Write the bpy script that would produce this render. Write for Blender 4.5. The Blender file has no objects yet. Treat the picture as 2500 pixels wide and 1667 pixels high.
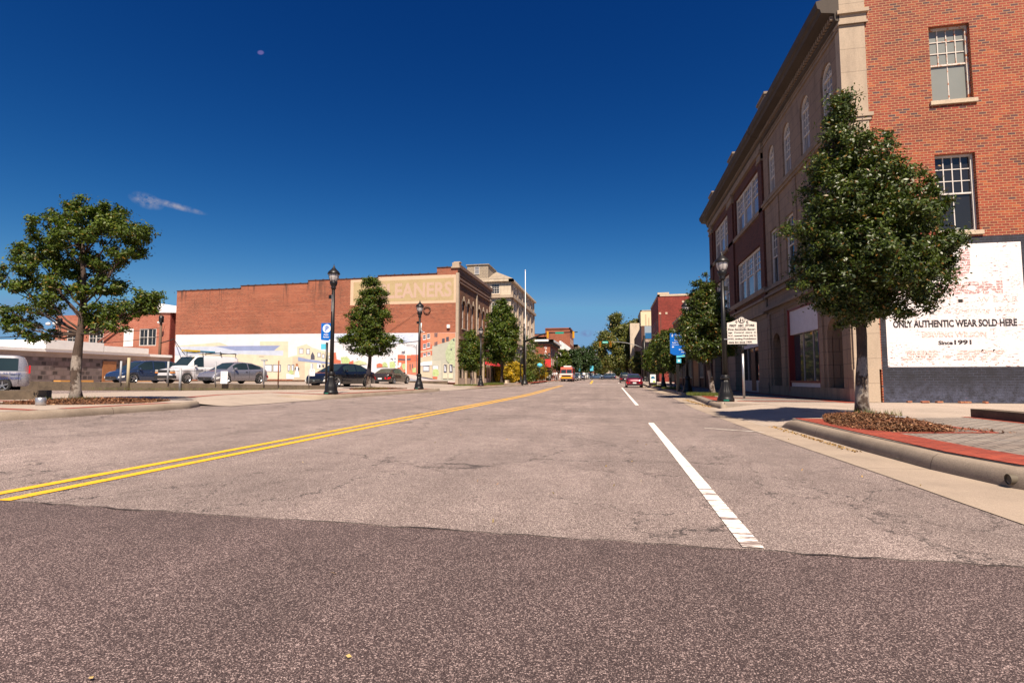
import bpy, bmesh, math, random
import numpy as np
from math import sin, cos, pi, radians, sqrt, atan2, hypot
from mathutils import Vector, Matrix
random.seed(7); RNG=np.random.default_rng(7)
scene=bpy.context.scene
COL=scene.collection
def rise(y): return .008*max(0.,min(y,330)-60)

EXPO=.86
# ------------------------------------------------------------------ materials
class NT:
    def __init__(s,name):
        s.m=bpy.data.materials.new(name); s.m.use_nodes=True; s.t=s.m.node_tree
        s.b=s.t.nodes['Principled BSDF']; s._p=None
    def n(s,typ,ins=None,**kw):
        nd=s.t.nodes.new(typ)
        for k,v in kw.items(): setattr(nd,k,v)
        for k,v in (ins or {}).items(): s.put(nd.inputs[k],v)
        return nd
    def put(s,sock,v):
        if isinstance(v,bpy.types.NodeSocket): s.t.links.new(v,sock)
        elif isinstance(v,(tuple,list)) and len(v)==3 and sock.type=='RGBA': sock.default_value=(*v,1)
        else: sock.default_value=v
    def pos(s,obj=False):
        if obj: return s.n('ShaderNodeTexCoord').outputs['Object']
        return s.n('ShaderNodeNewGeometry').outputs['Position']
    def scale(s,v,sc):
        return s.n('ShaderNodeVectorMath',{0:v,1:tuple(sc)},operation='MULTIPLY').outputs[0]
    def noise(s,v,scale,detail=4,rough=.55):
        return s.n('ShaderNodeTexNoise',{'Vector':v,'Scale':scale,'Detail':detail,'Roughness':rough}).outputs['Fac']
    def math(s,op,a,b=None,c=None):
        d={0:a}
        if b is not None: d[1]=b
        if c is not None: d[2]=c
        return s.n('ShaderNodeMath',d,operation=op).outputs[0]
    def ramp(s,f,stops):
        nd=s.n('ShaderNodeValToRGB',{'Fac':f}); e=nd.color_ramp.elements
        while len(e)<len(stops): e.new(.5)
        for i,(p,c) in enumerate(stops):
            e[i].position=p; e[i].color=(*c,1) if len(c)==3 else c
        return nd.outputs['Color']
    def step(s,f,a,b):
        return s.n('ShaderNodeMapRange',{'Value':f,'From Min':a,'From Max':b}).outputs[0]
    def mix(s,f,a,b,mode='MIX'):
        nd=s.n('ShaderNodeMix',data_type='RGBA',blend_type=mode)
        s.put(nd.inputs[0],f); s.put(nd.inputs[6],a); s.put(nd.inputs[7],b); return nd.outputs[2]
    def bump(s,h,strength=.3,dist=.01):
        s.put(s.b.inputs['Normal'],s.n('ShaderNodeBump',{'Height':h,'Strength':strength,'Distance':dist}).outputs[0])
    def uv(s,vertical=True):
        g=s.n('ShaderNodeNewGeometry'); p=s.n('ShaderNodeSeparateXYZ',{0:g.outputs['Position']}); n=s.n('ShaderNodeSeparateXYZ',{0:g.outputs['True Normal']})
        f=s.math('GREATER_THAN',s.math('ABSOLUTE',n.outputs[0]),.6)
        u=s.n('ShaderNodeMix',{0:f,2:p.outputs[0],3:p.outputs[1]}).outputs[0]
        h=s.math('GREATER_THAN',s.math('ABSOLUTE',n.outputs[2]),.6)
        w=s.n('ShaderNodeMix',{0:h,2:p.outputs[2],3:p.outputs[1]}).outputs[0]
        return s.n('ShaderNodeCombineXYZ',{0:u,1:w,2:0.}).outputs[0],p
    def brand(s,v,rw,rh):
        """a random number for every brick, matching the bond of the brick texture"""
        q=s.n('ShaderNodeSeparateXYZ',{0:v}); row=s.math('FLOOR',s.math('DIVIDE',q.outputs[1],rh))
        odd=s.math('FLOORED_MODULO',row,2.); off=s.math('MULTIPLY',s.math('SUBTRACT',1.,odd),rw*.5)
        c=s.math('FLOOR',s.math('DIVIDE',s.math('ADD',q.outputs[0],off),rw))
        return s.n('ShaderNodeTexWhiteNoise',{'Vector':s.n('ShaderNodeCombineXYZ',{0:c,1:row,2:.37}).outputs[0]},noise_dimensions='3D').outputs['Value']
    def fin(s,color=None,rough=None,metal=None,spec=None,**k):
        if color is not None: s.put(s.b.inputs['Base Color'],color)
        if rough is not None: s.put(s.b.inputs['Roughness'],rough)
        if metal is not None: s.b.inputs['Metallic'].default_value=metal
        if spec is not None: s.b.inputs['Specular IOR Level'].default_value=spec
        for kk,v in k.items(): s.put(s.b.inputs[kk],v)
        return s.m
_mc={}
def plain(name,c,rough=.6,metal=0,var=.12,sc=3.,obj=True,spec=None,coat=0):
    """painted / plain surface with a little unevenness of its own"""
    if name in _mc: return _mc[name]
    N=NT(name); p=N.pos(obj); f=N.noise(p,sc,5,.6); f2=N.noise(p,sc*9,3,.6)
    g=N.math('MULTIPLY_ADD',f,var*2,1-var); g=N.math('MULTIPLY',g,N.math('MULTIPLY_ADD',f2,var,1-var*.5))
    col=N.mix(1.,c,N.n('ShaderNodeCombineColor',{0:g,1:g,2:g}).outputs[0],'MULTIPLY')
    m=N.fin(col,N.math('MULTIPLY_ADD',f2,.15,rough-.07),metal,spec)
    if coat: N.b.inputs['Coat Weight'].default_value=coat; N.b.inputs['Coat Roughness'].default_value=.04
    _mc[name]=m; return m
def brick(name,stops,mortar,rw=.22,rh=.08,ms=.011,stain=0.,streaktop=None,pale=.45,rough=.85,patch=None,bumpd=.006):
    N=NT(name); v,p=N.uv()
    dv=N.n('ShaderNodeVectorMath',{0:v,1:N.n('ShaderNodeVectorMath',{0:N.n('ShaderNodeTexNoise',{'Vector':v,'Scale':2.2,'Detail':3.}).outputs['Color'],1:(.012,.012,0)},operation='MULTIPLY').outputs[0]},operation='ADD').outputs[0]
    b=N.n('ShaderNodeTexBrick',{'Vector':dv,'Color1':(0,0,0),'Color2':(1,1,1),'Mortar':(.5,.5,.5),'Scale':1.,'Mortar Size':ms,'Mortar Smooth':.15,'Bias':0.,'Brick Width':rw,'Row Height':rh})
    col=N.ramp(N.brand(dv,rw,rh),stops)
    big=N.noise(v,.35,4,.6); sm=N.noise(v,14,4,.7)
    col=N.mix(1.,col,N.ramp(sm,[(.25,(.72,.72,.72)),(.75,(1.2,1.2,1.2))]),'MULTIPLY')
    col=N.mix(N.step(big,.45,.7),col,N.mix(1.,col,(.68,.6,.56),'MULTIPLY'))
    mo=N.mix(N.noise(v,9,3),mortar,tuple(q*.6 for q in mortar))
    fac=b.outputs['Fac']
    col=N.mix(fac,col,mo)
    hs=N.noise(N.scale(v,(.25,5,1)),1.,5,.7); col=N.mix(N.math('MULTIPLY',N.step(hs,.5,.7),pale),col,N.mix(1.,col,(1.4,1.7,1.8),'MULTIPLY'))
    col=N.mix(N.math('MULTIPLY',N.step(N.noise(N.scale(v,(.5,1.6,1)),1.,5,.7),.55,.7),.45),col,N.mix(1.,col,(.6,.5,.5),'MULTIPLY'))
    if patch:   # repaired / paler areas
        pn=N.noise(N.scale(v,(.12,.3,1)),1.,2); col=N.mix(N.math('MULTIPLY',N.step(pn,.52,.6),patch[1]),col,patch[0])
    if streaktop is not None:
        z=p.outputs[2]; st=N.noise(N.scale(v,(2.2,.12,1)),1.,4,.7)
        f=N.math('MULTIPLY',N.step(st,.56,.66),N.step(z,streaktop-3.2,streaktop)); col=N.mix(N.math('MULTIPLY',f,.75),col,(.03,.02,.017))
    if stain:
        st=N.noise(N.scale(v,(1.5,.25,1)),1.,5,.65); col=N.mix(N.math('MULTIPLY',N.step(st,.45,.75),stain),col,(.035,.025,.02))
    h=N.math('SUBTRACT',N.math('MULTIPLY',sm,.4),fac); N.bump(h,.6,bumpd)
    return N.fin(col,rough)
def painted_brick(name,paint,chip,under,rw=.22,rh=.08,lines=.5,light=None,mortar=None):
    N=NT(name); v,p=N.uv()
    b=N.n('ShaderNodeTexBrick',{'Vector':v,'Color1':(0,0,0),'Color2':(1,1,1),'Mortar':(.5,.5,.5),'Scale':1.,'Mortar Size':.009,'Mortar Smooth':.3,'Brick Width':rw,'Row Height':rh})
    n1=N.noise(N.scale(v,(7,22,1)),1.,5,.75); n2=N.noise(v,1.1,3,.6)
    f=N.math('MULTIPLY',N.step(n1,chip,chip+.03),N.step(n2,.42,.52))
    base=N.mix(N.noise(v,2.5,5,.7),paint,tuple(q*.86 for q in paint))
    if light:
        z=p.outputs[2]; l=N.math('MULTIPLY',N.step(N.noise(v,3.,6,.75),.5,.75),light[1]); l=N.math('MAXIMUM',l,N.math('MULTIPLY',N.math('MULTIPLY',N.step(N.noise(v,5,5,.8),.38,.7),N.step(z,1.0,.35)),.8))
        base=N.mix(l,base,light[0])
        base=N.mix(N.math('MULTIPLY',b.outputs['Fac'],N.step(N.noise(v,2,4,.7),.4,.6)),base,tuple(q*.45 for q in light[0]))
    col=N.mix(f,base,N.mix(N.noise(v,30,3),under,tuple(q*.35 for q in under)))
    if lines: col=N.mix(N.math('MULTIPLY',b.outputs['Fac'],lines*.3),col,tuple(q*.45 for q in paint))
    N.bump(N.math('SUBTRACT',N.math('MULTIPLY',n1,.3),b.outputs['Fac']),.4,.005)
    return N.fin(col,.7)
def letter_paint(name,c,bg,worn,sc=(9,24,1)):
    """old sign-writer's paint that has flaked off the bricks in places"""
    N=NT(name); v,p=N.uv(); n1=N.noise(N.scale(v,sc),1.,5,.75)
    b=N.n('ShaderNodeTexBrick',{'Vector':v,'Color1':(0,0,0),'Color2':(1,1,1),'Mortar':(.5,.5,.5),'Scale':1.,'Mortar Size':.008,'Brick Width':.22,'Row Height':.08})
    f=N.step(N.math('ADD',n1,N.math('MULTIPLY',b.outputs['Fac'],.12)),worn,worn+.06)
    return N.fin(N.mix(f,c,bg),.75)
def stone(name,c,c2,bw=.9,bh=.45,stain=.5,joint=.012,dark=(.06,.045,.035)):
    N=NT(name); v,p=N.uv()
    b=N.n('ShaderNodeTexBrick',{'Vector':v,'Color1':(0,0,0),'Color2':(1,1,1),'Mortar':(0,0,0),'Scale':1.,'Mortar Size':joint,'Mortar Smooth':.2,'Brick Width':bw,'Row Height':bh})
    n1=N.noise(v,1.6,6,.7); n2=N.noise(v,22,4,.7)
    col=N.mix(N.math('MULTIPLY_ADD',b.outputs['Color'],.35,N.math('MULTIPLY',n1,.5)),c,c2)
    col=N.mix(1.,col,N.ramp(n2,[(.3,(.86,.86,.86)),(.7,(1.1,1.1,1.1))]),'MULTIPLY')
    st=N.noise(N.scale(v,(1.8,.4,1)),1.,6,.72); col=N.mix(N.math('MULTIPLY',N.step(st,.48,.72),stain),col,dark)
    col=N.mix(N.math('MULTIPLY',b.outputs['Fac'],.65),col,dark)
    N.bump(N.math('SUBTRACT',N.math('MULTIPLY',n2,.5),b.outputs['Fac']),.5,.008)
    return N.fin(col,.85)
def concrete(name,c,grain=60,stain=.35,joint=None,dark=(.1,.08,.065)):
    N=NT(name); v=N.pos(); n1=N.noise(v,grain,4,.8); n2=N.noise(v,.9,6,.7); n3=N.noise(v,240,2,.6)
    col=N.mix(1.,c,N.ramp(n1,[(.3,(.74,.72,.7)),(.7,(1.16,1.14,1.12))]),'MULTIPLY')
    col=N.mix(1.,col,N.ramp(n3,[(.35,(.8,.8,.8)),(.65,(1.12,1.12,1.12))]),'MULTIPLY')
    col=N.mix(N.math('MULTIPLY',N.step(n2,.45,.75),stain),col,dark)
    if joint:
        s=N.n('ShaderNodeSeparateXYZ',{0:v}); out=None
        for i,j in ((0,joint[0]),(1,joint[1])):
            fr=N.math('FRACT',N.math('DIVIDE',s.outputs[i],j)); k=N.math('LESS_THAN',fr,.012/j*1.4); out=k if out is None else N.math('MAXIMUM',out,k)
        col=N.mix(N.math('MULTIPLY',out,.75),col,dark)
    N.bump(n1,.4,.004)
    return N.fin(col,.9)
def asphalt(name,stone_a,stone_b,binder,sc=70,thr=.5,bumps=.6,cracks=.7,macro=.25):
    N=NT(name); v=N.pos()
    dv=N.n('ShaderNodeVectorMath',{0:v,1:N.scale(N.n('ShaderNodeTexNoise',{'Vector':v,'Scale':45.,'Detail':2.}).outputs['Color'],(.012,.012,0))},operation='ADD').outputs[0]
    vo=N.n('ShaderNodeTexVoronoi',{'Vector':dv,'Scale':float(sc)}); vo2=N.n('ShaderNodeTexVoronoi',{'Vector':v,'Scale':sc*2.4})
    r=N.n('ShaderNodeSeparateColor',{0:vo.outputs['Color']}); r2=N.n('ShaderNodeSeparateColor',{0:vo2.outputs['Color']})
    stc=N.mix(r.outputs[1],stone_a,stone_b)
    isst=N.math('MULTIPLY',N.step(r.outputs[0],thr-.08,thr+.08),N.step(vo.outputs['Distance'],.62,.35))
    fine=N.math('MULTIPLY',N.step(r2.outputs[0],.55,.7),N.step(vo2.outputs['Distance'],.6,.3))
    col=N.mix(N.math('MULTIPLY',fine,.75),binder,N.mix(r2.outputs[1],stone_b,stone_a))
    col=N.mix(isst,col,stc)
    big=N.noise(v,.35,5,.65); med=N.noise(v,3.,5,.7)
    col=N.mix(1.,col,N.ramp(big,[(.3,(1-macro,1-macro,1-macro)),(.7,(1+macro*.6,)*3)]),'MULTIPLY')
    col=N.mix(1.,col,N.ramp(med,[(.3,(.84,.82,.82)),(.7,(1.12,1.12,1.12))]),'MULTIPLY')
    trk=N.noise(N.scale(v,(1.1,.045,1)),1.,3,.6); col=N.mix(1.,col,N.ramp(trk,[(.35,(.86,.855,.85)),(.65,(1.07,1.07,1.07))]),'MULTIPLY')
    blot=N.noise(N.scale(v,(1.,.55,1)),.9,5,.75); col=N.mix(N.math('MULTIPLY',N.step(blot,.62,.74),.45),col,tuple(q*1.1 for q in binder))
    if cracks:
        cv=N.n('ShaderNodeVectorMath',{0:v,1:N.scale(N.n('ShaderNodeTexNoise',{'Vector':v,'Scale':1.1,'Detail':6.,'Roughness':.7}).outputs['Color'],(1.3,1.3,0))},operation='ADD').outputs[0]
        for s,w,t in ((.42,.006,.44),(1.0,.009,.5),(2.3,.016,.57)):
            e=N.n('ShaderNodeTexVoronoi',{'Vector':N.scale(cv,(1.,.6,1)),'Scale':s},feature='DISTANCE_TO_EDGE').outputs['Distance']
            f=N.math('MULTIPLY',N.step(e,w,w*.3),N.step(N.noise(v,.22,2),t-.06,t+.04)); f=N.math('MULTIPLY',f,N.step(N.noise(v,5,4,.7),.36,.52))
            col=N.mix(N.math('MULTIPLY',f,cracks),col,(.02,.015,.015))
    h=N.math('ADD',N.math('MULTIPLY',isst,.6),N.math('MULTIPLY',fine,.3)); N.bump(h,bumps,.004)
    return N.fin(col,.9)
def marking(name,c,under,wear=.62,streak=(2.5,16,1)):
    N=NT(name); v=N.pos(); n=N.noise(N.scale(v,streak),1.,6,.75); n2=N.noise(v,.8,2); s=N.n('ShaderNodeSeparateXYZ',{0:v})
    near=N.step(s.outputs[1],8.,2.5)
    f=N.step(N.math('ADD',n,N.math('MULTIPLY',near,.1)),wear,wear+.035)
    grit=N.noise(v,120,3,.7)
    col=N.mix(1.,N.mix(f,c,under),N.ramp(grit,[(.3,(.8,.8,.8)),(.7,(1.1,1.1,1.1))]),'MULTIPLY')
    N.bump(grit,.3,.003); return N.fin(col,.75)
def glass(name,c=(.012,.014,.018),rough=.04,dust=0.,dustc=(.2,.21,.2)):
    if name in _mc: return _mc[name]
    N=NT(name); v=N.pos(True)
    col=N.mix(N.math('MULTIPLY_ADD',N.noise(v,1.3,4,.6),dust*.6,dust*.6),c,dustc) if dust else N.mix(N.noise(v,.8,2),c,tuple(q*2.2 for q in c))
    N.bump(N.noise(v,1.2,2),.05,.02)
    m=N.fin(col,rough,0,.6); _mc[name]=m; return m
def leafmat(name,c,c2,c3=None,rough=.35,trans=.25,sp=.4):
    N=NT(name); g=N.n('ShaderNodeNewGeometry'); rnd=g.outputs['Random Per Island']
    stops=[(0.,c),(.55,c2)]
    if c3: stops+=[(.93,c2),(.97,c3)]
    nn=N.noise(N.pos(True),1.2,2)
    col=N.mix(1.,N.ramp(rnd,stops),N.ramp(nn,[(.35,(.75,.8,.7)),(.65,(1.2,1.15,1.1))]),'MULTIPLY')
    m=N.fin(col,rough,0,sp)
    tr=N.n('ShaderNodeBsdfTranslucent',{'Color':N.mix(1.,col,(1.6,1.8,.7),'MULTIPLY')})
    mx=N.n('ShaderNodeMixShader',{0:trans,1:N.b.outputs[0],2:tr.outputs[0]})
    N.t.links.new(mx.outputs[0],N.t.nodes['Material Output'].inputs[0])
    return m
def barkmat(name,c,c2,pale=None,sc=(9,9,3)):
    N=NT(name); v=N.pos(True); n=N.noise(N.scale(v,sc),1.,6,.75); n2=N.noise(N.scale(v,(2.5,2.5,2)),1.,5,.7)
    col=N.mix(N.step(n,.35,.65),c,c2)
    if pale: 
        z=N.n('ShaderNodeSeparateXYZ',{0:v}).outputs[2]
        f=N.math('MULTIPLY',N.step(N.math('ADD',n2,N.math('MULTIPLY',N.step(z,1.25,1.05),.16)),.60,.66),.8)
        col=N.mix(f,col,N.mix(N.noise(N.scale(v,(14,14,40)),1.,4,.8),pale,tuple(q*.45 for q in pale)))
    N.bump(n,.8,.03); return N.fin(col,.9)

# ------------------------------------------------------------------ objects
def link(o,parent=None):
    COL.objects.link(o)
    if parent is not None: o.parent=parent
    return o
def thing(name,label,cat,loc=(0,0,0),group=None,rz=0.):
    o=bpy.data.objects.new(name,None); o.location=loc; o.rotation_euler=(0,0,rz); o.empty_display_size=.2
    o['label']=label; o['category']=cat
    if group: o['group']=group
    return link(o)
def tag(o,label,cat,group=None,kind=None):
    o['label']=label; o['category']=cat
    if group: o['group']=group
    if kind: o['kind']=kind
    return o
def copy_tree(o,loc=None,rz=None,label=None,parent=None):
    c=o.copy(); COL.objects.link(c)
    if parent is not None: c.parent=parent
    if loc is not None: c.location=loc
    if rz is not None: c.rotation_euler=(0,0,rz)
    if label: c['label']=label
    for ch in [q for q in o.children]: copy_tree(ch,parent=c)
    return c
def mapper(axis,C):
    if axis=='S': return lambda u,z,d=0.:(u,C-d,z)
    if axis=='N': return lambda u,z,d=0.:(u,C+d,z)
    if axis=='W': return lambda u,z,d=0.:(C-d,u,z)
    if axis=='E': return lambda u,z,d=0.:(C+d,u,z)
class MB:
    def __init__(s): s.v=[]; s.f=[]; s.mi=[]; s.m=0; s.sm=False; s.sf=[]
    def mat(s,i): s.m=i; return s
    def face(s,idx): s.f.append(idx); s.mi.append(s.m); s.sf.append(s.sm)
    def poly(s,pts):
        b=len(s.v); s.v+= [tuple(p) for p in pts]; s.face(list(range(b,b+len(pts)))); return s
    def box(s,x0,x1,y0,y1,z0,z1):
        b=len(s.v); s.v+=[(x,y,z) for z in (z0,z1) for y in (y0,y1) for x in (x0,x1)]
        for q in ((0,2,3,1),(4,5,7,6),(0,1,5,4),(2,6,7,3),(0,4,6,2),(1,3,7,5)): s.face([b+i for i in q])
        return s
    def mbox(s,P,u0,u1,z0,z1,d0,d1):
        a=P(u0,z0,d0); b=P(u1,z1,d1)
        return s.box(min(a[0],b[0]),max(a[0],b[0]),min(a[1],b[1]),max(a[1],b[1]),min(a[2],b[2]),max(a[2],b[2]))
    def prism(s,pts,vec):
        """closed outline extruded along vec"""
        b=len(s.v); n=len(pts); s.v+=[tuple(p) for p in pts]+[tuple(p[i]+vec[i] for i in range(3)) for p in pts]
        s.face([b+i for i in range(n)][::-1]); s.face([b+n+i for i in range(n)])
        for i in range(n): j=(i+1)%n; s.face([b+i,b+j,b+n+j,b+n+i])
        return s
    def lathe(s,prof,c=(0,0),seg=16,mod=None,cap=True):
        b=len(s.v); sm=s.sm; s.sm=True
        for r,z in prof:
            for k in range(seg):
                a=2*pi*k/seg; rr=r*(mod(a,z) if mod else 1); s.v.append((c[0]+rr*cos(a),c[1]+rr*sin(a),z))
        for i in range(len(prof)-1):
            for k in range(seg):
                j=(k+1)%seg; s.face([b+i*seg+k,b+i*seg+j,b+(i+1)*seg+j,b+(i+1)*seg+k])
        s.sm=False
        if cap: s.face([b+k for k in range(seg)][::-1]); s.face([b+(len(prof)-1)*seg+k for k in range(seg)])
        s.sm=sm; return s
    def tube(s,pts,rad,seg=6,cap=True):
        b=len(s.v); n=len(pts); pts=[Vector(p) for p in pts]; up=Vector((0,0,1)); sm=s.sm; s.sm=True
        rad=rad if isinstance(rad,(list,tuple)) else [rad]*n
        pa=None
        for i,p in enumerate(pts):
            t=(pts[min(i+1,n-1)]-pts[max(i-1,0)]).normalized()
            if pa is None:
                a=t.cross(up if abs(t.z)<.9 else Vector((1,0,0))).normalized()
            else: a=(pa-t*pa.dot(t)).normalized()
            pa=a; c=t.cross(a)
            for k in range(seg):
                th=2*pi*k/seg; q=p+(a*cos(th)+c*sin(th))*rad[i]; s.v.append(tuple(q))
        for i in range(n-1):
            for k in range(seg):
                j=(k+1)%seg; s.face([b+i*seg+k,b+i*seg+j,b+(i+1)*seg+j,b+(i+1)*seg+k])
        s.sm=False
        if cap: s.face([b+k for k in range(seg)][::-1]); s.face([b+(n-1)*seg+k for k in range(seg)])
        s.sm=sm; return s
    def grid(s,rows,closed=False):
        b=len(s.v); n=len(rows); m=len(rows[0])
        for r in rows: s.v+=[tuple(p) for p in r]
        for i in range(n-1):
            for k in range(m if closed else m-1):
                j=(k+1)%m; s.face([b+i*m+k,b+i*m+j,b+(i+1)*m+j,b+(i+1)*m+k])
        return s
    def split(s,name,mat,parent,origin):
        """one object for each separate piece: boxes that touch in plan stay together"""
        bx=[s.v[i:i+8] for i in range(0,len(s.v),8)]; R_=[[min(p[0] for p in b)-.02,max(p[0] for p in b)+.02,min(p[1] for p in b)-.02,max(p[1] for p in b)+.02,[b]] for b in bx]; out=[]
        for r in R_:
            for q in out:
                if r[0]<q[1] and r[1]>q[0] and r[2]<q[3] and r[3]>q[2]:
                    q[0]=min(q[0],r[0]);q[1]=max(q[1],r[1]);q[2]=min(q[2],r[2]);q[3]=max(q[3],r[3]);q[4]+=r[4]; break
            else: out.append(r)
        for q in out:
            m=MB()
            for b in q[4]:
                k=len(m.v); m.v+=b
                for f in ((0,2,3,1),(4,5,7,6),(0,1,5,4),(2,6,7,3),(0,4,6,2),(1,3,7,5)): m.face([k+i for i in f])
            m.build(name,mat,parent,origin)
    def build(s,name,mats,parent=None,origin=None,fix=False,bevel=0):
        me=bpy.data.meshes.new(name)
        o3=origin if origin is not None else (0,0,0)
        vv=[(x-o3[0],y-o3[1],z-o3[2]) for x,y,z in s.v] if origin is not None else s.v
        me.from_pydata(vv,[],s.f)
        if not isinstance(mats,(list,tuple)): mats=[mats]
        for m in mats: me.materials.append(m)
        me.polygons.foreach_set('material_index',s.mi); me.polygons.foreach_set('use_smooth',s.sf)
        me.update()
        if fix or bevel:
            bm=bmesh.new(); bm.from_mesh(me)
            if fix: bmesh.ops.recalc_face_normals(bm,faces=bm.faces)
            if bevel: bmesh.ops.bevel(bm,geom=list(bm.edges),offset=bevel,segments=1,affect='EDGES',clamp_overlap=True)
            bm.to_mesh(me); bm.free()
        o=bpy.data.objects.new(name,me)
        if parent is None and origin is not None: o.location=origin
        return link(o,parent)
def text_mb(txt,P,u0,z0,width,height,d=.004,thick=.0,flip=False,shear=0.,bold=0.):
    """letters as flat shapes on a wall or board, fitted to a width and height"""
    cu=bpy.data.curves.new('t','FONT'); cu.body=txt; cu.offset=bold; cu.shear=shear; cu.fill_mode='FRONT' if thick==0 else 'BOTH'; cu.resolution_u=3
    ob=bpy.data.objects.new('t',cu); COL.objects.link(ob); dg=bpy.context.evaluated_depsgraph_get(); dg.update()
    me=bpy.data.meshes.new_from_object(ob.evaluated_get(dg)); bpy.data.objects.remove(ob)
    xs=[v.co.x for v in me.vertices]; ys=[v.co.y for v in me.vertices]; x0,x1,y0,y1=min(xs),max(xs),min(ys),max(ys)
    mb=MB()
    for v in me.vertices:
        u=(v.co.x-x0)/(x1-x0)*width; w=(v.co.y-y0)/(y1-y0)*height
        mb.v.append(P(u0+(-u if flip else u),z0+w,d))
    for p in me.polygons: mb.face(list(p.vertices))
    bpy.data.meshes.remove(me); return mb
def merge(*mbs):
    r=MB()
    for m in mbs:
        b=len(r.v); r.v+=m.v; r.f+=[[i+b for i in f] for f in m.f]; r.mi+=m.mi; r.sf+=m.sf
    return r
def arc(u0,u1,zs,rz=None,n=10):
    r=(u1-u0)/2; c=(u0+u1)/2; rz=rz or r
    return [(c-r*cos(pi*i/n),zs+rz*sin(pi*i/n)) for i in range(n+1)]
def wall(mb,P,U0,U1,Z0,Z1,holes,depth=.2):
    """front of a wall with real openings; holes: (u0,u1,z0,z1,arch?)"""
    us=sorted({U0,U1,*[h[0] for h in holes],*[h[1] for h in holes]}); zs=sorted({Z0,Z1,*[h[2] for h in holes],*[h[3] for h in holes]})
    for i in range(len(us)-1):
        for j in range(len(zs)-1):
            cu=(us[i]+us[i+1])/2; cz=(zs[j]+zs[j+1])/2
            if any(h[0]<cu<h[1] and h[2]<cz<h[3] for h in holes): continue
            mb.poly([P(us[i],zs[j]),P(us[i+1],zs[j]),P(us[i+1],zs[j+1]),P(us[i],zs[j+1])])
    for h in holes:
        u0,u1,z0,z1=h[:4]; d=-depth
        if len(h)>4 and h[4]:
            zsp=z1-(u1-u0)/2; A=arc(u0,u1,zsp); half=len(A)//2
            mb.poly([P(u0,z1)]+[P(*a) for a in A[:half+1]][::-1]); mb.poly([P(u1,z1)]+[P(*a) for a in A[half:]])
            for a,b in zip(A,A[1:]): mb.poly([P(*a),P(*b),P(*b,d),P(*a,d)])
            top=zsp
        else:
            top=z1; mb.poly([P(u0,z1),P(u1,z1),P(u1,z1,d),P(u0,z1,d)])
        mb.poly([P(u0,z0),P(u1,z0),P(u1,z0,d),P(u0,z0,d)])
        mb.poly([P(u0,z0),P(u0,top),P(u0,top,d),P(u0,z0,d)]); mb.poly([P(u1,z0),P(u1,top),P(u1,top,d),P(u1,z0,d)])
    return mb
def window(root,org,P,u0,u1,z0,z1,fm,gm,depth=.12,up=(4,3),lo=(2,1),split=.5,fw=.06,mw=.025,sill=None,arch=False,name='window',mull=0):
    """a sash window: frame with glazing bars (the part), its pane and sill (sub-parts)"""
    f=MB(); D=-depth; t=.05
    ztop=z1-(u1-u0)/2 if arch else z1
    f.mbox(P,u0,u0+fw,z0,ztop,D,D+t+.02); f.mbox(P,u1-fw,u1,z0,ztop,D,D+t+.02); f.mbox(P,u0+fw,u1-fw,z0,z0+fw,D,D+t+.01)
    if not arch: f.mbox(P,u0+fw,u1-fw,z1-fw,z1,D,D+t+.01)
    a,b=u0+fw,u1-fw; lo0=z0+fw; hi=ztop if arch else z1-fw; zm=lo0+(hi-lo0)*split
    units=[(a,b)]
    if mull:
        w=(b-a)/mull; units=[(a+i*w,a+(i+1)*w) for i in range(mull)]
        for i in range(1,mull): f.mbox(P,a+i*w-.07,a+i*w+.07,lo0,hi,D,D+t+.035)
    for (p,q) in units:
        if mull: p+=.07 if p>a+.01 else 0; q-=.07 if q<b-.01 else 0
        f.mbox(P,p,q,zm-.025,zm+.025,D,D+t)
        for (za,zb),(nc,nr),dd in (((zm+.025,hi),up,0),((lo0,zm-.025),lo,-.015)):
            for i in range(1,nc): u=p+(q-p)*i/nc; f.mbox(P,u-mw/2,u+mw/2,za,zb,D,D+.03+dd)
            for i in range(1,nr): z=za+(zb-za)*i/nr; f.mbox(P,p,q,z-mw/2,z+mw/2,D,D+.027+dd)
    if arch:
        A=arc(u0,u1,ztop); B=arc(u0+fw,u1-fw,ztop)
        for (a1,a2,b1,b2) in zip(A,A[1:],B,B[1:]): f.prism([P(*a1,D),P(*a2,D),P(*b2,D),P(*b1,D)],tuple(np.array(P(0,0,t+.02))-np.array(P(0,0,0))))
        f.mbox(P,u0+fw,u1-fw,ztop-.03,ztop+.03,D,D+t+.015)
        c=(u0+u1)/2; r=(u1-u0)/2-fw
        for k in (1,2,3):
            th=pi*k/4; f.tube([P(c,ztop,D+.015),P(c+r*cos(th),ztop+r*sin(th),D+.015)],.014,4)
        C=arc(c-r*.5,c+r*.5,ztop)
        f.tube([P(*q,D+.015) for q in C],.013,4)
    w=f.build(name,fm,root,org)
    g=MB()
    if arch: g.poly([P(u0,z0,D+.004),P(u1,z0,D+.004)]+[P(*q,D+.004) for q in arc(u0,u1,ztop)][::-1])
    else: g.poly([P(u0,z0,D+.004),P(u1,z0,D+.004),P(u1,z1,D+.004),P(u0,z1,D+.004)])
    g.build('pane',gm,w,org)
    if sill: s=MB(); s.mbox(P,u0-.08,u1+.08,z0-.13,z0-.002,-depth-.02,.07); s.build('sill',sill,w,org)
    return w
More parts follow.
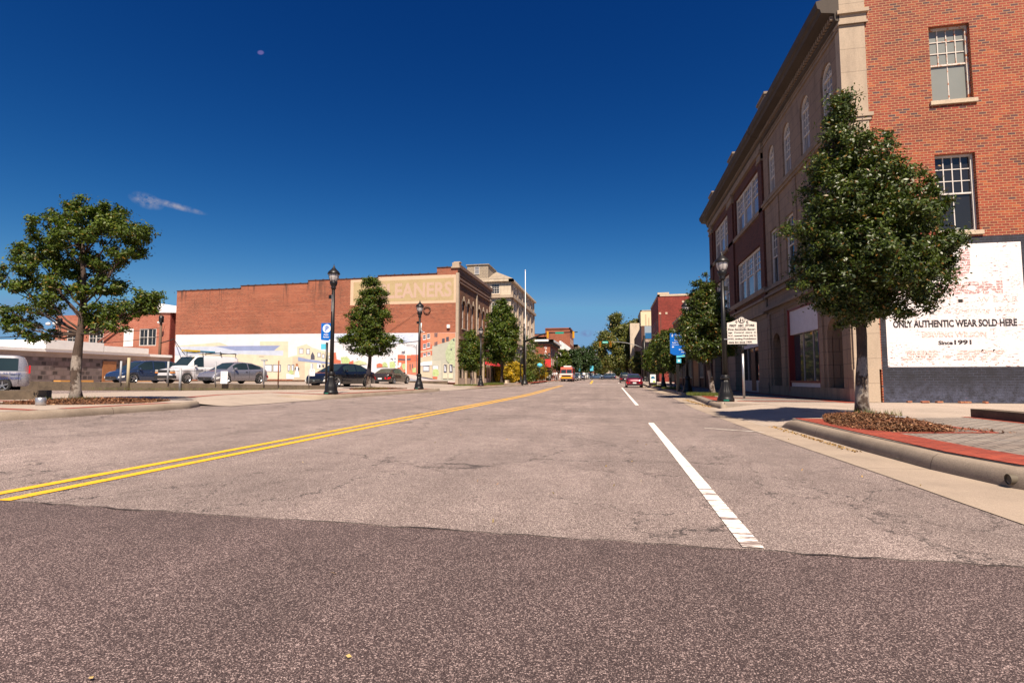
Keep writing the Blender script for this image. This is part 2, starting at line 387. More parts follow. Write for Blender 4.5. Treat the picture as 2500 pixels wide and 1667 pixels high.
MURAL=[
('cream',[(-49.45,4.68),(-43.59,5.02),(-42.47,4.64),(-42.44,4.08),(-49.42,4.15)]),
('cream',[(-38.47,5.07),(-34.99,5.02),(-34.85,0.89),(-41.04,0.89),(-41.16,3.69),(-38.42,3.96)]),
('paleblue',[(-49.45,4.61),(-42.47,4.6),(-41.19,4.29),(-35.56,4.01),(-35.54,3.46),(-41.16,3.69),(-49.39,3.61)]),
('blue',[(-44.26,4.62),(-35.91,4.58),(-36.7,4.02),(-41.51,4.07)]),
('cream',[(-46.29,3.74),(-35.46,3.46),(-35.37,0.89),(-46.14,0.85)]),
('dark',[(-37.83,2.49),(-36.83,2.49),(-36.8,1.69),(-37.8,1.69)]),
('pane',[(-37.76,2.43),(-36.91,2.43),(-36.89,1.74),(-37.74,1.75)]),
('dark',[(-36.77,2.49),(-35.78,2.48),(-35.75,1.68),(-36.74,1.69)]),
('pane',[(-36.7,2.43),(-35.86,2.42),(-35.83,1.74),(-36.68,1.74)]),
('dark',[(-38.53,3.41),(-37.91,3.41),(-37.91,3.36),(-38.52,3.37)]),
('cream',[(-34.93,3.27),(-33.78,3.55),(-33.69,0.89),(-34.85,0.89)]),
('cream',[(-33.85,4.42),(-32.74,4.7),(-32.08,4.3),(-29.91,3.71),(-29.83,0.81),(-34.31,0.81),(-34.39,3.33),(-33.83,3.52)]),
('cream2',[(-32.92,3.32),(-32.84,0.81),(-34.31,0.81),(-34.39,3.33)]),
('dark',[(-33.63,4.24),(-33.11,4.23),(-33.09,3.64),(-33.61,3.65)]),
('pane',[(-33.58,4.2),(-33.15,4.18),(-33.14,3.68),(-33.57,3.68)]),
('dark',[(-32.75,4.2),(-32.32,4.19),(-32.3,3.57),(-32.74,3.58)]),
('pane',[(-32.71,4.16),(-32.36,4.14),(-32.35,3.61),(-32.69,3.62)]),
('dark',[(-31.42,3.77),(-31.0,3.77),(-30.98,3.25),(-31.4,3.26)]),
('pane',[(-31.37,3.73),(-31.04,3.72),(-31.03,3.29),(-31.36,3.3)]),
('dark',[(-30.87,3.6),(-30.55,3.59),(-30.54,3.13),(-30.86,3.13)]),
('pane',[(-30.83,3.56),(-30.59,3.54),(-30.58,3.17),(-30.82,3.17)]),
('dark',[(-30.09,3.43),(-29.85,3.43),(-29.84,3.04),(-30.08,3.04)]),
('pane',[(-30.05,3.39),(-29.89,3.38),(-29.89,3.08),(-30.04,3.08)]),
('dark',[(-32.18,3.04),(-32.19,3.46),(-32.06,3.71),(-31.99,3.85),(-31.87,3.65),(-31.72,3.38),(-31.71,3.01)]),
('blue',[(-33.71,3.3),(-32.58,3.07),(-29.89,2.68),(-29.88,2.51),(-32.03,2.72),(-33.69,2.88)]),
('pane',[(-32.19,2.58),(-31.87,2.57),(-31.78,1.64),(-32.16,1.74)]),
('dark',[(-31.95,2.57),(-31.9,2.57),(-31.88,1.74),(-31.92,1.74)]),
('white',[(-31.39,2.6),(-30.95,2.57),(-30.93,2.01),(-31.38,2.03)]),
('dark',[(-31.19,2.45),(-30.99,2.45),(-30.98,2.1),(-31.18,2.13)]),
('dark',[(-30.79,2.45),(-30.57,2.42),(-30.56,2.13),(-30.78,2.23)]),
('dark',[(-34.93,2.48),(-34.6,2.48),(-34.64,1.75),(-34.9,1.75)]),
('pane',[(-34.88,2.42),(-34.68,2.42),(-34.68,1.8),(-34.86,1.8)]),
('dark',[(-34.47,2.48),(-34.14,2.48),(-34.18,1.75),(-34.44,1.75)]),
('pane',[(-34.42,2.41),(-34.22,2.41),(-34.22,1.8),(-34.4,1.8)]),
('green',[(-34.78,1.75),(-34.51,1.9),(-34.23,1.8),(-34.2,1.55),(-34.38,1.38),(-34.66,1.45)]),
('white',[(-35.05,1.5),(-34.16,1.35),(-34.15,0.91),(-35.03,0.91)]),
('hair',[(-33.96,2.54),(-33.8,2.61),(-33.67,2.48),(-33.63,2.19),(-33.95,2.21)]),
('white',[(-33.89,2.29),(-33.7,2.29),(-33.57,1.65),(-33.45,1.11),(-34.1,1.11),(-33.96,1.75)]),
('dark',[(-34.08,2.04),(-33.92,2.26),(-33.89,2.04),(-34.01,1.72)]),
('dark',[(-33.67,2.24),(-33.5,2.04),(-33.6,1.7),(-33.7,2.04)]),
('sky2',[(-29.54,5.79),(-26.06,5.73),(-26.04,4.9),(-29.52,4.95)]),
('brick',[(-29.91,3.69),(-29.22,3.75),(-29.1,3.0),(-28.62,2.9),(-28.61,2.51),(-29.88,2.61)]),
('green',[(-28.63,3.24),(-27.94,3.28),(-27.57,2.99),(-27.56,2.55),(-28.5,2.56)]),
('green2',[(-27.14,2.69),(-26.52,2.88),(-25.74,2.68),(-25.58,2.49),(-27.13,2.35)]),
('brick',[(-27.67,2.7),(-27.15,2.89),(-27.14,2.5),(-27.66,2.5)]),
('brick',[(-24.49,2.46),(-24.14,2.58),(-23.83,2.46),(-23.82,2.17),(-24.49,2.13)]),
('green',[(-23.83,2.58),(-23.57,2.7),(-23.35,2.54),(-23.21,2.17),(-23.82,2.17)]),
('sky2',[(-24.29,5.74),(-19.8,5.67),(-19.79,4.89),(-23.21,4.56),(-24.28,5.07)]),
('pane',[(-22.96,3.03),(-22.22,3.44),(-22.12,1.55),(-22.94,2.04)]),
('white',[(-22.35,3.4),(-22.13,3.48),(-22.1,1.75),(-22.32,1.83)]),
('dark',[(-22.78,3.03),(-22.67,3.05),(-22.67,2.89),(-22.78,2.87)]),
('dark',[(-22.48,3.09),(-22.37,3.11),(-22.36,2.95),(-22.47,2.93)]),
('dark',[(-22.78,2.7),(-22.67,2.72),(-22.66,2.56),(-22.77,2.54)]),
('dark',[(-22.47,2.76),(-22.36,2.78),(-22.36,2.62),(-22.47,2.6)]),
('dark',[(-22.77,2.37),(-22.66,2.39),(-22.66,2.23),(-22.77,2.21)]),
('dark',[(-22.47,2.43),(-22.36,2.45),(-22.35,2.29),(-22.46,2.27)]),
('green',[(-23.04,2.66),(-22.6,2.78),(-22.38,2.49),(-22.42,2.04),(-22.99,2.04)]),
('brick',[(-22.15,3.44),(-19.88,3.42),(-19.85,1.3),(-21.84,1.51),(-22.13,1.92)]),
('brick2',[(-21.12,2.61),(-19.87,2.76),(-19.85,1.3),(-21.84,1.51),(-21.85,2.45)]),
('cream',[(-21.48,3.43),(-20.65,3.46),(-20.65,3.36),(-21.48,3.37)]),
('dark',[(-22.04,3.02),(-21.25,2.98),(-21.25,2.85),(-22.04,2.86)]),
('dark',[(-21.12,3.0),(-20.69,3.06),(-20.69,2.85),(-21.12,2.87)]),
('white',[(-21.26,3.43),(-21.15,3.43),(-21.12,1.46),(-21.23,1.46)]),
('white',[(-22.01,2.61),(-21.73,2.61),(-21.72,2.28),(-22.0,2.28)]),
('white',[(-22.09,2.33),(-21.83,2.32),(-21.83,2.12),(-22.09,2.12)]),
('green',[(-21.59,2.49),(-21.33,2.53),(-21.24,1.95),(-21.45,1.83),(-21.63,2.16)]),
('dark',[(-20.79,2.44),(-20.69,2.48),(-20.69,1.87),(-20.76,1.83)]),
('dark',[(-20.53,2.44),(-20.44,2.48),(-20.43,1.87),(-20.5,1.83)]),
('green',[(-20.5,1.99),(-20.12,2.11),(-20.07,1.62),(-20.45,1.58)]),
('pinkw',[(-21.84,1.51),(-20.06,1.3),(-20.06,0.85),(-21.49,1.18)]),
('greyr',[(-21.57,1.18),(-19.97,0.81),(-19.97,0.71),(-21.48,0.71)]),
('horse',[(-21.72,3.78),(-21.44,3.77),(-21.36,3.85),(-21.29,3.8),(-21.37,3.7),(-21.44,3.59),(-21.48,3.67),(-21.63,3.66),(-21.7,3.6),(-21.68,3.72)]),
('dark',[(-20.1,4.48),(-20.04,4.48),(-19.98,1.38),(-20.03,1.38)]),
('dark',[(-21.19,4.5),(-20.67,4.48),(-20.32,4.4),(-20.09,4.2),(-20.09,4.15),(-20.34,4.35),(-20.67,4.44),(-21.19,4.45)]),
('pink',[(-19.65,5.71),(-15.73,5.64),(-15.69,0.57),(-18.3,0.65),(-18.34,4.3),(-19.62,3.62)]),
('brick',[(-19.64,5.3),(-18.95,4.96),(-18.3,4.34),(-18.29,3.4),(-19.61,3.13)]),
('cream2',[(-19.62,3.78),(-18.34,4.01),(-18.34,3.85),(-19.62,3.62)]),
('cream2',[(-19.61,3.13),(-18.33,3.36),(-18.31,0.97),(-19.59,1.18)]),
('stone',[(-18.34,4.3),(-16.48,4.8),(-15.73,4.95),(-15.69,0.57),(-18.3,0.61)]),
('white',[(-19.37,5.47),(-19.03,5.5),(-19.03,4.99),(-19.36,4.94)]),
('dark',[(-19.34,5.44),(-19.06,5.47),(-19.06,5.29),(-19.34,5.25)]),
('dark',[(-19.34,5.23),(-19.06,5.25),(-19.05,5.07),(-19.34,5.04)]),
('white',[(-18.92,5.59),(-18.59,5.61),(-18.58,5.11),(-18.91,5.06)]),
('dark',[(-18.89,5.55),(-18.61,5.58),(-18.61,5.4),(-18.89,5.37)]),
('dark',[(-18.89,5.34),(-18.61,5.37),(-18.61,5.19),(-18.89,5.15)]),
('white',[(-19.33,4.53),(-19.0,4.56),(-18.99,4.05),(-19.33,4.0)]),
('dark',[(-19.31,4.5),(-19.03,4.53),(-19.02,4.35),(-19.31,4.31)]),
('dark',[(-19.31,4.28),(-19.02,4.31),(-19.02,4.13),(-19.3,4.1)]),
('white',[(-18.91,4.65),(-18.57,4.68),(-18.57,4.17),(-18.9,4.12)]),
('dark',[(-18.88,4.61),(-18.6,4.64),(-18.6,4.46),(-18.88,4.43)]),
('dark',[(-18.88,4.4),(-18.6,4.43),(-18.59,4.25),(-18.88,4.21)]),
('white',[(-19.32,3.57),(-18.99,3.6),(-18.98,3.22),(-19.32,3.18)]),
('dark',[(-19.3,3.54),(-19.01,3.57),(-19.01,3.46),(-19.3,3.42)]),
('dark',[(-19.29,3.4),(-19.01,3.43),(-19.01,3.32),(-19.29,3.28)]),
('white',[(-18.85,3.67),(-18.52,3.7),(-18.52,3.32),(-18.85,3.28)]),
('dark',[(-18.83,3.64),(-18.55,3.66),(-18.54,3.56),(-18.83,3.52)]),
('dark',[(-18.83,3.5),(-18.54,3.53),(-18.54,3.42),(-18.82,3.38)]),
('dark',[(-18.09,5.64),(-17.97,5.67),(-17.96,5.49),(-18.09,5.46)]),
('dark',[(-18.09,5.43),(-17.96,5.46),(-17.96,5.28),(-18.09,5.25)]),
('dark',[(-17.91,5.64),(-17.78,5.67),(-17.78,5.49),(-17.91,5.46)]),
('dark',[(-17.91,5.42),(-17.78,5.45),(-17.78,5.28),(-17.91,5.24)]),
('dark',[(-18.08,4.7),(-17.96,4.73),(-17.95,4.55),(-18.08,4.52)]),
('dark',[(-18.08,4.49),(-17.95,4.52),(-17.95,4.34),(-18.08,4.31)]),
('dark',[(-17.9,4.74),(-17.77,4.77),(-17.77,4.59),(-17.9,4.56)]),
('dark',[(-17.9,4.53),(-17.77,4.56),(-17.77,4.38),(-17.9,4.35)]),
('dark',[(-17.27,5.06),(-16.98,5.08),(-16.98,4.91),(-17.27,4.88)]),
('dark',[(-17.27,4.84),(-16.98,4.87),(-16.98,4.69),(-17.26,4.67)]),
('dark',[(-16.83,5.21),(-16.54,5.24),(-16.54,5.06),(-16.82,5.03)]),
('dark',[(-16.82,5.0),(-16.54,5.03),(-16.53,4.85),(-16.82,4.82)]),
('white',[(-19.61,2.56),(-19.26,2.68),(-18.33,2.75),(-18.32,2.35),(-19.6,2.27)]),
('grey',[(-19.32,2.29),(-18.6,2.29),(-18.59,1.7),(-19.32,1.7)]),
('dark',[(-19.3,2.27),(-18.62,2.27),(-18.62,2.21),(-19.3,2.21)]),
('pane',[(-19.24,2.19),(-18.68,2.19),(-18.68,1.78),(-19.23,1.78)]),
('stonel',[(-18.33,2.79),(-17.35,2.83),(-17.33,0.77),(-18.31,0.93)]),
('grey',[(-18.26,2.31),(-17.64,2.3),(-17.64,1.9),(-18.25,1.9)]),
('white',[(-18.2,2.25),(-17.68,2.24),(-17.68,1.94),(-18.2,1.94)]),
('green',[(-18.19,1.86),(-17.89,1.98),(-17.64,1.82),(-17.55,1.42),(-17.71,1.18),(-18.18,1.22),(-18.27,1.46)]),
('brick',[(-18.27,1.18),(-17.71,1.14),(-17.75,0.89),(-18.22,0.93)]),
('green3',[(-16.52,4.56),(-16.32,4.96),(-15.73,5.15),(-15.71,2.14),(-16.29,2.3),(-16.8,2.86),(-16.9,3.67)]),
('dark',[(-16.13,5.0),(-15.94,5.02),(-15.92,4.81),(-16.06,4.78)]),
('dark',[(-16.35,3.99),(-16.18,3.99),(-16.2,3.83),(-16.33,3.83)]),
('cream',[(-17.14,2.46),(-16.67,2.46),(-16.66,0.97),(-17.12,0.97)]),
('cream',[(-16.55,2.46),(-16.09,2.46),(-16.07,0.97),(-16.53,0.97)]),
('dark',[(-17.07,2.4),(-16.73,2.4),(-16.72,1.54),(-17.06,1.54)]),
('pane',[(-16.99,2.34),(-16.86,2.18),(-16.81,1.7),(-16.98,1.7)]),
('dark',[(-16.45,2.4),(-16.11,2.4),(-16.1,1.54),(-16.45,1.54)]),
('pane',[(-16.37,2.34),(-16.24,2.18),(-16.2,1.7),(-16.36,1.7)]),
('pinkw',[(-19.58,0.97),(-15.7,0.65),(-15.69,0.55),(-19.58,0.69)]),
]
# ------------------------------------------------------------------ camera, sun, sky
cam=bpy.data.objects.new('camera',bpy.data.cameras.new('camera')); COL.objects.link(cam); scene.camera=cam
cam.location=(0,0,.95); cam.rotation_euler=(radians(90+4.08),0,radians(10.98)); cam.data.lens=18.29; cam.data.sensor_width=36; cam.data.clip_end=5000; cam.data.clip_start=.05
SUN_EL=radians(55); SUN_AZ=radians(20)
sd=bpy.data.lights.new('sun','SUN'); sd.energy=5.; sd.angle=radians(.5); sd.color=(1.,.86,.70)
so=bpy.data.objects.new('sun',sd); COL.objects.link(so); so.location=(20,-40,60)
so.rotation_euler=Vector((-sin(SUN_AZ)*cos(SUN_EL),cos(SUN_AZ)*cos(SUN_EL),-sin(SUN_EL))).to_track_quat('-Z','Y').to_euler()
w=bpy.data.worlds.new('World'); scene.world=w; w.use_nodes=True; t=w.node_tree
class WN(NT):
    def __init__(s,t): s.t=t
W=WN(t); bg=t.nodes['Background']
sky=W.n('ShaderNodeTexSky',sky_type='NISHITA',sun_disc=False,sun_elevation=SUN_EL,sun_rotation=radians(160),altitude=100.,air_density=1.,dust_density=.3,ozone_density=2.5)
sp=W.n('ShaderNodeSeparateColor',{0:sky.outputs[0]})   # deep polarised blue
c=W.n('ShaderNodeCombineColor',{0:W.math('MINIMUM',W.math('MULTIPLY',W.math('POWER',sp.outputs[0],3.),.021),W.math('MINIMUM',W.math('MULTIPLY',sp.outputs[1],.155),1.05)),1:W.math('MULTIPLY',W.math('MINIMUM',W.math('POWER',sp.outputs[1],1.8),20.),.104),2:W.math('MINIMUM',W.math('MULTIPLY',W.math('POWER',sp.outputs[2],1.3),.27),3.45)}).outputs[0]
dirv=W.n('ShaderNodeTexCoord').outputs['Generated']
def blob(c,px,py,du,dv,colr,amt,nsc=40.,thr=.4,soft=.5,noise=True):
    """a small cloud in a given direction of the sky"""
    n=Vector(px).normalized(); u=n.cross(Vector((0,0,1))).normalized(); v=u.cross(n)
    d=lambda a: W.n('ShaderNodeVectorMath',{0:dirv,1:tuple(a)},operation='DOT_PRODUCT').outputs['Value']
    uu=W.math('DIVIDE',d(u),du); vv=W.math('DIVIDE',W.math('ADD',d(v),W.math('MULTIPLY',d(u),py)),dv)
    r=W.math('SQRT',W.math('ADD',W.math('MULTIPLY',uu,uu),W.math('MULTIPLY',vv,vv)))
    m=W.step(r,1.,1-soft)
    if noise: m=W.math('MULTIPLY',m,W.step(W.noise(dirv,nsc,5,.65),thr,thr+.3))
    m=W.math('MULTIPLY',m,W.math('GREATER_THAN',d(n),0.)); m=W.math('MULTIPLY',m,amt)
    return W.mix(m,c,colr)
c=blob(c,(-1060,1000,412),.15,.024,.013,(1.9,1.95,2.5),1.,60.,.33,.8)
c=blob(c,(-985,1000,396),.13,.05,.006,(1.9,1.95,2.5),.9,60.,.35,.8)
c=blob(c,(-1330,1000,165),0,.09,.022,(1.4,1.5,2.4),.6,30.,.35,.9)
c=blob(c,(-48,1000,86),0,.016,.008,(0.98,0.93,2.12),.7,90.,.35,.9)
c=blob(c,(-774,1000,736),-.2,.0052,.0036,(0.87,0.77,2.12),.85,1.,0.,.4,False)
t.links.new(c,bg.inputs[0]); bg.inputs[1].default_value=.1
scene.view_settings.view_transform='Standard'; scene.view_settings.look='None'; scene.view_settings.exposure=EXPO; scene.view_settings.gamma=1
scene.render.engine='CYCLES'; scene.render.resolution_x=1024; scene.render.resolution_y=682

# ------------------------------------------------------------------ materials of the setting
M={}
M['asphalt']=asphalt('old_asphalt',(.66,.545,.49),(.39,.31,.28),(.105,.075,.069),150,.38,.6,.85,.3)
M['asphalt_new']=asphalt('newer_asphalt',(.54,.41,.38),(.195,.13,.122),(.035,.020,.020),170,.56,.8,0,.22)
M['lot']=concrete('lot_surface',(.36,.30,.26),30,.4)
M['concrete']=concrete('sidewalk_concrete',(.40,.33,.275),50,.35,(1.5,1.5))
M['gutter']=concrete('gutter_concrete',(.37,.295,.23),90,.4,(50,3.1))
M['kerb']=concrete('kerb_concrete',(.31,.25,.195),70,.75,(50,3.1),(.12,.085,.06))
M['paver']=brick('grey_paver',[(0,(.23,.19,.165)),(1,(.31,.26,.22))],(.03,.024,.02),.24,.125,.012,rough=.9)
M['redpaver']=brick('red_paver',[(0,(.27,.038,.018)),(1,(.36,.06,.028))],(.09,.025,.016),.2,.1,.005,rough=.85)
M['soil']=concrete('bare_earth',(.26,.17,.10),25,.4)
M['yellow']=marking('yellow_road_paint',(.80,.425,.010),(.28,.2,.16),.66,(4,14,1))
M['white_mark']=marking('white_road_paint',(.85,.80,.73),(.24,.18,.16),.59,(2.,20,1))
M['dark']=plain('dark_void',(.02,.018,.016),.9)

def zroad(x,y):
    e=.2 if y<33 else max(.15,.2-.01*(y-33))
    return rise(y)+e*min(1,max(0,(-5-x)/5.4))
def sheet(name,xs,ys,zf,mat,kind='structure'):
    mb=MB(); mb.grid([[(x,y,zf(x,y)) for x in xs] for y in ys]); o=mb.build(name,mat); o['kind']=kind; return o
fy=[-25,-8,0,3,8,14,20,27,33,36,38,45,60]+[60+15*i for i in range(1,19)]+[400,520]
sheet('ground',[-900,-300,-60,-11,0,4,60,300,900],[-300]+fy+[700,2500],lambda x,y:rise(y)-.12+(.16 if x<-10 else 0),M['soil'])
sheet('road',[-60,-30,-14,-10.4,-9,-7,-5,-2,0,2,3.35,9,30,60],fy,zroad,M['asphalt'])
# newer asphalt of the crossing street, ragged joint with the old surface
rg=random.Random(3)
edge=[(-60,3.4),(-20,3.4),(-9,3.42)]+[(x,3.36-.04*(x+8)*.62+rg.uniform(-.02,.02)) for x in np.arange(-8,2.4,.12)]+[(3,3.1),(20,3.0),(60,3.0)]
mb=MB()
for (x0,y0),(x1,y1) in zip(edge,edge[1:]):
    mb.poly([(x0,-25,zroad(x0,-25)+.005),(x1,-25,zroad(x1,0)+.005),(x1,y1,zroad(x1,y1)+.005),(x0,y0,zroad(x0,y0)+.005)])
mb.build('road_patch',M['asphalt_new'])['kind']='structure'
# crumbled seam
M['seam']=asphalt('crumbled_seam',(.10,.07,.06),(.05,.035,.03),(.018,.012,.011),60,.7,1.,0,.2)
mb=MB()
for (x0,y0),(x1,y1) in zip(edge[3:-3],edge[4:-2]):
    if True:
        h=.004+.008*abs(sin(x0*1.3)*sin(x0*4.1)); h2=.004+.008*abs(sin(x1*1.3)*sin(x1*4.1)); mb.poly([(x0,y0-h,zroad(x0,3)+.009),(x1,y1-h2,zroad(x1,3)+.009),(x1,y1+h2,zroad(x1,3)+.009),(x0,y0+h,zroad(x0,3)+.009)])
mb.build('road_seam',M['seam'])['kind']='structure'

def line(name,pts,w,mat,dz=.006,dash=None):
    mb=MB()
    for (x0,y0),(x1,y1) in zip(pts,pts[1:]):
        n=max(1,int((y1-y0)/4))
        for i in range(n):
            a=i/n;b=(i+1)/n; xa=x0+(x1-x0)*a; xb=x0+(x1-x0)*b; ya=y0+(y1-y0)*a; yb=y0+(y1-y0)*b
            mb.poly([(xa-w/2,ya,zroad(xa,ya)+dz),(xa+w/2,ya,zroad(xa,ya)+dz),(xb+w/2,yb,zroad(xb,yb)+dz),(xb-w/2,yb,zroad(xb,yb)+dz)])
    o=mb.build(name,mat); o['kind']='structure'; return o
line('yellow_line',[(-5.0,3.42),(-5.0,27),(-5.2,34),(-5.9,48),(-6.6,66)],.125,M['yellow'])
line('yellow_line',[(-4.68,3.3),(-4.68,27),(-4.88,34),(-5.58,48),(-6.28,66)],.125,M['yellow'])
line('yellow_line',[(-3.4,81),(-4.6,120)],.3,M['yellow'])
line('lane_line',[(.76,3.2),(.78,11.6)],.115,M['white_mark'])
line('lane_line',[(.83,19.2),(.88,56)],.12,M['white_mark'])
line('lane_line',[(.9,84),(.9,92)],.12,M['white_mark'])
mb=MB(); mb.poly([(1.7,10.55,.007),(3.0,9.65,.007),(3.02,9.74,.007),(1.72,10.66,.007)]); mb.build('stop_line',marking('faded_white_paint',(.62,.56,.5),(.3,.24,.2),.5,(6,12,1)))['kind']='structure'
for y,x0,x1 in ((66,-9.6,2.8),(78,-10,3),(80.5,-10,3)):
    mb=MB(); mb.poly([(x0,y,rise(y)+.16),(x1,y,rise(y)+.008),(x1,y+.35,rise(y)+.012),(x0,y+.35,rise(y)+.164)])
    pts=[-10.2,-8,-5,0,3.1]; mb=MB()
    for a,b in zip(pts,pts[1:]): mb.poly([(a,y,zroad(a,y)+.007),(b,y,zroad(b,y)+.007),(b,y+.3,zroad(b,y+.3)+.007),(a,y+.3,zroad(a,y+.3)+.007)])
    mb.build('crosswalk_line',M['white_mark'])['kind']='structure'

def sweep(name,path,base,mat,h=.15,taper=(0,0),top=.17,side=1):
    """rounded kerb along a path; side=+1: pavement on the right of travel"""
    prof=[(0,-.05),(0,.25),(.012,.55),(.035,.85),(.075,1.),(top,1.06),(top,-.3)]
    rows=[]; n=len(path); L=[0]
    for a,b in zip(path,path[1:]): L.append(L[-1]+hypot(b[0]-a[0],b[1]-a[1]))
    for i,(x,y) in enumerate(path):
        a=path[max(i-1,0)]; b=path[min(i+1,n-1)]; dx,dy=b[0]-a[0],b[1]-a[1]; l=hypot(dx,dy); nx,ny=dy/l*side,-dx/l*side
        k=1
        if taper[0]: k=min(k,max(.03,(L[i])/taper[0]))
        if taper[1]: k=min(k,max(.03,(L[-1]-L[i])/taper[1]))
        k=sin(min(1,k)*pi/2)
        rows.append([(x+nx*o,y+ny*o,base(x,y)+h*z*k) for o,z in prof])
    mb=MB(); mb.sm=True; mb.grid(rows); mb.sm=False; mb.poly(rows[0]); mb.poly(rows[-1][::-1]); o=mb.build(name,mat); o['kind']='structure'; return o
def lin(a,b,n): return [(a[0]+(b[0]-a[0])*i/n,a[1]+(b[1]-a[1])*i/n) for i in range(n+1)]
def gut(name,pts):
    mb=MB()
    for (xa,ya,za),(xb,yb,zb) in zip(pts,pts[1:]):
        mb.poly([(xa,ya,zroad(xa,ya)+.006),(za,ya,zroad(za,ya)+.012),(zb,yb,zroad(zb,yb)+.012),(xb,yb,zroad(xb,yb)+.006)])
    mb.build(name,M['gutter'])['kind']='structure'
# right side: corner bulb, driveway apron, long kerb
RC=[(60,3.3),(7.5,3.3),(5.6,3.5),(4.4,4.0),(3.7,4.6),(3.35,5.3),(3.22,6.2),(3.19,7.5),(3.2,9),(3.2,10.2),(3.19,10.7),(3.2,11.15)]
sweep('kerb',[p for i in range(len(RC)-1) for p in lin(RC[i],RC[i+1],4)[:-1]]+[RC[-1]],lambda x,y:.0,M['kerb'],.17,(0,.55))
gut('gutter',[(2.62,3.15,3.9),(2.6,4.6,3.7),(2.6,5.6,3.35),(2.58,6.8,3.24),(2.55,8.2,3.22),(2.5,9.6,3.22),(2.5,17.4,3.24),(2.75,24,3.5),(2.95,29,3.9),(2.95,60,3.7),(3.0,300,3.7)])
K2=[(3.3,17.2),(3.3,17.6),(3.22,18.2),(3.3,20),(3.5,23),(3.75,26),(3.75,30),(3.72,58),(3.7,60)]
sweep('kerb',[p for i in range(len(K2)-1) for p in lin(K2[i],K2[i+1],5)[:-1]]+[K2[-1]],lambda x,y:rise(y),M['kerb'],.17,(.5,0))
sweep('kerb',lin((3.7,84),(3.7,300),16),lambda x,y:rise(y),M['kerb'],.17)
def slab(name,pts,z,mat,th=.35,zf=None):
    mb=MB(); top=[(x,y,(zf(x,y) if zf else z)) for x,y in pts]; mb.prism([(x,y,zz-th) for x,y,zz in top],(0,0,th)); o=mb.build(name,mat,fix=True); o['kind']='structure'; return o
S=.19
slab('sidewalk',[(60,3.45),(7.5,3.45),(5.7,3.65),(4.5,4.15),(3.82,4.75),(3.5,5.4),(3.38,6.2),(3.35,7.5),(3.36,10.9),(4.6,11.4),(4.6,17.1),(3.45,17.5),(3.38,18.2),(3.45,20),(3.65,23),(3.9,26),(3.9,60),(9,60),(9,19),(60,19)],S,M['concrete'])
mb=MB(); mb.grid([[(2.9,y,.012),(3.25,y,.02),(4.62,y,S+.001)] for y in (11.1,13,15,17.25)]); mb.build('driveway',M['concrete'])['kind']='structure'
mb=MB(); mb.poly([(3.19,10.9,.01),(3.45,10.85,S+.003),(4.62,11.35,S+.003),(4.62,11.1,S+.003)]); mb.poly([(3.3,17.5,.01),(4.62,17.1,.2),(4.62,17.4,.2),(3.4,17.6,.19)]); mb.build('driveway_flare',M['concrete'])['kind']='structure'
def sheetpoly(name,pts,z,mat,zf=None):
    mb=MB(); mb.poly([(x,y,zf(x,y) if zf else z) for x,y in pts]); o=mb.build(name,mat); o['kind']='structure'; return o
sheetpoly('paving',[(3.9,6.5),(4.0,5.6),(4.3,5.0),(4.9,4.5),(5.8,4.1),(7.5,3.95),(30,3.95),(30,11.9),(6.95,11.9),(6.85,11.77),(5.06,11.2),(3.9,10.8),(3.86,8.3)],S+.005,M['paver'])
sheetpoly('brick_band',[(3.38,10.85),(3.37,6.2),(3.49,5.42),(3.8,4.8),(4.5,4.2),(5.7,3.7),(7.5,3.5),(30,3.5),(30,3.95),(7.5,3.95),(5.8,4.1),(4.9,4.5),(4.3,5.0),(4.0,5.6),(3.9,6.5),(3.86,8.3),(3.9,10.8)],S+.009,M['redpaver'])
for q in ([(3.86,8.15),(5.3,8.45),(5.3,8.6),(3.86,8.3)],[(5.15,8.6),(5.3,8.6),(5.2,11.2),(5.05,11.2)],[(6.75,11.9),(6.75,10.1),(6.9,10.1),(6.9,11.9)]): sheetpoly('brick_band',q,S+.009,M['redpaver'])
sheetpoly('brick_band',[(3.42,18.3),(3.48,20),(3.68,23),(3.93,26),(3.93,60),(4.45,60),(4.45,26),(4.2,23),(4.0,20),(3.95,18.3)],S+.005,M['redpaver'])
for y in (18.6,21.5,29,38,47,56): sheetpoly('brick_band',[(4.1,y),(7.1,y+.25),(7.1,y+.6),(4.1,y+.35)],S+.009,M['redpaver'])
sheetpoly('brick_band',[(7.1,18.0),(7.62,18.0),(7.62,60),(7.1,60)],S+.007,M['redpaver'])
sheetpoly('paving',[(4.5,18.2),(7.1,18.2),(7.1,60),(4.5,60)],S+.003,M['paver'])
# left side
LZ=.35
LCK=[(-60,7.15),(-12.6,7.15),(-11.3,7.2),(-10.75,7.4),(-10.5,7.9),(-10.42,8.6),(-10.42,10.5),(-10.5,11.4),(-10.9,12.2),(-11.4,12.6)]
sweep('kerb',[p for i in range(len(LCK)-1) for p in lin(LCK[i],LCK[i+1],4)[:-1]]+[LCK[-1]],lambda x,y:zroad(x,y),M['kerb'],.15,(0,.6),side=-1)
LK2=[(-12.2,17.0),(-11.2,17.1),(-10.5,17.25),(-10.35,17.8),(-10.38,22),(-10.38,29),(-10.6,30.5),(-11.2,31.2)]
sweep('kerb',[p for i in range(len(LK2)-1) for p in lin(LK2[i],LK2[i+1],4)[:-1]]+[LK2[-1]],lambda x,y:zroad(x,y),M['kerb'],.15,(.5,.6),side=1)
LK3=[(-11.4,38.3),(-10.7,38.5),(-10.45,39.3),(-10.45,48),(-10.2,58),(-10.2,62),(-10.8,63.5)]
LK3=[(-11.4,38.3),(-10.7,38.5),(-10.45,39.3),(-10.45,48),(-10.35,60),(-10.35,66)]
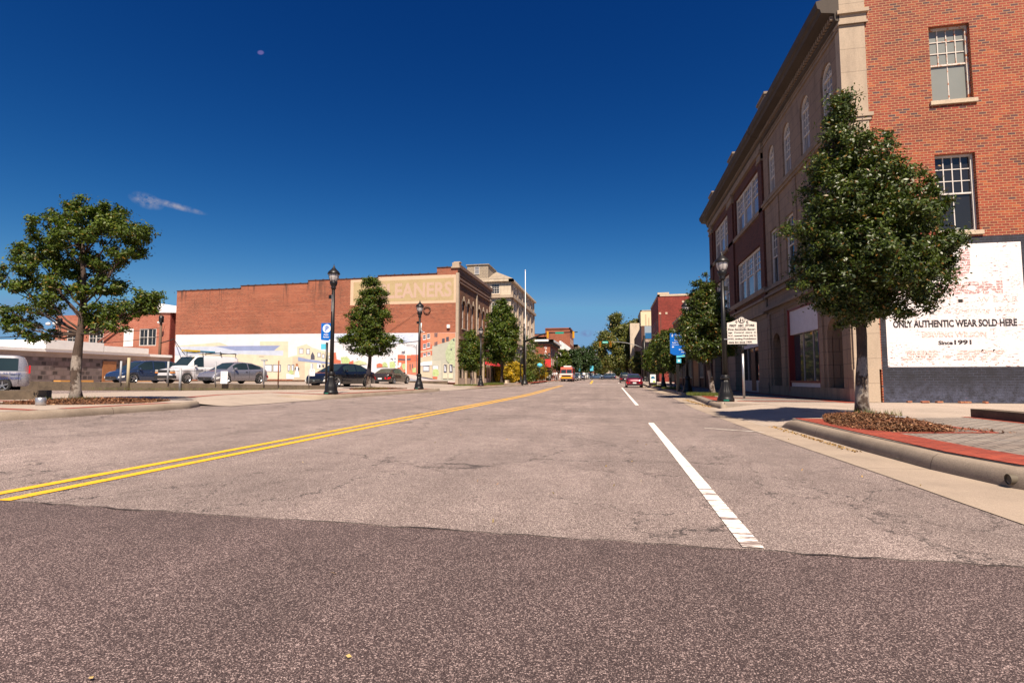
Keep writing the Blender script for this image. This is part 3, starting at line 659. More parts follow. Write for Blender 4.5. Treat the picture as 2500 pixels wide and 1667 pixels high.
sweep('kerb',[p for i in range(len(LK3)-1) for p in lin(LK3[i],LK3[i+1],4)[:-1]]+[LK3[-1]],lambda x,y:zroad(x,y),M['kerb'],.15,(.5,0),side=-1)
sweep('kerb',lin((-10.4,84),(-10.4,300),16),lambda x,y:zroad(x,y),M['kerb'],.15,side=-1)
for k in list(COL.objects):
    pass
slab('sidewalk',[(-16,7.3),(-11.3,7.34),(-10.9,7.5),(-10.65,7.95),(-10.57,8.6),(-10.57,10.5),(-10.65,11.4),(-11.1,12.3),(-11.9,12.7),(-12.3,12.7),(-12.3,16.95),(-11.2,17.2),(-10.65,17.4),(-10.5,17.8),(-10.53,29),(-10.75,30.4),(-11.4,31),(-12.5,31),(-16,31)],LZ,M['concrete'])
mb=MB(); mb.grid([[(-10.2,y,.205),(-10.6,y,.215),(-12.32,y,LZ+.001)] for y in (12.5,14,16,17.1)]); mb.grid([[(-10.2,y,.205),(-10.7,y,.215),(-12.5,y,LZ-.02)] for y in (30.9,34,38.5)]); mb.build('driveway',M['concrete'])['kind']='structure'
lz=lambda x,y: .35-.0135*max(0,-16-x)
sheet('sidewalk',[-60,-40,-30,-22,-16],[7.3,12,20,27],lz,M['concrete'])
slab('sidewalk',[(-60,51.3),(-15.7,51.3),(-15.7,66),(-10.5,66),(-10.6,39.3),(-10.9,38.7),(-12.5,38.5),(-12.5,31),(-16,31),(-16,49),(-60,49)],.335,M['concrete'],.2)
lotz=lambda x,y: .338+.265*min(1,max(0,(-16-x)/6))
sheet('parking_lot',[-60,-22,-20,-18,-16,-12.5],[27.3,31,40,51.2],lambda x,y: lotz(x,y)+(.003 if x>-17 else 0),M['lot'])
for x0,x1,q in ((-10.57,-11.02,[8.6,10.5,11.2]),(-10.53,-11.0,[18,24,29.5])):
    sheetpoly('brick_band',[(x0,q[0]),(x0,q[-1]),(x1,q[-1]),(x1,q[0])],LZ+.004,M['redpaver'])
sheetpoly('brick_band',[(-17,10.9),(-15.2,11.3),(-13.1,14.0),(-14.2,17),(-14.6,20.1),(-10.9,18.1),(-10.9,18.5),(-14.4,20.6),(-14.95,20.2),(-14.55,17),(-13.5,14.1),(-15.4,11.6),(-17,11.3)],LZ+.004,M['redpaver'])
sheetpoly('brick_band',[(-12.3,8.2),(-10.9,8.0),(-10.9,8.2),(-12.3,8.5)],LZ+.004,M['redpaver'])
sheetpoly('brick_band',[(-14.2,22),(-13.9,22),(-14.6,31),(-15.0,31)],LZ+.004,M['redpaver'])
sheetpoly('brick_band',[(-10.62,40),(-11.1,40),(-11.1,66),(-10.62,66)],.339,M['redpaver'])
sheetpoly('brick_band',[(-12.6,45.9),(-15.6,46.4),(-15.6,50),(-12.6,50)],.339,M['redpaver'])
for x0,x1,nm in ((-16.,-10.55,'sidewalk'),(3.88,9,'sidewalk')):
    sheet(nm,[x0,x1],[66 if x0<0 else 60,75,84]+[84+12*i for i in range(1,22)],lambda x,y:rise(y)+(.3 if x<0 else .17),M['concrete'])
sheet('brick_band',[-12.2,-10.6],[66,84,120,200],lambda x,y:rise(y)+.31,M['redpaver'])
# ------------------------------------------------------------------ building materials
RED=[(0,(.14,.03,.022)),(.045,(.08,.03,.04)),(.1,(.20,.030,.015)),(.6,(.285,.036,.015)),(.9,(.32,.052,.018)),(1,(.38,.085,.024))]
M['brickA']=brick('orange_red_brick',RED,(.46,.26,.125),.215,.083,.0105,rough=.8,pale=.12)
M['brickL']=brick('old_red_brick',[(0,(.14,.026,.016)),(.3,(.25,.046,.022)),(.8,(.30,.064,.028)),(1,(.27,.075,.045))],(.42,.22,.13),.22,.084,.012,streaktop=11.4,pale=.85,patch=((.36,.12,.065),.35))
M['brickR']=brick('deep_red_brick',[(0,(.16,.018,.012)),(.5,(.24,.027,.017)),(1,(.29,.042,.026))],(.2,.05,.035),.22,.08,.009)
M['brickD']=brick('dark_brown_brick',[(0,(.06,.010,.007)),(.5,(.11,.018,.010)),(1,(.15,.032,.018))],(.10,.045,.03),.22,.085,.02,bumpd=.012)
M['brickF']=brick('weathered_front_brick',[(0,(.10,.03,.013)),(.5,(.19,.06,.025)),(1,(.26,.1,.045))],(.2,.11,.06),.22,.085,.013,stain=.55)
M['brickO']=brick('distant_orange_brick',[(0,(.26,.06,.028)),(1,(.35,.1,.045))],(.34,.15,.09),.3,.1,.012)
M['brickP']=brick('pale_red_brick',[(0,(.32,.075,.045)),(.5,(.40,.11,.062)),(1,(.42,.13,.085))],(.42,.21,.14),.24,.09,.012,patch=((.45,.18,.11),.5))
M['stone']=stone('shaded_weathered_limestone',(.29,.205,.148),(.21,.145,.102),.95,.48,.5)  # base colour lowered to put extra shade into the street fronts, besides weather stains
M['stone_warm']=stone('sunlit_limestone',(.44,.345,.255),(.38,.29,.21),2.5,.8,.28,.006)
M['stone_trim']=stone('stained_stone_trim',(.28,.21,.155),(.21,.155,.11),1.6,3.,.65,.008,(.05,.038,.03))
M['roofdark']=stone('dark_cornice_metal',(.045,.034,.028),(.085,.065,.05),4,3,.5,.004,(.015,.012,.01))
M['stucco']=concrete('stucco',(.42,.33,.28),40,.35)
M['cstone']=stone('pale_court_stone',(.60,.50,.38),(.54,.44,.33),1.2,.6,.35,.01,(.12,.09,.06))
M['slate']=stone('patched_slate',(.30,.25,.2),(.42,.33,.22),.5,.25,.4,.02,(.06,.05,.05))
M['navy']=painted_brick('navy_painted_brick',(.013,.012,.019),.66,(.3,.07,.04),lines=.6,light=((.11,.12,.19),.18))
M['whitep']=painted_brick('white_painted_brick',(.80,.75,.74),.565,(.26,.07,.06),lines=.5)
M['tan_sign']=painted_brick('faded_tan_sign_paint',(.47,.36,.19),.555,(.42,.18,.13),.22,.084,lines=.9)
M['cream_sign']=painted_brick('faded_cream_sign_paint',(.62,.45,.31),.58,(.45,.2,.14),.22,.084,lines=.6)
M['pink_letters']=letter_paint('faded_pink_letters',(.50,.34,.30),(.45,.33,.18),.52)
M['ghost_red']=letter_paint('ghost_red_letters',(.42,.23,.22),(.80,.75,.74),.53,(10,20,1))
M['ghost_pale']=letter_paint('ghost_pale_letters',(.50,.32,.29),(.80,.75,.74),.52,(14,34,1))
M['black_letters']=letter_paint('black_sign_letters',(.018,.014,.02),(.55,.4,.4),.64)
M['wframe']=plain('white_window_paint',(.60,.56,.52),.55,var=.3,sc=6,obj=False)
M['wframe_rust']=None
N=NT('rusty_white_paint'); v=N.pos(); M['wframe_rust']=N.fin(N.mix(N.step(N.noise(v,7,5,.7),.52,.6),(.6,.54,.48),(.42,.12,.03)),.7)
M['wframe_dim']=plain('grey_window_paint',(.42,.36,.34),.6,var=.2,sc=6,obj=False)
M['sill']=concrete('sandstone_sill',(.58,.47,.35),30,.35)
M['gl_dust']=glass('dusty_glass',(.13,.14,.13),.35,.6,(.26,.27,.245)); M['gl_dark']=glass('dark_glass',(.012,.011,.012),.06,.12,(.09,.085,.085)); M['gl_sky']=glass('window_glass',(.02,.026,.035),.03)
M['gl_pale']=glass('curtained_glass',(.16,.16,.17),.08,.4,(.36,.35,.36))
M['redpaint']=plain('red_shopfront_paint',(.17,.013,.012),.5,obj=False)
M['pinkpanel']=plain('pale_panel',(.62,.57,.60),.6,obj=False,var=.18)
M['wood']=plain('stained_wood',(.30,.12,.045),.6,obj=False,var=.3)
M['brownpaint']=plain('brown_shop_paint',(.10,.045,.03),.6,obj=False)
M['black']=plain('black_enamel',(.012,.011,.011),.38,0,.2,spec=.35)
M['whitemetal']=plain('white_roof_metal',(.80,.78,.76),.5,obj=False)
M['coping']=plain('dark_tile_coping',(.07,.045,.04),.5,obj=False,var=.3)
M['grimy']=concrete('grimy_block',(.135,.10,.068),9,.85,None,(.03,.021,.015))

# ------------------------------------------------------------------ corner building, right
oA=(7.68,18.65,.2)
A=thing('corner_building','tall corner building with stone street front, sunlit orange brick side wall and painted white sign','building',oA)
P=mapper('W',7.68); PS=mapper('S',18.65)
yw=[(19.38,20.4),(21.58,22.6),(23.8,24.86),(26.08,27.14)]
H=[(a,b,9.95,12.28,True) for a,b in yw]+[(a,b,5.5,8.14,False) for a,b in yw]
H+=[(19.5,20.75,.2,3.12,True),(21.5,25.0,.4,3.98,False),(26.1,27.3,.2,3.12,True)]
mb=wall(MB(),P,18.65,27.9,.2,13.7,H,.18)
mb.build('front_wall',M['stone'],A,oA)
mb=MB()
for z0,z1,d in ((9.62,9.74,.16),(9.5,9.62,.1),(9.78,9.94,.06),(5.28,5.42,.12),(4.98,5.08,.16),(4.3,4.42,.2),(4.42,4.5,.12),(4.1,4.14,.05),(.2,.62,.035),(12.72,12.8,.06),(12.95,13.0,.04)):
    mb.mbox(P,18.64,27.93,z0,z1,-.02,d)
mb.build('stone_band',M['stone_trim'],A,oA)
mb=MB()
for a,b in yw:
    if True: mb.mbox(P,a-.5 if a>19.5 else a-.3,a-.14,5.45,9.48,-.01,.05); 
for y in (18.75,21.05,25.35,27.55): mb.mbox(P,y-.06,y+.28,.62,4.1,-.01,.07)
mb.split('pilaster',M['stone'],A,oA)
# cornice
mb=MB()
def cornice(mb,y0,y1):
    prof=[(0,13.0),(.12,13.05),(.14,13.14),(.14,13.3),(.2,13.32),(.55,13.38),(.58,13.5),(.66,13.55),(.70,13.72),(.70,13.8),(0,13.95)]
    mb.prism([P(y0,z,d) for d,z in prof],(0,y1-y0,0))
mb.mat(0); cornice(mb,18.6,27.9); mb.build('cornice',M['roofdark'],A,oA)
mb=MB()
for i in range(52): y=18.7+i*.178; mb.mbox(P,y,y+.1,13.14,13.29,.14,.24)
mb.build('dentil_row',M['stone_trim'],A,oA)
# side wall
W1=(10.33,11.5,9.93,12.48); W2=(10.29,11.43,5.62,8.16)
hol=[W1,W2]+[(x,x+1.2,z0,z1) for x in (15.2,20.2) for z0,z1 in ((9.93,12.48),(5.62,8.16))]
mb=wall(MB(),PS,8.44,25,5.43,14.35,hol,.22); mb.mbox(PS,8.44,8.475,.2,5.43,-.2,0); mb.build('side_wall',M['brickA'],A,oA)
mb=wall(MB(),PS,8.475,25,.2,5.43,[(8.64,12.5,1.32,5.2)],.0)
mb.build('painted_wall',M['navy'],A,oA)
mb=MB(); mb.poly([PS(8.64,1.32,.003),PS(12.5,1.32,.003),PS(12.5,5.2,.003),PS(8.64,5.2,.003)]); sg=mb.build('painted_sign',M['whitep'],A,oA); sg['label']='peeling white painted wall sign with black lettering'
mb=MB(); mb.poly([PS(8.64,5.19,-.01),PS(12.5,5.19,-.01),PS(12.5,1.3,-.01),PS(8.64,1.3,-.01)]); mb.build('sign_backing',M['navy'],A,oA)
for tx,u,z,wd,ht,m,bo,sh in (('ONLY AUTHENTIC WEAR SOLD HERE',8.84,2.565,3.42,.235,'black_letters',.042,0),('Since',10.09,2.01,.40,.13,'black_letters',.042,0),('1991',10.53,2.01,.47,.15,'black_letters',.042,0),
    ('U',10.22,4.1,.88,.95,'ghost_red',.07,0),('FASHION',9.02,3.58,2.92,.42,'ghost_red',.07,0),('SERVING WILSON',9.64,2.24,1.78,.19,'ghost_pale',.04,0),('399 - 0777',9.07,1.5,2.88,.36,'ghost_pale',.06,.2),
    ('A T H L E T I C   W E A R',9.1,3.33,3.24,.17,'ghost_pale',0,0),('Fashion & Sporting Wear',9.3,2.96,3.06,.2,'ghost_pale',0,.3)):
    text_mb(tx,PS,u,z,wd,ht,.007,bold=bo,shear=sh).build('lettering',M[m],sg,oA)
mb=MB(); mb.mbox(PS,10.71,10.83,3.34,3.44,.003,.01); mb.build('wall_vent',M['dark'],A,oA)
for k,(u0,u1,z0,z1) in enumerate(hol): window(A,oA,PS,u0,u1,z0,z1,M['wframe_rust'] if k in(0,) else M['wframe'],M['gl_dust'] if k==0 else M['gl_dark'],.2,(4,3),(2,1),.5,.07,.028,M['sill'])
# corner pilaster of stone on the side wall
mb=MB(); mb.mbox(PS,7.66,8.44,1.25,12.86,-.3,.03); mb.mbox(PS,7.62,8.36,.2,1.25,-.3,.06); mb.mbox(PS,7.66,8.5,12.86,13.3,-.3,.05);mb.mbox(PS,7.62,8.52,12.86,12.93,-.3,.1);mb.mbox(PS,7.6,8.56,13.22,13.34,-.3,.13); mb.mbox(PS,7.64,8.46,13.34,14.3,-.3,.04)
mb.mbox(PS,7.62,8.56,9.62,9.74,-.3,.1);mb.mbox(PS,7.64,8.5,9.5,9.62,-.3,.06);mb.mbox(PS,7.62,8.52,5.28,5.42,-.3,.08)
mb.build('corner_pilaster',M['stone_warm'],A,oA)
mb=MB(); 
for z in (1.3,2.1,2.9,3.7): mb.mbox(PS,8.3,8.46,z+.42,z+.8,0.0,.022)
mb.split('brick_quoin',M['brickA'],A,oA)
# windows of the street front
for i,(a,b) in enumerate(yw):
    window(A,oA,P,a,b,9.95,12.28,M['wframe'],M['gl_pale'],.15,(4,3),(2,1),.42,.08,.03,None,True)
    window(A,oA,P,a,b,5.5,8.14,M['wframe'],M['gl_dark'],.15,(3,3),(1,1),.5,.08,.03,M['stone_trim'])
for a,b in ((19.5,20.75),(26.1,27.3)):
    mb=MB(); mb.box(7.84,8.4,a-.02,a+.0,.2,3.2); mb.box(7.84,8.4,b,b+.02,.2,3.2); mb.box(8.38,8.42,a,b,.2,3.2); mb.box(7.84,8.4,a,b,3.18,3.22); mb.build('porch_lining',M['stone'],A,oA)
    mb=MB(); mb.box(8.34,8.38,a+.25,b-.25,.22,2.5); d=mb.build('door',M['brownpaint'],A,oA); mb=MB(); mb.box(8.3,8.34,a+.3,a+.34,1.0,1.3); mb.build('handle',M['black'],d,oA)
# shopfront with red frame
sf=MB(); sf.mbox(P,21.5,21.58,.4,3.98,-.28,.0); sf.mbox(P,24.9,25.0,.4,3.98,-.28,.04); sf.mbox(P,21.58,24.9,.78,.86,-.28,.01); sf.mbox(P,21.58,24.9,3.9,3.98,-.28,.0)
s_=sf.build('shopfront',M['redpaint'],A,oA)
mb=MB(); mb.mbox(P,21.58,24.9,.4,.78,-.28,-.04); mb.build('white_panel',M['pinkpanel'],s_,oA); mb=MB(); mb.mbox(P,21.58,24.9,2.86,3.9,-.28,-.05); mb.build('white_panel',M['pinkpanel'],s_,oA)
mb=MB(); mb.mbox(P,21.58,24.9,.86,2.86,-.24,-.2); mb.build('pane',M['gl_sky'],s_,oA)
mb=MB(); 
for y in (22.6,23.7): mb.mbox(P,y,y+.03,.86,2.86,-.22,-.17)
mb.split('glazing_bar',M['wframe_dim'],s_,oA)
# body and roof
mb=MB(); mb.box(8.0,25,18.85,27.9,13.6,13.75); mb.box(24.7,25,18.9,27.9,.2,13.6); mb.box(8.3,24.7,19.0,27.6,.2,.3); mb.build('roof',M['roofdark'],A,oA)
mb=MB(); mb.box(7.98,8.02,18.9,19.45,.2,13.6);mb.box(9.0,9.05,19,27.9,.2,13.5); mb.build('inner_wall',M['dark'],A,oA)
mb=MB(); mb.box(7.9,25,18.64,18.9,14.35,14.5); mb.build('coping',M['sill'],A,oA)

# ------------------------------------------------------------------ neighbouring three-storey brick building
oB=(7.68,27.9,.2)
B=thing('brick_building','three storey dark brown brick building with white triple windows and a heavy dark cornice','building',oB)
T=[(28.9,34.3),(36.3,41.2)]
H=[(a,b,z0,z1) for a,b in T for z0,z1 in ((9.75,12.1),(5.6,8.0))]
mb=wall(MB(),P,27.92,42.6,4.9,12.75,H,.22); mb.build('front_wall',M['brickD'],B,oB)
mb=MB()
for y0,y1 in ((27.93,28.6),(34.6,36.0),(41.5,42.6)): mb.mbox(P,y0,y1,4.95,12.5,-.01,.1); 
mb.split('brick_pier',M['brickD'],B,oB)
mb=MB()
for y0,y1 in ((27.93,28.65),(34.55,36.05),(41.45,42.65)): mb.mbox(P,y0-.03,y1+.03,12.1,12.2,-.01,.16); mb.mbox(P,y0,y1,12.2,12.6,-.01,.13); mb.mbox(P,y0-.05,y1+.05,12.5,12.66,-.01,.2)
mb.split('capital',M['stone_trim'],B,oB)
mb=MB()
for z0,z1,d in ((12.7,13.05,.1),(12.62,12.7,.16),(9.5,9.72,.1),(5.3,5.56,.16),(4.3,4.95,.1),(4.9,5.02,.22),(4.2,4.32,.22),(4.0,4.2,.08),(3.5,4.0,.05)): mb.mbox(P,27.92,42.66,z0,z1,-.05,d)
mb.build('stone_band',M['stone_trim'],B,oB)
mb=MB(); cornice(mb,27.95,43.3); mb.build('cornice',M['roofdark'],B,oB)
mb=MB()
for i in range(84): y=28+i*.18; mb.mbox(P,y,y+.1,13.14,13.29,.14,.24)
mb.build('dentil_row',M['stone_trim'],B,oB)
for a,b in T:
    for z0,z1 in ((9.75,12.1),(5.6,8.0)): window(B,oB,P,a,b,z0,z1,M['wframe'],M['gl_pale'],.2,(3,3),(1,1),.52,.12,.04,M['stone_trim'],mull=3)
for y0,y1,z1 in ((27.35,28.7,15.3),(34.5,35.9,15.3),(41.6,43.0,15.3)):
    mb=MB(); mb.box(7.72,8.6,y0,y1,13.7,z1); mb.box(7.66,8.66,y0-.05,y1+.05,z1,z1+.12); mb.build('roof_pier',M['stone_trim'],B,oB)
# ground floor shopfronts
mb=MB()
for y0,y1 in ((27.94,29.7),(35.1,37.1),(41.8,42.6)): mb.mbox(P,y0,y1,.2,3.5,-.5,.06); mb.mbox(P,y0-.04,y1+.04,.2,.75,-.5,.1)
mb.split('stone_pier',M['stone'],B,oB)
for y0,y1 in ((29.7,35.1),(37.1,41.8)):
    sf=MB(); sf.mbox(P,y0,y1,.2,.85,-.45,-.35); sf.mbox(P,y0,y1,3.1,3.5,-.45,-.3)
    n=4
    for i in range(n+1): u=y0+(y1-y0-.06)*i/n; sf.mbox(P,u,u+.06,.85,3.1,-.45,-.36)
    s_=sf.build('shopfront',M['brownpaint'] if y0>30 else M['wframe_dim'],B,oB)
    mb=MB(); mb.mbox(P,y0,y1,.85,3.1,-.44,-.41); mb.build('pane',M['gl_dark'],s_,oB)
    mb=MB(); um=(y0+y1)/2; mb.mbox(P,um-.45,um+.45,.25,2.5,-.4,-.33); d=mb.build('door',M['brownpaint'],s_,oB)
mb=MB(); mb.mbox(P,30,34.6,2.75,3.05,-.4,-.28); mb.build('white_board',M['pinkpanel'],B,oB)
mb=MB(); mb.box(7.9,20,27.93,42.6,13.3,13.6); mb.box(7.9,20,42.4,42.6,.2,13.3); mb.box(8.5,8.6,28,42.4,.2,13.3); mb.build('body',M['brickD'],B,oB)

# ------------------------------------------------------------------ simple building maker
def bld(name,label,x0,x1,y0,y1,z0,z1,mat,side,wins=(),trim=None,parapet=.3,wm=None,gm=None,cat='building',ww=1.,rows=(),cols=(),pitch=None,sidewin=(),extra=None,cornh=.3,cornd=.25):
    """front faces the street: side 'E' (left of street) or 'W' (right); the wall towards the camera is drawn too"""
    org=(x1 if side=='E' else x0,y0,z0); r=thing(name,label,cat,org)
    Pf=mapper(side,x1 if side=='E' else x0); Pc=mapper('S',y0)
    Hs=[(y-ww/2,y+ww/2,za,zb) for y in cols for za,zb in rows]
    wall(MB(),Pf,y0,y1,z0,z1,Hs,.15).build('front_wall',mat,r,org)
    Hc=[(x-ww/2,x+ww/2,za,zb) for x,za,zb in sidewin]
    wall(MB(),Pc,x0,x1,z0,z1,Hc,.12).build('side_wall',mat,r,org)
    mb=MB(); s=-1 if side=='E' else 1
    mb.box(x0+.2,x1-.2,y0+.2,y1,z1-.45,z1-.3); mb.box(x0+.3,x1-.3,y1-.15,y1-.02,z0,z1-.3); (mb.box(x0+.05,x0+.2,y0+.1,y1,z0,z1-.02) if side=='E' else mb.box(x1-.2,x1-.05,y0+.1,y1,z0,z1-.02))
    mb.build('roof',M['roofdark'],r,org)
    if trim:
        mb=MB(); mb.mbox(Pf,y0-cornd,y1,z1,z1+cornh,-.3,cornd); 
        if side=='E': mb.mbox(Pc,x0,x1+cornd,z1,z1+cornh-.003,-.3,cornd)
        else: mb.mbox(Pc,x0-cornd,x1,z1,z1+cornh-.003,-.3,cornd)
        mb.build('cornice',trim,r,org)
    for u0,u1,za,zb in Hs: window(r,org,Pf,u0,u1,za,zb,wm or M['wframe'],gm or M['gl_dark'],.13,(2,2),(2,1),.5,.08,.04,M['sill'])
    for u0,u1,za,zb in Hc: window(r,org,Pc,u0,u1,za,zb,wm or M['wframe'],gm or M['gl_dark'],.1,(3,3),(3,2),.5,.08,.04,M['sill'])
    return r,org,Pf,Pc
# low shops beyond on the right
r,org,Pf,Pc=bld('shop_building','low brown shop row beyond the dark brick building with timber boarded doorway','',0,0,0,0,0,0,'W') if False else bld('shop_building','low brown shop row beyond the dark brick building with timber boarded doorway',7.68,18,42.9,69.5,.2,7.9,M['brickF'],'W',trim=M['sill'],cornh=.2,cornd=.12)
mb=MB(); mb.mbox(Pf,43,69.3,3.6,4.4,0,.15); mb.build('sign_fascia',M['brownpaint'],r,org)
mb=MB()
for y in (43.2,46.2,49.0,52.9,57.0,60.5,64.5): mb.mbox(Pf,y,y+.5,.22,3.6,0,.12)
mb.split('pier',M['brownpaint'],r,org)
mb=MB(); mb.mbox(Pf,49.5,52.8,.25,3.45,.0,.06); mb.build('boarded_doorway',M['wood'],r,org)
for y0,y1 in ((46.7,48.9),(53.4,56.9),(57.5,60.4),(61,64.4)):
    mb=MB()
    for i in range(4): u=y0+(y1-y0-.08)*i/3; mb.mbox(Pf,u,u+.08,1.1,3.4,.0,.08)
    mb.mbox(Pf,y0,y1,1.0,1.1,0,.09); s_=mb.build('shop_window',M['sill'],r,org); mb=MB(); mb.mbox(Pf,y0,y1,1.1,3.4,.003,.02); mb.build('pane',M['gl_dark'],s_,org)
mb=MB(); mb.prism([(8,42.95,7.9),(8,69.4,7.9),(8,69.4,8.05)],(6,0,0)); mb.build('roof_edge',M['whitemetal'],r,org)
# red brick building with stone trim
r,org,Pf,Pc=bld('brick_building','deep red brick building with stepped parapet and cream stone squares, on the right',7.68,24,91,108,.25,14.9,M['brickR'],'W',trim=M['sill'],cornh=.32,cornd=.08,rows=((5.5,8.2),(9.2,11.4)),cols=(94,97,100,103,106),ww=1.5)
mb=MB(); mb.box(7.6,9.5,90.9,91.3,15.2,15.55); mb.build('raised_parapet',M['sill'],r,org)
mb=MB()
for x,z in ((7.95,12.0),(9.0,12.0),(11.75,13.9),(11.75,13.0)): mb.mbox(Pc,x-.17,x+.17,z-.17,z+.17,0,.05)
mb.mbox(Pc,11.6,13.2,12.0,12.35,0,.06); mb.split('stone_square',M['sill'],r,org)
mb=MB(); mb.mbox(Pc,11.75,13.1,10.1,11.95,0,.03); p_=mb.build('window_poster',M['whitemetal'],r,org)
mb=MB(); cx=12.5
for pts in ([(cx-.28,10.25),(cx+.3,10.25),(cx+.2,10.8),(cx+.24,11.1),(cx-.2,11.1),(cx-.24,10.8)],[(cx-.12,11.1),(cx+.12,11.1),(cx+.13,11.35),(cx-.13,11.35)],[(cx-.4,11.36),(cx+.36,11.3),(cx+.3,11.38),(cx+.16,11.42),(cx+.1,11.6),(cx-.14,11.6),(cx-.18,11.42)],[(cx-.24,11.05),(cx-.62,10.85),(cx-.66,11.15),(cx-.54,11.2),(cx-.5,11.0),(cx-.2,10.88)]):
    mb.poly([Pc(u,z,.034) for u,z in pts])
mb.build('silhouette',M['dark'],p_,org)
mb=MB(); mb.mbox(Pc,8.0,8.1,3.6,12.0,.005,.03); mb.build('pipe',M['brownpaint'],r,org)
# shop fronts ground floor of it
mb=MB(); mb.mbox(Pc,9.2,14,.4,3.4,.0,.03); mb.build('shop_window',M['gl_dark'],r,org)
# poster building: glass top above dark brick
r,org,Pf,Pc=bld('glass_topped_building','narrow building with dark wall strip and blue glass upper front near the oak',5.95,20,112,150,.5,12.0,M['brownpaint'],'W')
mb=MB(); mb.mbox(Pc,6.6,8.2,9.3,11.95,0,.06); g=mb.build('glass_front',plain('pale_blue_glazing',(.30,.36,.42),.2),r,org); mb=MB(); mb.mbox(Pc,6.7,8.2,9.3,10.5,.06,.08); mb.build('blue_pane',plain('blue_glazing',(.03,.13,.30),.2),g,org)
mb=MB(); mb.mbox(Pc,6.6,8.2,.6,9.2,0,.05); mb.build('cream_wall',M['stucco'],r,org)
r,org,Pf,Pc=bld('tower_block','pale yellow windowless tower rising behind the oak tree',7.85,16,150,165,.7,19.9,plain('pale_yellow_render',(.70,.56,.36),.8,obj=False,var=.08),'W',trim=M['sill'],cornh=.25,cornd=.1)
mb=MB()
for x in (9.1,9.3,9.9,10.1): mb.mbox(Pc,x,x+.05,8,19 if x<9.5 else 18,0,.04)
mb.split('brown_joint',M['brownpaint'],r,org)  # upright brown painted strips on the tower wall
bld('concrete_building','lower pale concrete block just left of the yellow tower',4.9,7.7,151,175,.7,16.65,M['cstone'],'W')
for i,(y0,y1,h,mm,lb) in enumerate(((175,215,9.5,M['cstone'],'cream shop block hidden behind the oak'),(215,270,12,M['brickR'],'red brick block far down the right side'),(270,340,8,M['brickO'],'orange brick block farthest down the right side'))):
    bld('distant_building',lb,7.68,20,y0,y1-.4,1.,h,mm,'W',trim=M['sill'],rows=((5.2,7.),),cols=[y0+4+6*k for k in range(int((y1-y0)/6)-1)],ww=1.6)

r,org,Pf,Pc=bld('distant_building','pale house closing the far end of the street below the oak',-9,9,360,370,2.,9.5,M['cstone'],'W',trim=M['cstone'],sidewin=((-6,4,6.5),(-2,4,6.5),(2,4,6.5),(6,4,6.5)))
# ------------------------------------------------------------------ long brick building with mural, left
oL=(-15.7,51.27,.35)
Lb=thing('mural_building','long old red brick building with a painted street mural along its side and stepped parapet','building',oL)
PL=mapper('S',51.27); PE=mapper('E',-15.7)
steps=[(-49.5,-41.14,11.05,11.08),(-41.14,-32.78,11.37,11.38),(-32.78,-24.54,11.67,11.68),(-24.54,-17.94,11.9,11.88),(-17.94,-15.7,12.5,12.5)]
mb=MB()
for a,b,za,zb in steps:
    mb.poly([PL(a,.3),PL(b,.3),PL(b,zb),PL(a,za)]); 
mb.poly([(-49.5,51.27,.3),(-49.5,51.27,11),(-49.5,66.4,11),(-49.5,66.4,.3)])
mb.build('side_wall',M['brickL'],Lb,oL)
mb=MB()
for a,b,za,zb in steps:
    n=max(1,int((b-a)/.9))
    for i in range(n):
        u=a+(b-a)*i/n; v=a+(b-a)*(i+1)/n; z=za+(zb-za)*i/n
        mb.mbox(PL,u-.03,v-.02,z,z+.07,-.35,.06); mb.mbox(PL,v-.06,v+.05,z+.02,z+.12,-.35,.075)
mb.build('coping',M['coping'],Lb,oL)
mb=MB(); mb.box(-49.3,-16,51.5,66.2,10.6,10.7); mb.box(-49.4,-15.9,66.1,66.38,.3,10.6); mb.build('roof',M['roofdark'],Lb,oL)
# faded CLEANERS sign
mb=MB(); mb.poly([PL(-27.7,8.8,.004),PL(-15.8,8.78,.004),PL(-15.8,11.72,.004),PL(-24.5,11.75,.004),PL(-24.5,11.6,.004),PL(-27.7,11.55,.004)]); sg=mb.build('wall_sign',M['cream_sign'],Lb,oL); sg['label']='faded tan painted wall sign reading CLEANERS'
mb=MB(); mb.poly([PL(-27.35,9.1,.008),PL(-16.1,9.05,.008),PL(-16.1,11.4,.008),PL(-27.35,11.3,.008)]); mb.build('sign_field',M['tan_sign'],sg,oL)
text_mb('CLEANERS',PL,-24.8,9.4,8.5,1.62,.013,bold=.03).build('lettering',M['pink_letters'],sg,oL)
# stone corner strip, cap
mb=MB(); mb.mbox(PL,-15.85,-15.55,.35,11.9,-.3,.06); mb.mbox(PL,-16.25,-15.5,12.5,12.95,-.5,.12);mb.mbox(PL,-16.35,-15.45,12.4,12.55,-.5,.16); mb.mbox(PL,-16.1,-15.4,12.95,13.05,-.5,.1); mb.build('corner_pier',M['stone_warm'],Lb,oL)
mb=MB(); ring=[PL(-18.95+.36*cos(2*pi*i/20),8.1+.36*sin(2*pi*i/20),.1) for i in range(21)]; mb.tube(ring,.05,5); mb.build('iron_ring',M['brownpaint'],Lb,oL)
mb=MB(); mb.tube([PL(-19.3,8.3,.08),PL(-24.2,5.2,.08)],.015,4); mb.build('cable',M['black'],Lb,oL)
mb=MB(); mb.tube([PL(-19.4,5.8,.05),PL(-19.6,6.0,.25),PL(-19.5,6.7,.3)],.09,6); mb.tube([PL(-19.9,5.75,.05),PL(-19.2,5.75,.05)],.04,5); mb.build('vent_pipe',M['whitemetal'],Lb,oL)
mb=MB(); mb.mbox(PL,-16.75,-16.45,6.15,6.5,0,.2); mb.build('wall_light',M['whitemetal'],Lb,oL)
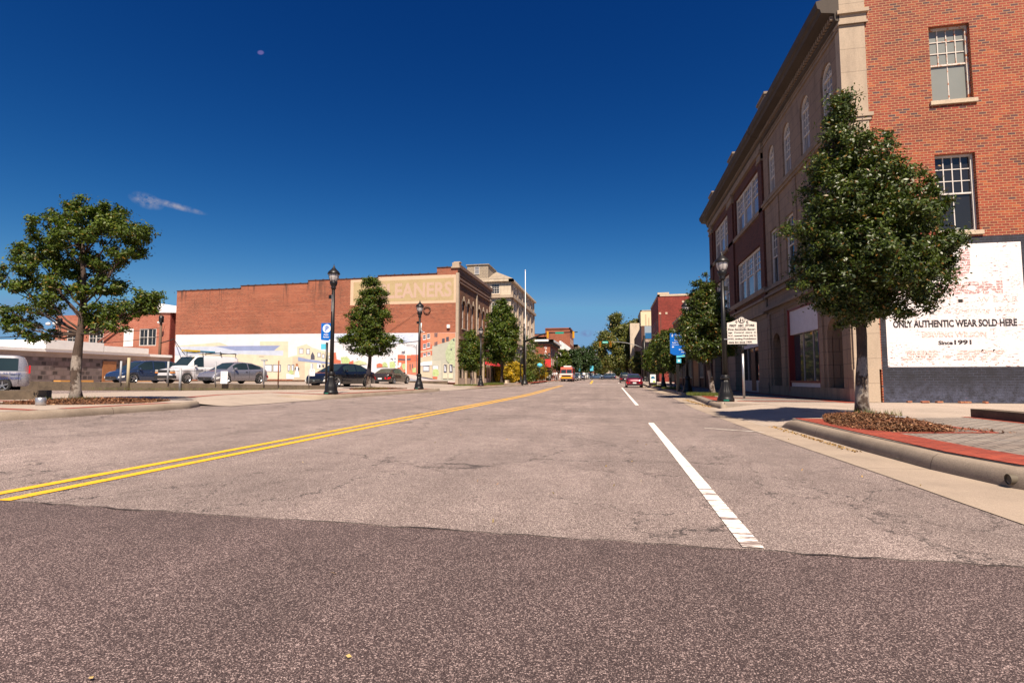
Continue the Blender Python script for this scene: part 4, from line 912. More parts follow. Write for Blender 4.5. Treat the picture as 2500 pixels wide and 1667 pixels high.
# mural
MC=dict(ground=(.66,.65,.68),cream=(.62,.55,.41),cream2=(.54,.46,.34),paleblue=(.48,.53,.64),blue=(.24,.29,.48),dark=(.07,.07,.10),pane=(.60,.62,.68),green=(.36,.44,.20),green2=(.40,.44,.26),green3=(.34,.39,.24),white=(.84,.83,.84),sky2=(.5,.57,.72),brick=(.52,.14,.075),brick2=(.55,.19,.115),pink=(.56,.24,.14),pinkw=(.62,.5,.48),greyr=(.36,.38,.44),horse=(.06,.05,.08),stone=(.42,.41,.34),stonel=(.48,.46,.38),grey=(.3,.3,.36),hair=(.36,.14,.06))
def mural_mat(k,c):
    N=NT('mural_'+k); v,p=N.uv(); b=N.n('ShaderNodeTexBrick',{'Vector':v,'Color1':(0,0,0),'Color2':(1,1,1),'Mortar':(.5,.5,.5),'Scale':1.,'Mortar Size':.012,'Brick Width':.22,'Row Height':.084})
    n=N.noise(v,1.3,5,.7); n2=N.noise(N.scale(v,(6,14,1)),1.,4,.75)
    if k=='sky2': c0=N.mix(N.step(N.noise(N.scale(v,(.35,.8,1)),1.,4,.6),.4,.62),c,(.86,.85,.85))
    elif k.startswith('green'): c0=N.mix(N.step(N.noise(v,5.,4,.8),.42,.55),c,tuple(min(.6,q*1.35) for q in c))
    else: c0=c
    col=N.mix(1.,c0,N.ramp(n,[(.3,(.88,.88,.88)),(.7,(1.08,1.08,1.08))]),'MULTIPLY')
    col=N.mix(N.step(n2,.62,.68),col,tuple(min(.9,q*.5+.35) for q in c)); col=N.mix(N.math('MULTIPLY',b.outputs['Fac'],.22),col,tuple(q*.55 for q in c))
    return N.fin(col,.8)
keys=list(MC); mats=[mural_mat(k,MC[k]) for k in keys]
mb=MB(); mb.mat(keys.index('ground')); mb.poly([PL(-49.4,.95,.005),PL(-30,.85,.005),PL(-15.86,.62,.005),PL(-15.86,5.67,.005),PL(-24,5.75,.005),PL(-49.4,5.98,.005)])
for i,(k,pts) in enumerate(MURAL): mb.mat(keys.index(k)).poly([PL(min(x,-15.86),z,.008+.0012*i) for x,z in pts])
o=mb.build('mural',mats,Lb,oL); o['label']='painted mural of town shopfronts under a white sky'
mb=MB(); mb.mbox(PL,-49.4,-16.6,.3,.72,0,.35); mb.build('footing_ledge',M['grimy'],Lb,oL)
# street front
AW=[(53.0,54.15),(54.95,56.05),(56.85,57.95),(59.55,60.75),(61.6,62.75),(63.45,64.6)]
Hs=[(a,b,6.3,9.3,True) for a,b in AW]
wall(MB(),PE,51.27,66.2,5.2,12.4,Hs,.3).build('front_wall',M['brickF'],Lb,oL)
for a,b in AW: window(Lb,oL,PE,a,b,6.3,9.3,M['wframe_dim'],M['gl_dark'],.28,(1,1),(1,1),.45,.08,.04,M['stone_warm'],True)
mb=MB()
for a,b in AW:
    A_=arc(a-.12,b+.12,9.3-(b-a)/2,n=12); 
    for p,q in zip(A_,A_[1:]):
        mb.poly([PE(*p,.03),PE(*q,.03),PE(q[0]+(q[0]-(a+b)/2)*.22,q[1]+.14,.03),PE(p[0]+(p[0]-(a+b)/2)*.22,p[1]+.14,.03)])
    mb.mbox(PE,(a+b)/2-.09,(a+b)/2+.09,9.25,9.75,0,.09)
mb.mbox(PE,58.75,59.05,6,10.9,0,.12); mb.mbox(PE,65.5,66.2,5.2,12.4,0,.1)
mb.build('stone_arch',M['stone_warm'],Lb,oL)
mb=MB()
for z0,z1,d in ((12.4,12.75,.3),(12.1,12.4,.15),(11.3,11.5,.1),(10.9,11.05,.16),(5.0,5.3,.35),(4.4,5.0,.12)): mb.mbox(PE,51.3,66.25,z0,z1,-.1,d)
for i in range(36): y=51.5+i*.41; mb.mbox(PE,y,y+.2,11.7,12.1,0,.14)
mb.build('cornice',stone('dusty_rose_stone',(.24,.14,.1),(.18,.1,.075),.4,.2,.6),Lb,oL)
mb=MB()
for y in (51.5,54.5,58.4,62.2,65.6): mb.mbox(PE,y,y+.35,.35,4.4,-.2,.1)
mb.split('stone_pier',M['stone_warm'],Lb,oL)
mb=MB(); mb.mbox(PE,51.5,66,.35,4.4,-.9,-.85); mb.build('recess_wall',M['brickF'],Lb,oL)
for y0,y1 in ((51.85,54.5),(54.85,58.4),(58.75,62.2),(62.55,65.6)):
    mb=MB(); mb.mbox(PE,y0,y1,.35,1.0,-.15,0); mb.mbox(PE,y0,y1,3.5,4.4,-.15,.02); s_=mb.build('shopfront',M['stucco'],Lb,oL)
    mb=MB(); mb.mbox(PE,y0,y1,1.0,3.5,-.12,-.08); mb.build('pane',M['gl_dark'],s_,oL)
    mb=MB(); mb.mbox(PE,y1-1.1,y1-.9,1,3.5,-.1,0); mb.build('glazing_bar',M['stucco'],s_,oL)

# low annexe with red awning between the two left buildings
oN=(-15.9,66.4,.35); n_=thing('shop_annexe','single storey grey shop with green roof slope beside the long mural building','shop',oN)
mb=MB(); mb.box(-24,-15.9,66.45,72,.3,3.5); mb.build('wall',M['stucco'],n_,oN)
mb=MB(); mb.prism([(-15.9,66.42,4.3),(-15.9,72,4.3),(-15.9,72,4.45),(-15.9,66.42,4.45)],(1.6,0,-.9)); mb.build('roof',plain('green_roof',(.05,.10,.07),.5,obj=False),n_,oN)
mb=MB(); mb.box(-15.88,-15.82,67,69,.35,2.6); mb.box(-15.88,-15.82,69.6,71.6,.9,2.8); mb.build('window',M['gl_dark'],n_,oN)
mb=MB(); mb.prism([(-15.5,62.5,3.45),(-14.3,62.5,2.75),(-14.3,62.5,2.5),(-15.5,62.5,2.7)],(0,3.2,0)); tag(mb.build('awning',plain('red_canvas',(.55,.03,.04),.7),None,(-15,64,3)),'bright red canvas awning over the shopfront at the end of the mural building','awning')
# court house C
r,org,Pf,Pc=bld('courthouse','tall pale stone courthouse with hipped slate roof and dormer behind the left trees','',0,0,0,0,0,'E') if False else bld('courthouse','tall pale stone courthouse with hipped slate roof and dormer behind the left trees',-26,-15.7,80,104.8,.3,16.3,M['cstone'],'E',trim=M['cstone'],cornh=.35,cornd=.45,rows=((1.8,5.0),(7.8,10.4),(10.9,13.2),(14.6,15.9)),cols=(83.5,88,92.5,97,101.5),ww=1.3,sidewin=((-18.2,14.4,16.0),(-18.2,10.6,13.0),(-23.6,14.4,16.0),(-18.2,7.2,9.6)))
mb=MB(); mb.mbox(Pf,79.8,105,13.7,14.15,-.1,.4); mb.mbox(Pc,-26,-15.3,13.7,14.147,-.1,.4); mb.mbox(Pf,79.9,105,6.1,6.7,-.1,.25); mb.mbox(Pc,-26,-15.45,6.1,6.697,-.1,.25)
for y in (81,85.7,90.2,94.7,99.2,103.8): mb.mbox(Pf,y-.3,y+.3,6.7,13.7,0,.2); mb.mbox(Pf,y-.3,y+.3,14.2,16.3,0,.15)
mb.build('stone_band',M['stone_warm'],r,org)
mb=MB(); mb.poly([(-26.4,79.6,16.7),(-15.3,79.6,16.7),(-19.8,86.5,19.4),(-22.5,86.5,19.4)]); mb.poly([(-15.3,79.6,16.7),(-15.3,105,16.7),(-19.8,98,19.4),(-19.8,86.5,19.4)]); mb.poly([(-19.8,86.5,19.4),(-19.8,98,19.4),(-22.5,98,19.4),(-22.5,86.5,19.4)]); mb.poly([(-26.4,105,16.7),(-15.3,105,16.7),(-19.8,98,19.4),(-22.5,98,19.4)]); mb.poly([(-26.4,79.6,16.7),(-26.4,105,16.7),(-22.5,98,19.4),(-22.5,86.5,19.4)]); mb.build('slate_roof',M['slate'],r,org)
mb=MB(); mb.box(-23.0,-19.5,80.4,86,16.6,19.2); mb.box(-23.15,-19.35,80.25,86,19.2,19.35); d=mb.build('dormer',M['slate'],r,org)
window(d,(0,0,0),lambda u,z,dd=0:(u-org[0],80.4-dd-org[1],z-org[2]),-21.75,-20.95,17.7,18.95,M['wframe'],M['gl_pale'],-.02,(1,1),(1,1))
# garden wall and steps in front of the court house
oG=(-17,70,.3)
mb=MB(); mb.box(-17.5,-13.8,72.5,72.8,.3,1.3); mb.box(-13.9,-13.6,66.8,79.5,.3,.75); tag(mb.build('garden_wall',M['cstone'],None,oG),'low pale stone garden wall around the yellow shrubs before the courthouse','wall')
# brick block with white cornice
r,org,Pf,Pc=bld('corner_shop','brown brick corner building with bold white cornice and vertical white lettering','',0,0,0,0,0,'E') if False else bld('corner_shop','brown brick corner building with bold white cornice and vertical white lettering',-34,-15.7,132,153,.5,10.4,M['brickO'],'E',trim=M['whitemetal'],cornh=.5,cornd=.9,rows=((4.5,8.8),),cols=(135,138.5,142,145.5,149),ww=2.2,gm=M['gl_dark'])
mb=MB(); mb.mbox(Pc,-34,-14.9,9.75,10.4,0,.5); mb.mbox(Pf,131.6,153,9.75,10.4,0,.5); mb.build('frieze',M['roofdark'],r,org)
mb=MB(); mb.mbox(Pc,-34,-16.1,10.92,11.7,-4,-1.2); mb.mbox(Pf,133.2,153,10.92,11.7,-4,-1.0);mb.build('attic',M['brickO'],r,org)
for i,ch in enumerate('GALLERY'): text_mb(ch,Pc,-17.1,8.5-i*.95,.55,.72,.03,bold=.03).build('lettering',M['whitemetal'],r,org)
# white finned block
r,org,Pf,Pc=bld('finned_building','pale building with tall white vertical fins on the street front',-34,-15.7,155,192,.7,11.9,M['stucco'],'E')
mb=MB()
for i in range(9): y=155.3+i*4.5; mb.mbox(Pf,y,y+1.1,1.2,12.2,0,.6)
mb.split('fin',M['whitemetal'],r,org)
mb=MB(); mb.mbox(Pf,155,192,3.6,11.8,.0,.1); mb.build('dark_panel',M['brownpaint'],r,org)
r,org,Pf,Pc=bld('brick_block','tall orange brick block rising above the finned building on the left',-25,-15.7,195,213,1.,19.6,M['brickO'],'E',trim=M['brickO'],cornh=.4,cornd=.25,rows=((6,8.6),(10,12.6),(14,16.6)),cols=(198,202,206,210),ww=1.6)
bld('brick_block','flat topped brick block left of the tall orange one with dark band',-40,-25.1,193,213,1.,17.6,M['brickO'],'E',trim=M['roofdark'],cornh=.15,cornd=.1)
r,org,Pf,Pc=bld('bank_building','cream stone building with projecting cornice beyond the tall brick block',-30,-15.7,218,252,1.3,14.2,M['cstone'],'E',trim=M['cstone'],cornh=.9,cornd=1.4,rows=((6.2,10.5),),cols=(223,229,235,241,247),ww=2.2)
mb=MB(); mb.tube([(-19,222,15),(-19,222,19.6)],.07,5); mb.tube([(-17.5,222,15),(-17.5,222,17.6)],.07,5); mb.lathe([(.01,19.2),(.35,19.5),(.01,19.9)],(-19,222),8,cap=False); mb.lathe([(.01,17.4),(.35,17.8),(.01,18.1)],(-17.5,222),8,cap=False); mb.build('roof_ornament',M['whitemetal'],r,org)
for y0,y1,h,mm,lb in ((256,295,13.6,M['brickF'],'brown brick row beyond the cream stone building'),(298,350,12.6,M['stucco'],'grey rendered row far down the left side'),(355,420,13.5,M['brickR'],'dark red row near the far end of the left side')):
    bld('distant_building',lb,-30,-15.7,y0,y1,1.6,h,mm,'E',trim=M['cstone'],rows=((5.5,8),(9.2,11.2)),cols=[y0+5+6*k for k in range(int((y1-y0)/6)-1)],ww=2)
r,org,Pf,Pc=bld('hotel_building','far pink brick block with white top and white end strip closing the left row',-32,-15.2,425,520,2.,22,M['brickP'],'E',trim=M['whitemetal'],cornh=2.4,cornd=.6,rows=((7,10),(12,15)),cols=[430+8*k for k in range(11)],ww=3)
mb=MB(); mb.mbox(Pf,490,520,2,24.2,0,.8); mb.mbox(Pc,-32,-15.2,18.3,19.2,0,.3);mb.mbox(Pc,-32,-15.2,8,12.5,0,.3); mb.build('white_strip',M['whitemetal'],r,org)

# ------------------------------------------------------------------ buildings beyond the parking lot
oR=(-54.9,56,.7); Rb=thing('red_brick_building','two storey red brick building with white double windows behind the parking lot','building',oR)
PR=mapper('S',56)
hw=[(-70.7,-69.0,5.15,7.3),(-67.2,-64.9,5.15,7.25),(-61.8,-60.3,5.05,7.35),(-59.4,-56.85,5.1,7.3)]
wall(MB(),PR,-72.7,-54.9,.6,9.3,hw,.12).build('front_wall',M['brickP'],Rb,oR)
mb=MB(); mb.box(-54.92,-54.8,56,80,.6,9.3); mb.box(-72.7,-72.6,56,80,.6,9.3); mb.poly([(-58.0,56,9.3),(-53.4,56,9.3),(-58.0,56,9.3)]) if False else None; mb.build('side_wall',M['brickR'],Rb,oR)
mb=MB(); mb.box(-72.6,-54.9,56.2,80,9.2,9.3); mb.build('roof',M['roofdark'],Rb,oR)
mb=MB(); mb.prism([(-58.1,55.8,9.35),(-52.9,55.8,9.2),(-52.9,55.8,9.9),(-58.1,55.8,10.75)],(0,20,0)); mb.build('white_gable',M['whitemetal'],Rb,oR)
for k,(a,b,z0,z1) in enumerate(hw):
    if k==2: mb=MB(); mb.mbox(PR,a,b,z0,z1,-.1,-.03); mb.build('boarded_window',M['whitemetal'],Rb,oR)
    else: window(Rb,oR,PR,a,b,z0,z1,M['wframe'],M['gl_dark'],.1,(2,1),(2,1),.5,.1,.05,None,mull=2 if k!=0 else 0)
mb=MB(); mb.tube([PR(-62.2,7.7,.3),PR(-65.4,5.6,.3)],.11,6); mb.tube([PR(-62.2,7.7,.3),PR(-62.1,7.7,.02)],.06,5); mb.build('duct_pipe',plain('pinkish_pipe',(.5,.25,.2),.6),Rb,oR)
mb=MB(); mb.tube([(-55.6,55.8,7.9),(-55.6,55.2,7.9)],.04,4); mb.lathe([(.02,7.75),(.2,7.85),(.22,8.0),(.05,8.1)],(-55.6,55.1),8); mb.build('lamp_bracket',M['whitemetal'],Rb,oR)
# low shed along the west side of the lot
oS=(-50,40,.6); Sh=thing('low_shed','long low grey block shed with white roof edge beside the parking lot','shed',oS)
N=NT('grey_lattice_block'); v,p=N.uv(); b=N.n('ShaderNodeTexBrick',{'Vector':v,'Color1':(.02,.015,.014),'Color2':(.23,.175,.17),'Mortar':(.15,.115,.11),'Scale':1.,'Mortar Size':.07,'Brick Width':.5,'Row Height':.42,'Mortar Smooth':.4}); M['lattice']=N.fin(N.mix(N.math('MULTIPLY',N.step(N.noise(v,.8,4,.7),.45,.7),.6),b.outputs['Color'],(.16,.12,.12)),.85)
mb=MB(); mb.box(-62,-50,20,51.15,.55,2.9); mb.build('wall',M['lattice'],Sh,oS)
mb=MB(); mb.box(-62.1,-49.9,19.9,51.2,2.9,3.35); mb.build('fascia',M['stucco'],Sh,oS)
mb=MB(); mb.box(-62.2,-49.7,19.8,51.24,3.35,3.62); mb.box(-56,-49.6,43.0,48.0,3.62,4.2); mb.box(-56,-49.6,37.5,42.9,3.62,4.45); mb.build('roof',M['whitemetal'],Sh,oS)
mb=MB(); mb.box(-49.98,-49.9,43.2,44.6,.6,2.7); mb.build('door',M['wood'],Sh,oS)
oW=(-49,45.5,.6); mb=MB(); mb.prism([(-49.6,45.6,.6),(-49.6,47.9,2.1),(-49.6,47.9,.6)],(.15,0,0)); mb.prism([(-48.7,45.6,.6),(-48.7,47.9,2.1),(-48.7,47.9,.6)],(.15,0,0)); mb.box(-49.6,-48.5,47.9,49.2,2.05,2.15)
for i in range(6): mb.box(-49.6,-48.55,45.9+i*.35,46.2+i*.35,.75+i*.24,.8+i*.24)
tag(mb.build('wooden_steps',plain('new_timber',(.45,.24,.11),.7),None,oW),'raw timber stair leading up the side of the grey shed','stairs')
mb=MB(); mb.box(-49.4,-48.6,38.2,41.2,.62,.8); tag(mb.build('timber_pallet',plain('orange_timber',(.55,.26,.06),.7),None,(-49,39.5,.62)),'orange timber plank stack lying at the foot of the lattice wall','planks')
# ------------------------------------------------------------------ street lamps
GL=NT('frosted_lamp_glass'); v=GL.pos(True); GL.fin((.62,.58,.56),.25); GL.b.inputs['Transmission Weight'].default_value=.25; M['lampglass']=GL.m
M['silver']=plain('galvanised_steel',(.45,.44,.45),.35,.7); M['teal']=plain('teal_sticker',(.0,.16,.11),.5)
def lamp(label,loc,h=5.1):
    r=thing('street_lamp',label,'street lamp',loc,'black acorn street lamps'); k=h/5.5
    prof=[(.27,0),(.275,.08),(.25,.12),(.23,.2),(.235,.26),(.2,.36),(.15,.5),(.125,.66),(.118,.78)]
    mb=MB(); mb.lathe([(a,z*k) for a,z in prof],seg=48,mod=lambda a,z:1+(.045*cos(12*a) if .25<z<.75 else 0)); mb.lathe([(.118,.78*k),(.15,.80*k),(.155,.84*k),(.13,.87*k),(.14,.9*k),(.09,.95*k)],seg=20); mb.build('base',M['black'],r)
    mb=MB(); mb.lathe([(.078,.9*k),(.072,2.5*k),(.06,4.45*k)],seg=24,mod=lambda a,z:1+.04*cos(12*a)); mb.build('pole',M['black'],r)
    mb=MB(); mb.lathe([(.07,4.4*k),(.11,4.46*k),(.075,4.5*k),(.13,4.6*k),(.15,4.72*k),(.13,4.74*k)],seg=20); mb.build('collar',M['black'],r)
    mb=MB(); mb.lathe([(.12,4.74*k),(.15,4.8*k),(.185,4.92*k),(.195,5.02*k),(.19,5.08*k)],seg=20); g=mb.build('globe',M['lampglass'],r)
    mb=MB()
    for i in range(8):
        a=2*pi*i/8; mb.tube([((q+.004)*cos(a),(q+.004)*sin(a),z*k) for q,z in ((.12,4.74),(.15,4.8),(.185,4.92),(.195,5.02),(.19,5.08))],.006,4)
    mb.build('cage',M['black'],g)
    mb=MB(); mb.lathe([(.235,5.04*k),(.24,5.08*k),(.2,5.16*k),(.12,5.24*k),(.06,5.32*k),(.035,5.36*k),(.04,5.39*k),(.015,5.42*k),(.006,5.5*k)],seg=24); mb.build('cap',M['black'],r)
    return r
l0=lamp('black acorn lamp post standing behind the historic marker by the right kerb',(3.68,18.5,.2))
LMP=[(3.94,29.5,.2,'black acorn lamp post between the leaning tree and the dark shopfronts on the right'),(4.53,49.7,.2,'black acorn lamp post just past the blue direction sign'),
 (-10.72,18.5,.35,'black acorn lamp post close to the public parking sign'),(-10.8,28.0,.35,'black acorn lamp post in front of the painted mural'),(-10.9,42.4,.335,'black acorn lamp post before the arched windows of the mural building'),
 (-12.0,68,.35,'black acorn lamp post under the large round tree on the left'),(-10.9,90,.5,'black acorn lamp post in front of the pale courthouse'),(-10.9,103,.65,'black acorn lamp post just before the food truck'),(-10.9,128,.85,'black acorn lamp post behind the food truck'),(5.4,88,.42,'black acorn lamp post beside the right traffic signal pole')]
for x,y,z,lb in LMP: copy_tree(l0,(x,y,z),label=lb)
# sensor box, bracket and sticker on the two nearest
def bits(x,y,z):
    mb=MB(); mb.box(x+.05,x+.2,y-.06,y+.04,z+3.78,z+3.9); o=mb.build('outlet_box',M['black'],None,(x,y,z)); return o
for lo in [o for o in list(COL.objects) if o.name.startswith('street_lamp')][:5]:
    s=-1 if lo.location.x<0 else 1
    mb=MB(); mb.box(min(.06*s,.17*s),max(.06*s,.17*s),-.05,.05,3.72,3.86); mb.build('outlet_box',M['black'],lo)
    mb=MB(); mb.prism([(.21*cos(a)-0,.255*sin(a)*1.0,.02) for a in [-2.0,-1.8,-1.6,-1.4]]+[(.285*cos(a),.285*sin(a),.02) for a in [-1.4,-1.6,-1.8,-2.0]],(0,0,.04)); mb.build('sticker',M['teal'],lo)
mb=MB(); mb.box(-.012,.012,-.1,-.075,3.2,3.86); mb.build('conduit',M['silver'],[o for o in COL.objects if o.name=='street_lamp.003'][0])
mb=MB(); mb.box(-.02,.2,-.09,-.07,2.05,2.085); mb.build('bracket',M['silver'],l0)
# ------------------------------------------------------------------ historic marker
oM=(4.9,21.3,.2); r=thing('historic_marker','silver historic marker plaque on a pole reading FIRST ABC STORE','sign',oM); PM=lambda u,z,d=0.:(u,-d,z)
def plaque(w,h,inset=0):
    pts=[(-w/2+inset,inset),(w/2-inset,inset),(w/2-inset,h-inset)]
    for i in range(1,8): t=i/8; x=w/2-inset-(w/2-.14)*t; pts.append((x,h-inset+.13*(t**1.6)))
    for i in range(1,8): a=pi*i/8; pts.append((.14*cos(a),h+.09+.14*sin(a)-inset))
    for i in range(7,0,-1): t=i/8; x=-(w/2-inset)+(w/2-.14)*t; pts.append((x,h-inset+.13*(t**1.6)))
    pts.append((-w/2+inset,h-inset)); return pts
M['marker']=plain('marker_paint',(.66,.60,.54),.5,0,.12); M['ink']=plain('black_ink',(.012,.01,.012),.5)
mb=MB(); mb.prism([(x,.0,z+2.08) for x,z in plaque(1.07,.83)],(0,.05,0)); pl=mb.build('plaque',M['marker'],r,None,fix=True)
for tx,u,z,wd,ht,b in (('FIRST  ABC  STORE',-.45,2.745,.90,.09,.02),('First Alcoholic Bever-',-.5,2.60,1.0,.085,.01),('age  Control  store  in',-.5,2.475,1.0,.08,.01),('N.C. opened here. July 2,',-.5,2.35,1.0,.085,.01),('1935, ending Prohibition',-.5,2.225,1.0,.085,.01),('state law since 1909.',-.5,2.11,.86,.08,.01),('T',-.2,2.86,.03,.04,.01),('68',.16,2.86,.08,.04,.01)):
    text_mb(tx,PM,u,z,wd,ht,.004,bold=b+.02).build('lettering',M['ink'],pl)
mb=MB(); ring=[(.125*cos(2*pi*i/20),-.006,3.02+.125*sin(2*pi*i/20)) for i in range(21)]; mb.tube(ring,.012,5)
for s in (-1,1): mb.tube([(s*.16,-.006,2.93),(s*.19,-.006,2.98),(s*.23,-.006,2.95),(s*.2,-.006,2.91),(s*.17,-.006,2.94)],.01,4)
mb.tube([(-.15,-.006,2.715),(.15,-.006,2.715)],.004,4)
mb.tube([(-.04,-.006,2.95),(-.045,-.006,3.02),(-.03,-.006,3.07)],.018,5); mb.tube([(.05,-.006,2.96),(.04,-.006,3.0),(.05,-.006,3.05)],.02,5); mb.tube([(-.07,-.006,2.98),(-.0,-.006,3.0)],.008,4)
mb.build('seal',M['ink'],pl)
mb=MB(); mb.lathe([(.045,0),(.045,1.78)],seg=14); mb.build('pole',M['silver'],r); mb=MB(); mb.lathe([(.052,1.72),(.055,1.98),(.04,2.0)],seg=14); mb.box(-.16,.16,-.02,.06,2.0,2.08); mb.build('bracket',M['black'],r)
# ------------------------------------------------------------------ public parking sign
M['signblue']=plain('sign_blue',(.0,.12,.50),.4,0,.06); M['signwhite']=plain('sign_white',(.80,.80,.80),.4,0,.05); M['cyan']=plain('sign_cyan',(.10,.50,.66),.4,0,.05); M['lime']=plain('sign_lime',(.35,.55,.05),.4)
oP=(-11.35,19.2,.35); r=thing('parking_sign','blue Public Parking sign with a white P on a dark pole','sign',oP)
mb=MB(); mb.lathe([(.045,0),(.045,2.1)],seg=10); mb.build('pole',M['black'],r)
mb=MB(); mb.prism([(-.25,-.05,2.2),(-.22,-.05,2.16),(.08,-.05,2.13),(.25,-.05,2.26),(.25,-.05,2.84),(-.25,-.05,2.84)],(0,.03,0)); b_=mb.build('board',M['signblue'],r,None,fix=True)
mb=MB(); mb.prism([(-.25,-.045,2.2),(-.2,-.045,2.1),(.06,-.045,2.05),(.25,-.045,2.2),(.25,-.045,2.3),(-.25,-.045,2.3)],(0,.02,0)); mb.build('lower_edge',M['signwhite'],r,None,fix=True)
PP=lambda u,z,d=0.:(u,-.05-d,z)
mb=MB(); mb.poly([PP(.175*cos(2*pi*i/24),2.62+.175*sin(2*pi*i/24),.003) for i in range(24)]); mb.build('disc',M['signwhite'],b_)
text_mb('P',PP,-.06,2.51,.15,.22,.006,bold=.03).build('lettering',M['signblue'],b_)
text_mb('Public',PP,-.12,2.335,.2,.07,.004,bold=.02).build('lettering',M['signwhite'],b_); text_mb('Parking',PP,-.14,2.225,.25,.08,.004,bold=.02).build('lettering',M['signwhite'],b_)
mb=MB(); mb.box(-.24,-.03,-.045,-.03,1.78,2.0); mb.build('small_plate',M['cyan'],r)
# ------------------------------------------------------------------ way-finding sign
oY=(3.7,32.2,.2); r=thing('direction_sign','large blue direction sign with white arrows half hidden by the leaning tree','sign',oY)
mb=MB(); mb.box(-.02,.16,-.03,.1,0,3.4); mb.build('post',M['black'],r)
mb=MB(); mb.prism([(-.35,-.1,3.44),(-.35,-.1,2.25),(-.15,-.1,2.15),(.15,-.1,2.12),(.62,-.1,2.2),(.62,-.1,3.44)],(0,.06,0)); b_=mb.build('board',M['signblue'],r,None,fix=True)
PY=lambda u,z,d=0.:(u,-.1-d,z)
for tx,u,z,wd,ht in (('City Hall',-.05,3.27,.5,.09),('Courthouse',-.1,2.99,.6,.09),('Boykin Cultural Center',-.22,2.82,.78,.1),('Broad St.',.15,2.42,.4,.09),('Parking',.28,2.26,.28,.09)): text_mb(tx,PY,u,z,wd,ht,.004,bold=.01).build('lettering',M['signwhite'],b_)
mb=MB(); mb.poly([PY(-.24,3.22,.004),PY(-.2,3.22,.004),PY(-.2,3.32,.004),PY(-.17,3.32,.004),PY(-.22,3.4,.004),PY(-.27,3.32,.004),PY(-.24,3.32,.004)]); mb.poly([PY(-.26,2.62,.004),PY(-.19,2.57,.004),PY(-.19,2.6,.004),PY(-.13,2.6,.004),PY(-.13,2.65,.004),PY(-.19,2.65,.004),PY(-.19,2.68,.004)]); mb.poly([PY(-.25,2.74,.004),PY(.5,2.74,.004),PY(.5,2.755,.004),PY(-.25,2.755,.004)]); mb.build('arrow',M['signwhite'],b_)
mb=MB(); mb.prism([(0,-.09,2.13),(.0,-.09,1.98),(.62,-.09,2.06),(.62,-.09,2.19)],(0,.04,0)); mb.build('cyan_edge',M['cyan'],r,None,fix=True)
mb=MB(); mb.box(-.0,.26,-.08,-.05,1.68,1.92); p_=mb.build('small_plate',M['cyan'],r); mb=MB(); mb.poly([(.13+.06*cos(2*pi*i/16),-.085,1.8+.06*sin(2*pi*i/16)) for i in range(16)]); mb.build('disc',M['signwhite'],p_)
mb=MB(); mb.poly([(.4+.06*cos(2*pi*i/12),-.095,2.12+.025*sin(2*pi*i/12)) for i in range(12)]); mb.build('leaf_mark',M['lime'],r)
# ------------------------------------------------------------------ traffic signals
M['sigyel']=plain('signal_yellow',(.55,.27,.008),.4); M['greensign']=plain('street_sign_green',(.0,.28,.20),.4)
def head(par,x,y,z,front=-1,k=1.):
    n0=len(COL.objects)
    mb=MB(); mb.box(x-.17,x+.17,y-.12,y+.12,z-.52,z+.52); h=mb.build('signal_head',M['sigyel'],par)
    for i in range(3):
        zz=z+.34-.34*i; mb=MB(); a=[(x+.12*cos(2*pi*k/12),y+.125*front,zz+.12*sin(2*pi*k/12)) for k in range(12)]; mb.poly(a)
        mb.build('lens',M['dark'],h); mb=MB(); mb.grid([[(x+.14*cos(t),y+.12*front,zz+.14*sin(t)),(x+.14*cos(t),y+.3*front,zz+.14*sin(t))] for t in [pi*k/8 for k in range(9)]]); mb.build('visor',M['sigyel'],h)
    h.matrix_basis=Matrix.Translation((x,y,z))@Matrix.Diagonal((k*.85,k,k,1))@Matrix.Translation((-x,-y,-z))
oT=(-9.9,58.5,.3); r=thing('traffic_signal','tall black traffic signal mast by the left tree with arm reaching over the street','traffic light',oT)
mb=MB(); mb.lathe([(.42,0),(.42,.12),(.34,.2),(.24,.55),(.2,.95),(.17,1.05)],seg=32,mod=lambda a,z:1+(.03*cos(10*a) if .15<z<1 else 0)); mb.build('base',M['black'],r)
mb=MB(); mb.lathe([(.17,1.0),(.13,5.2),(.12,6.4)],seg=16); mb.build('pole',M['black'],r)
mb=MB(); mb.tube([(0,0,4.85),(1,0,5.25),(2,0,5.65),(3,0,5.82),(6.05,0,5.86)],[.12,.1,.09,.075,.05],10); mb.build('arm',M['black'],r)
mb=MB(); mb.box(3.55,4.5,-.09,-.06,5.68,5.9); mb.build('street_name_plate',M['greensign'],r)
mb=MB(); mb.box(-.35,-.1,-.2,.1,2.3,3.0); mb.build('control_box',M['black'],r)
head(r,2.7,-.14,5.6,1,.72); head(r,5.6,-.14,5.55,1,.72)
oT=(5.5,95,.45); r=thing('traffic_signal','black traffic signal pole on the right with arched silver arm in front of the oak','traffic light',oT)
mb=MB(); mb.lathe([(.4,0),(.4,.12),(.32,.2),(.26,.55),(.22,.95)],seg=24); mb.build('base',M['black'],r)
mb=MB(); mb.lathe([(.24,.9),(.2,8.1)],seg=16); mb.box(-.3,-.1,-.2,.2,5.3,6.9); mb.build('pole',M['black'],r)
mb=MB(); mb.tube([(0,0,5.75),(-1.5,0,6.45),(-3,0,6.85),(-4.5,0,7.05),(-8,0,7.1)],[.08,.07,.06,.05,.04],8); mb.build('arm',plain('dull_steel',(.2,.2,.2),.5,.5),r)
mb=MB(); mb.box(-7.3,-6.35,-.1,-.06,6.85,7.2); s_=mb.build('street_name_plate',plain('teal_plate',(.05,.45,.36),.4),r)
text_mb('Nash St',lambda u,z,d=0:(u,-.1-d,z),-7.2,6.93,.75,.2,.01).build('lettering',M['signwhite'],s_)
head(r,-7.75,-.14,6.65); head(r,-5.9,-.14,6.65)
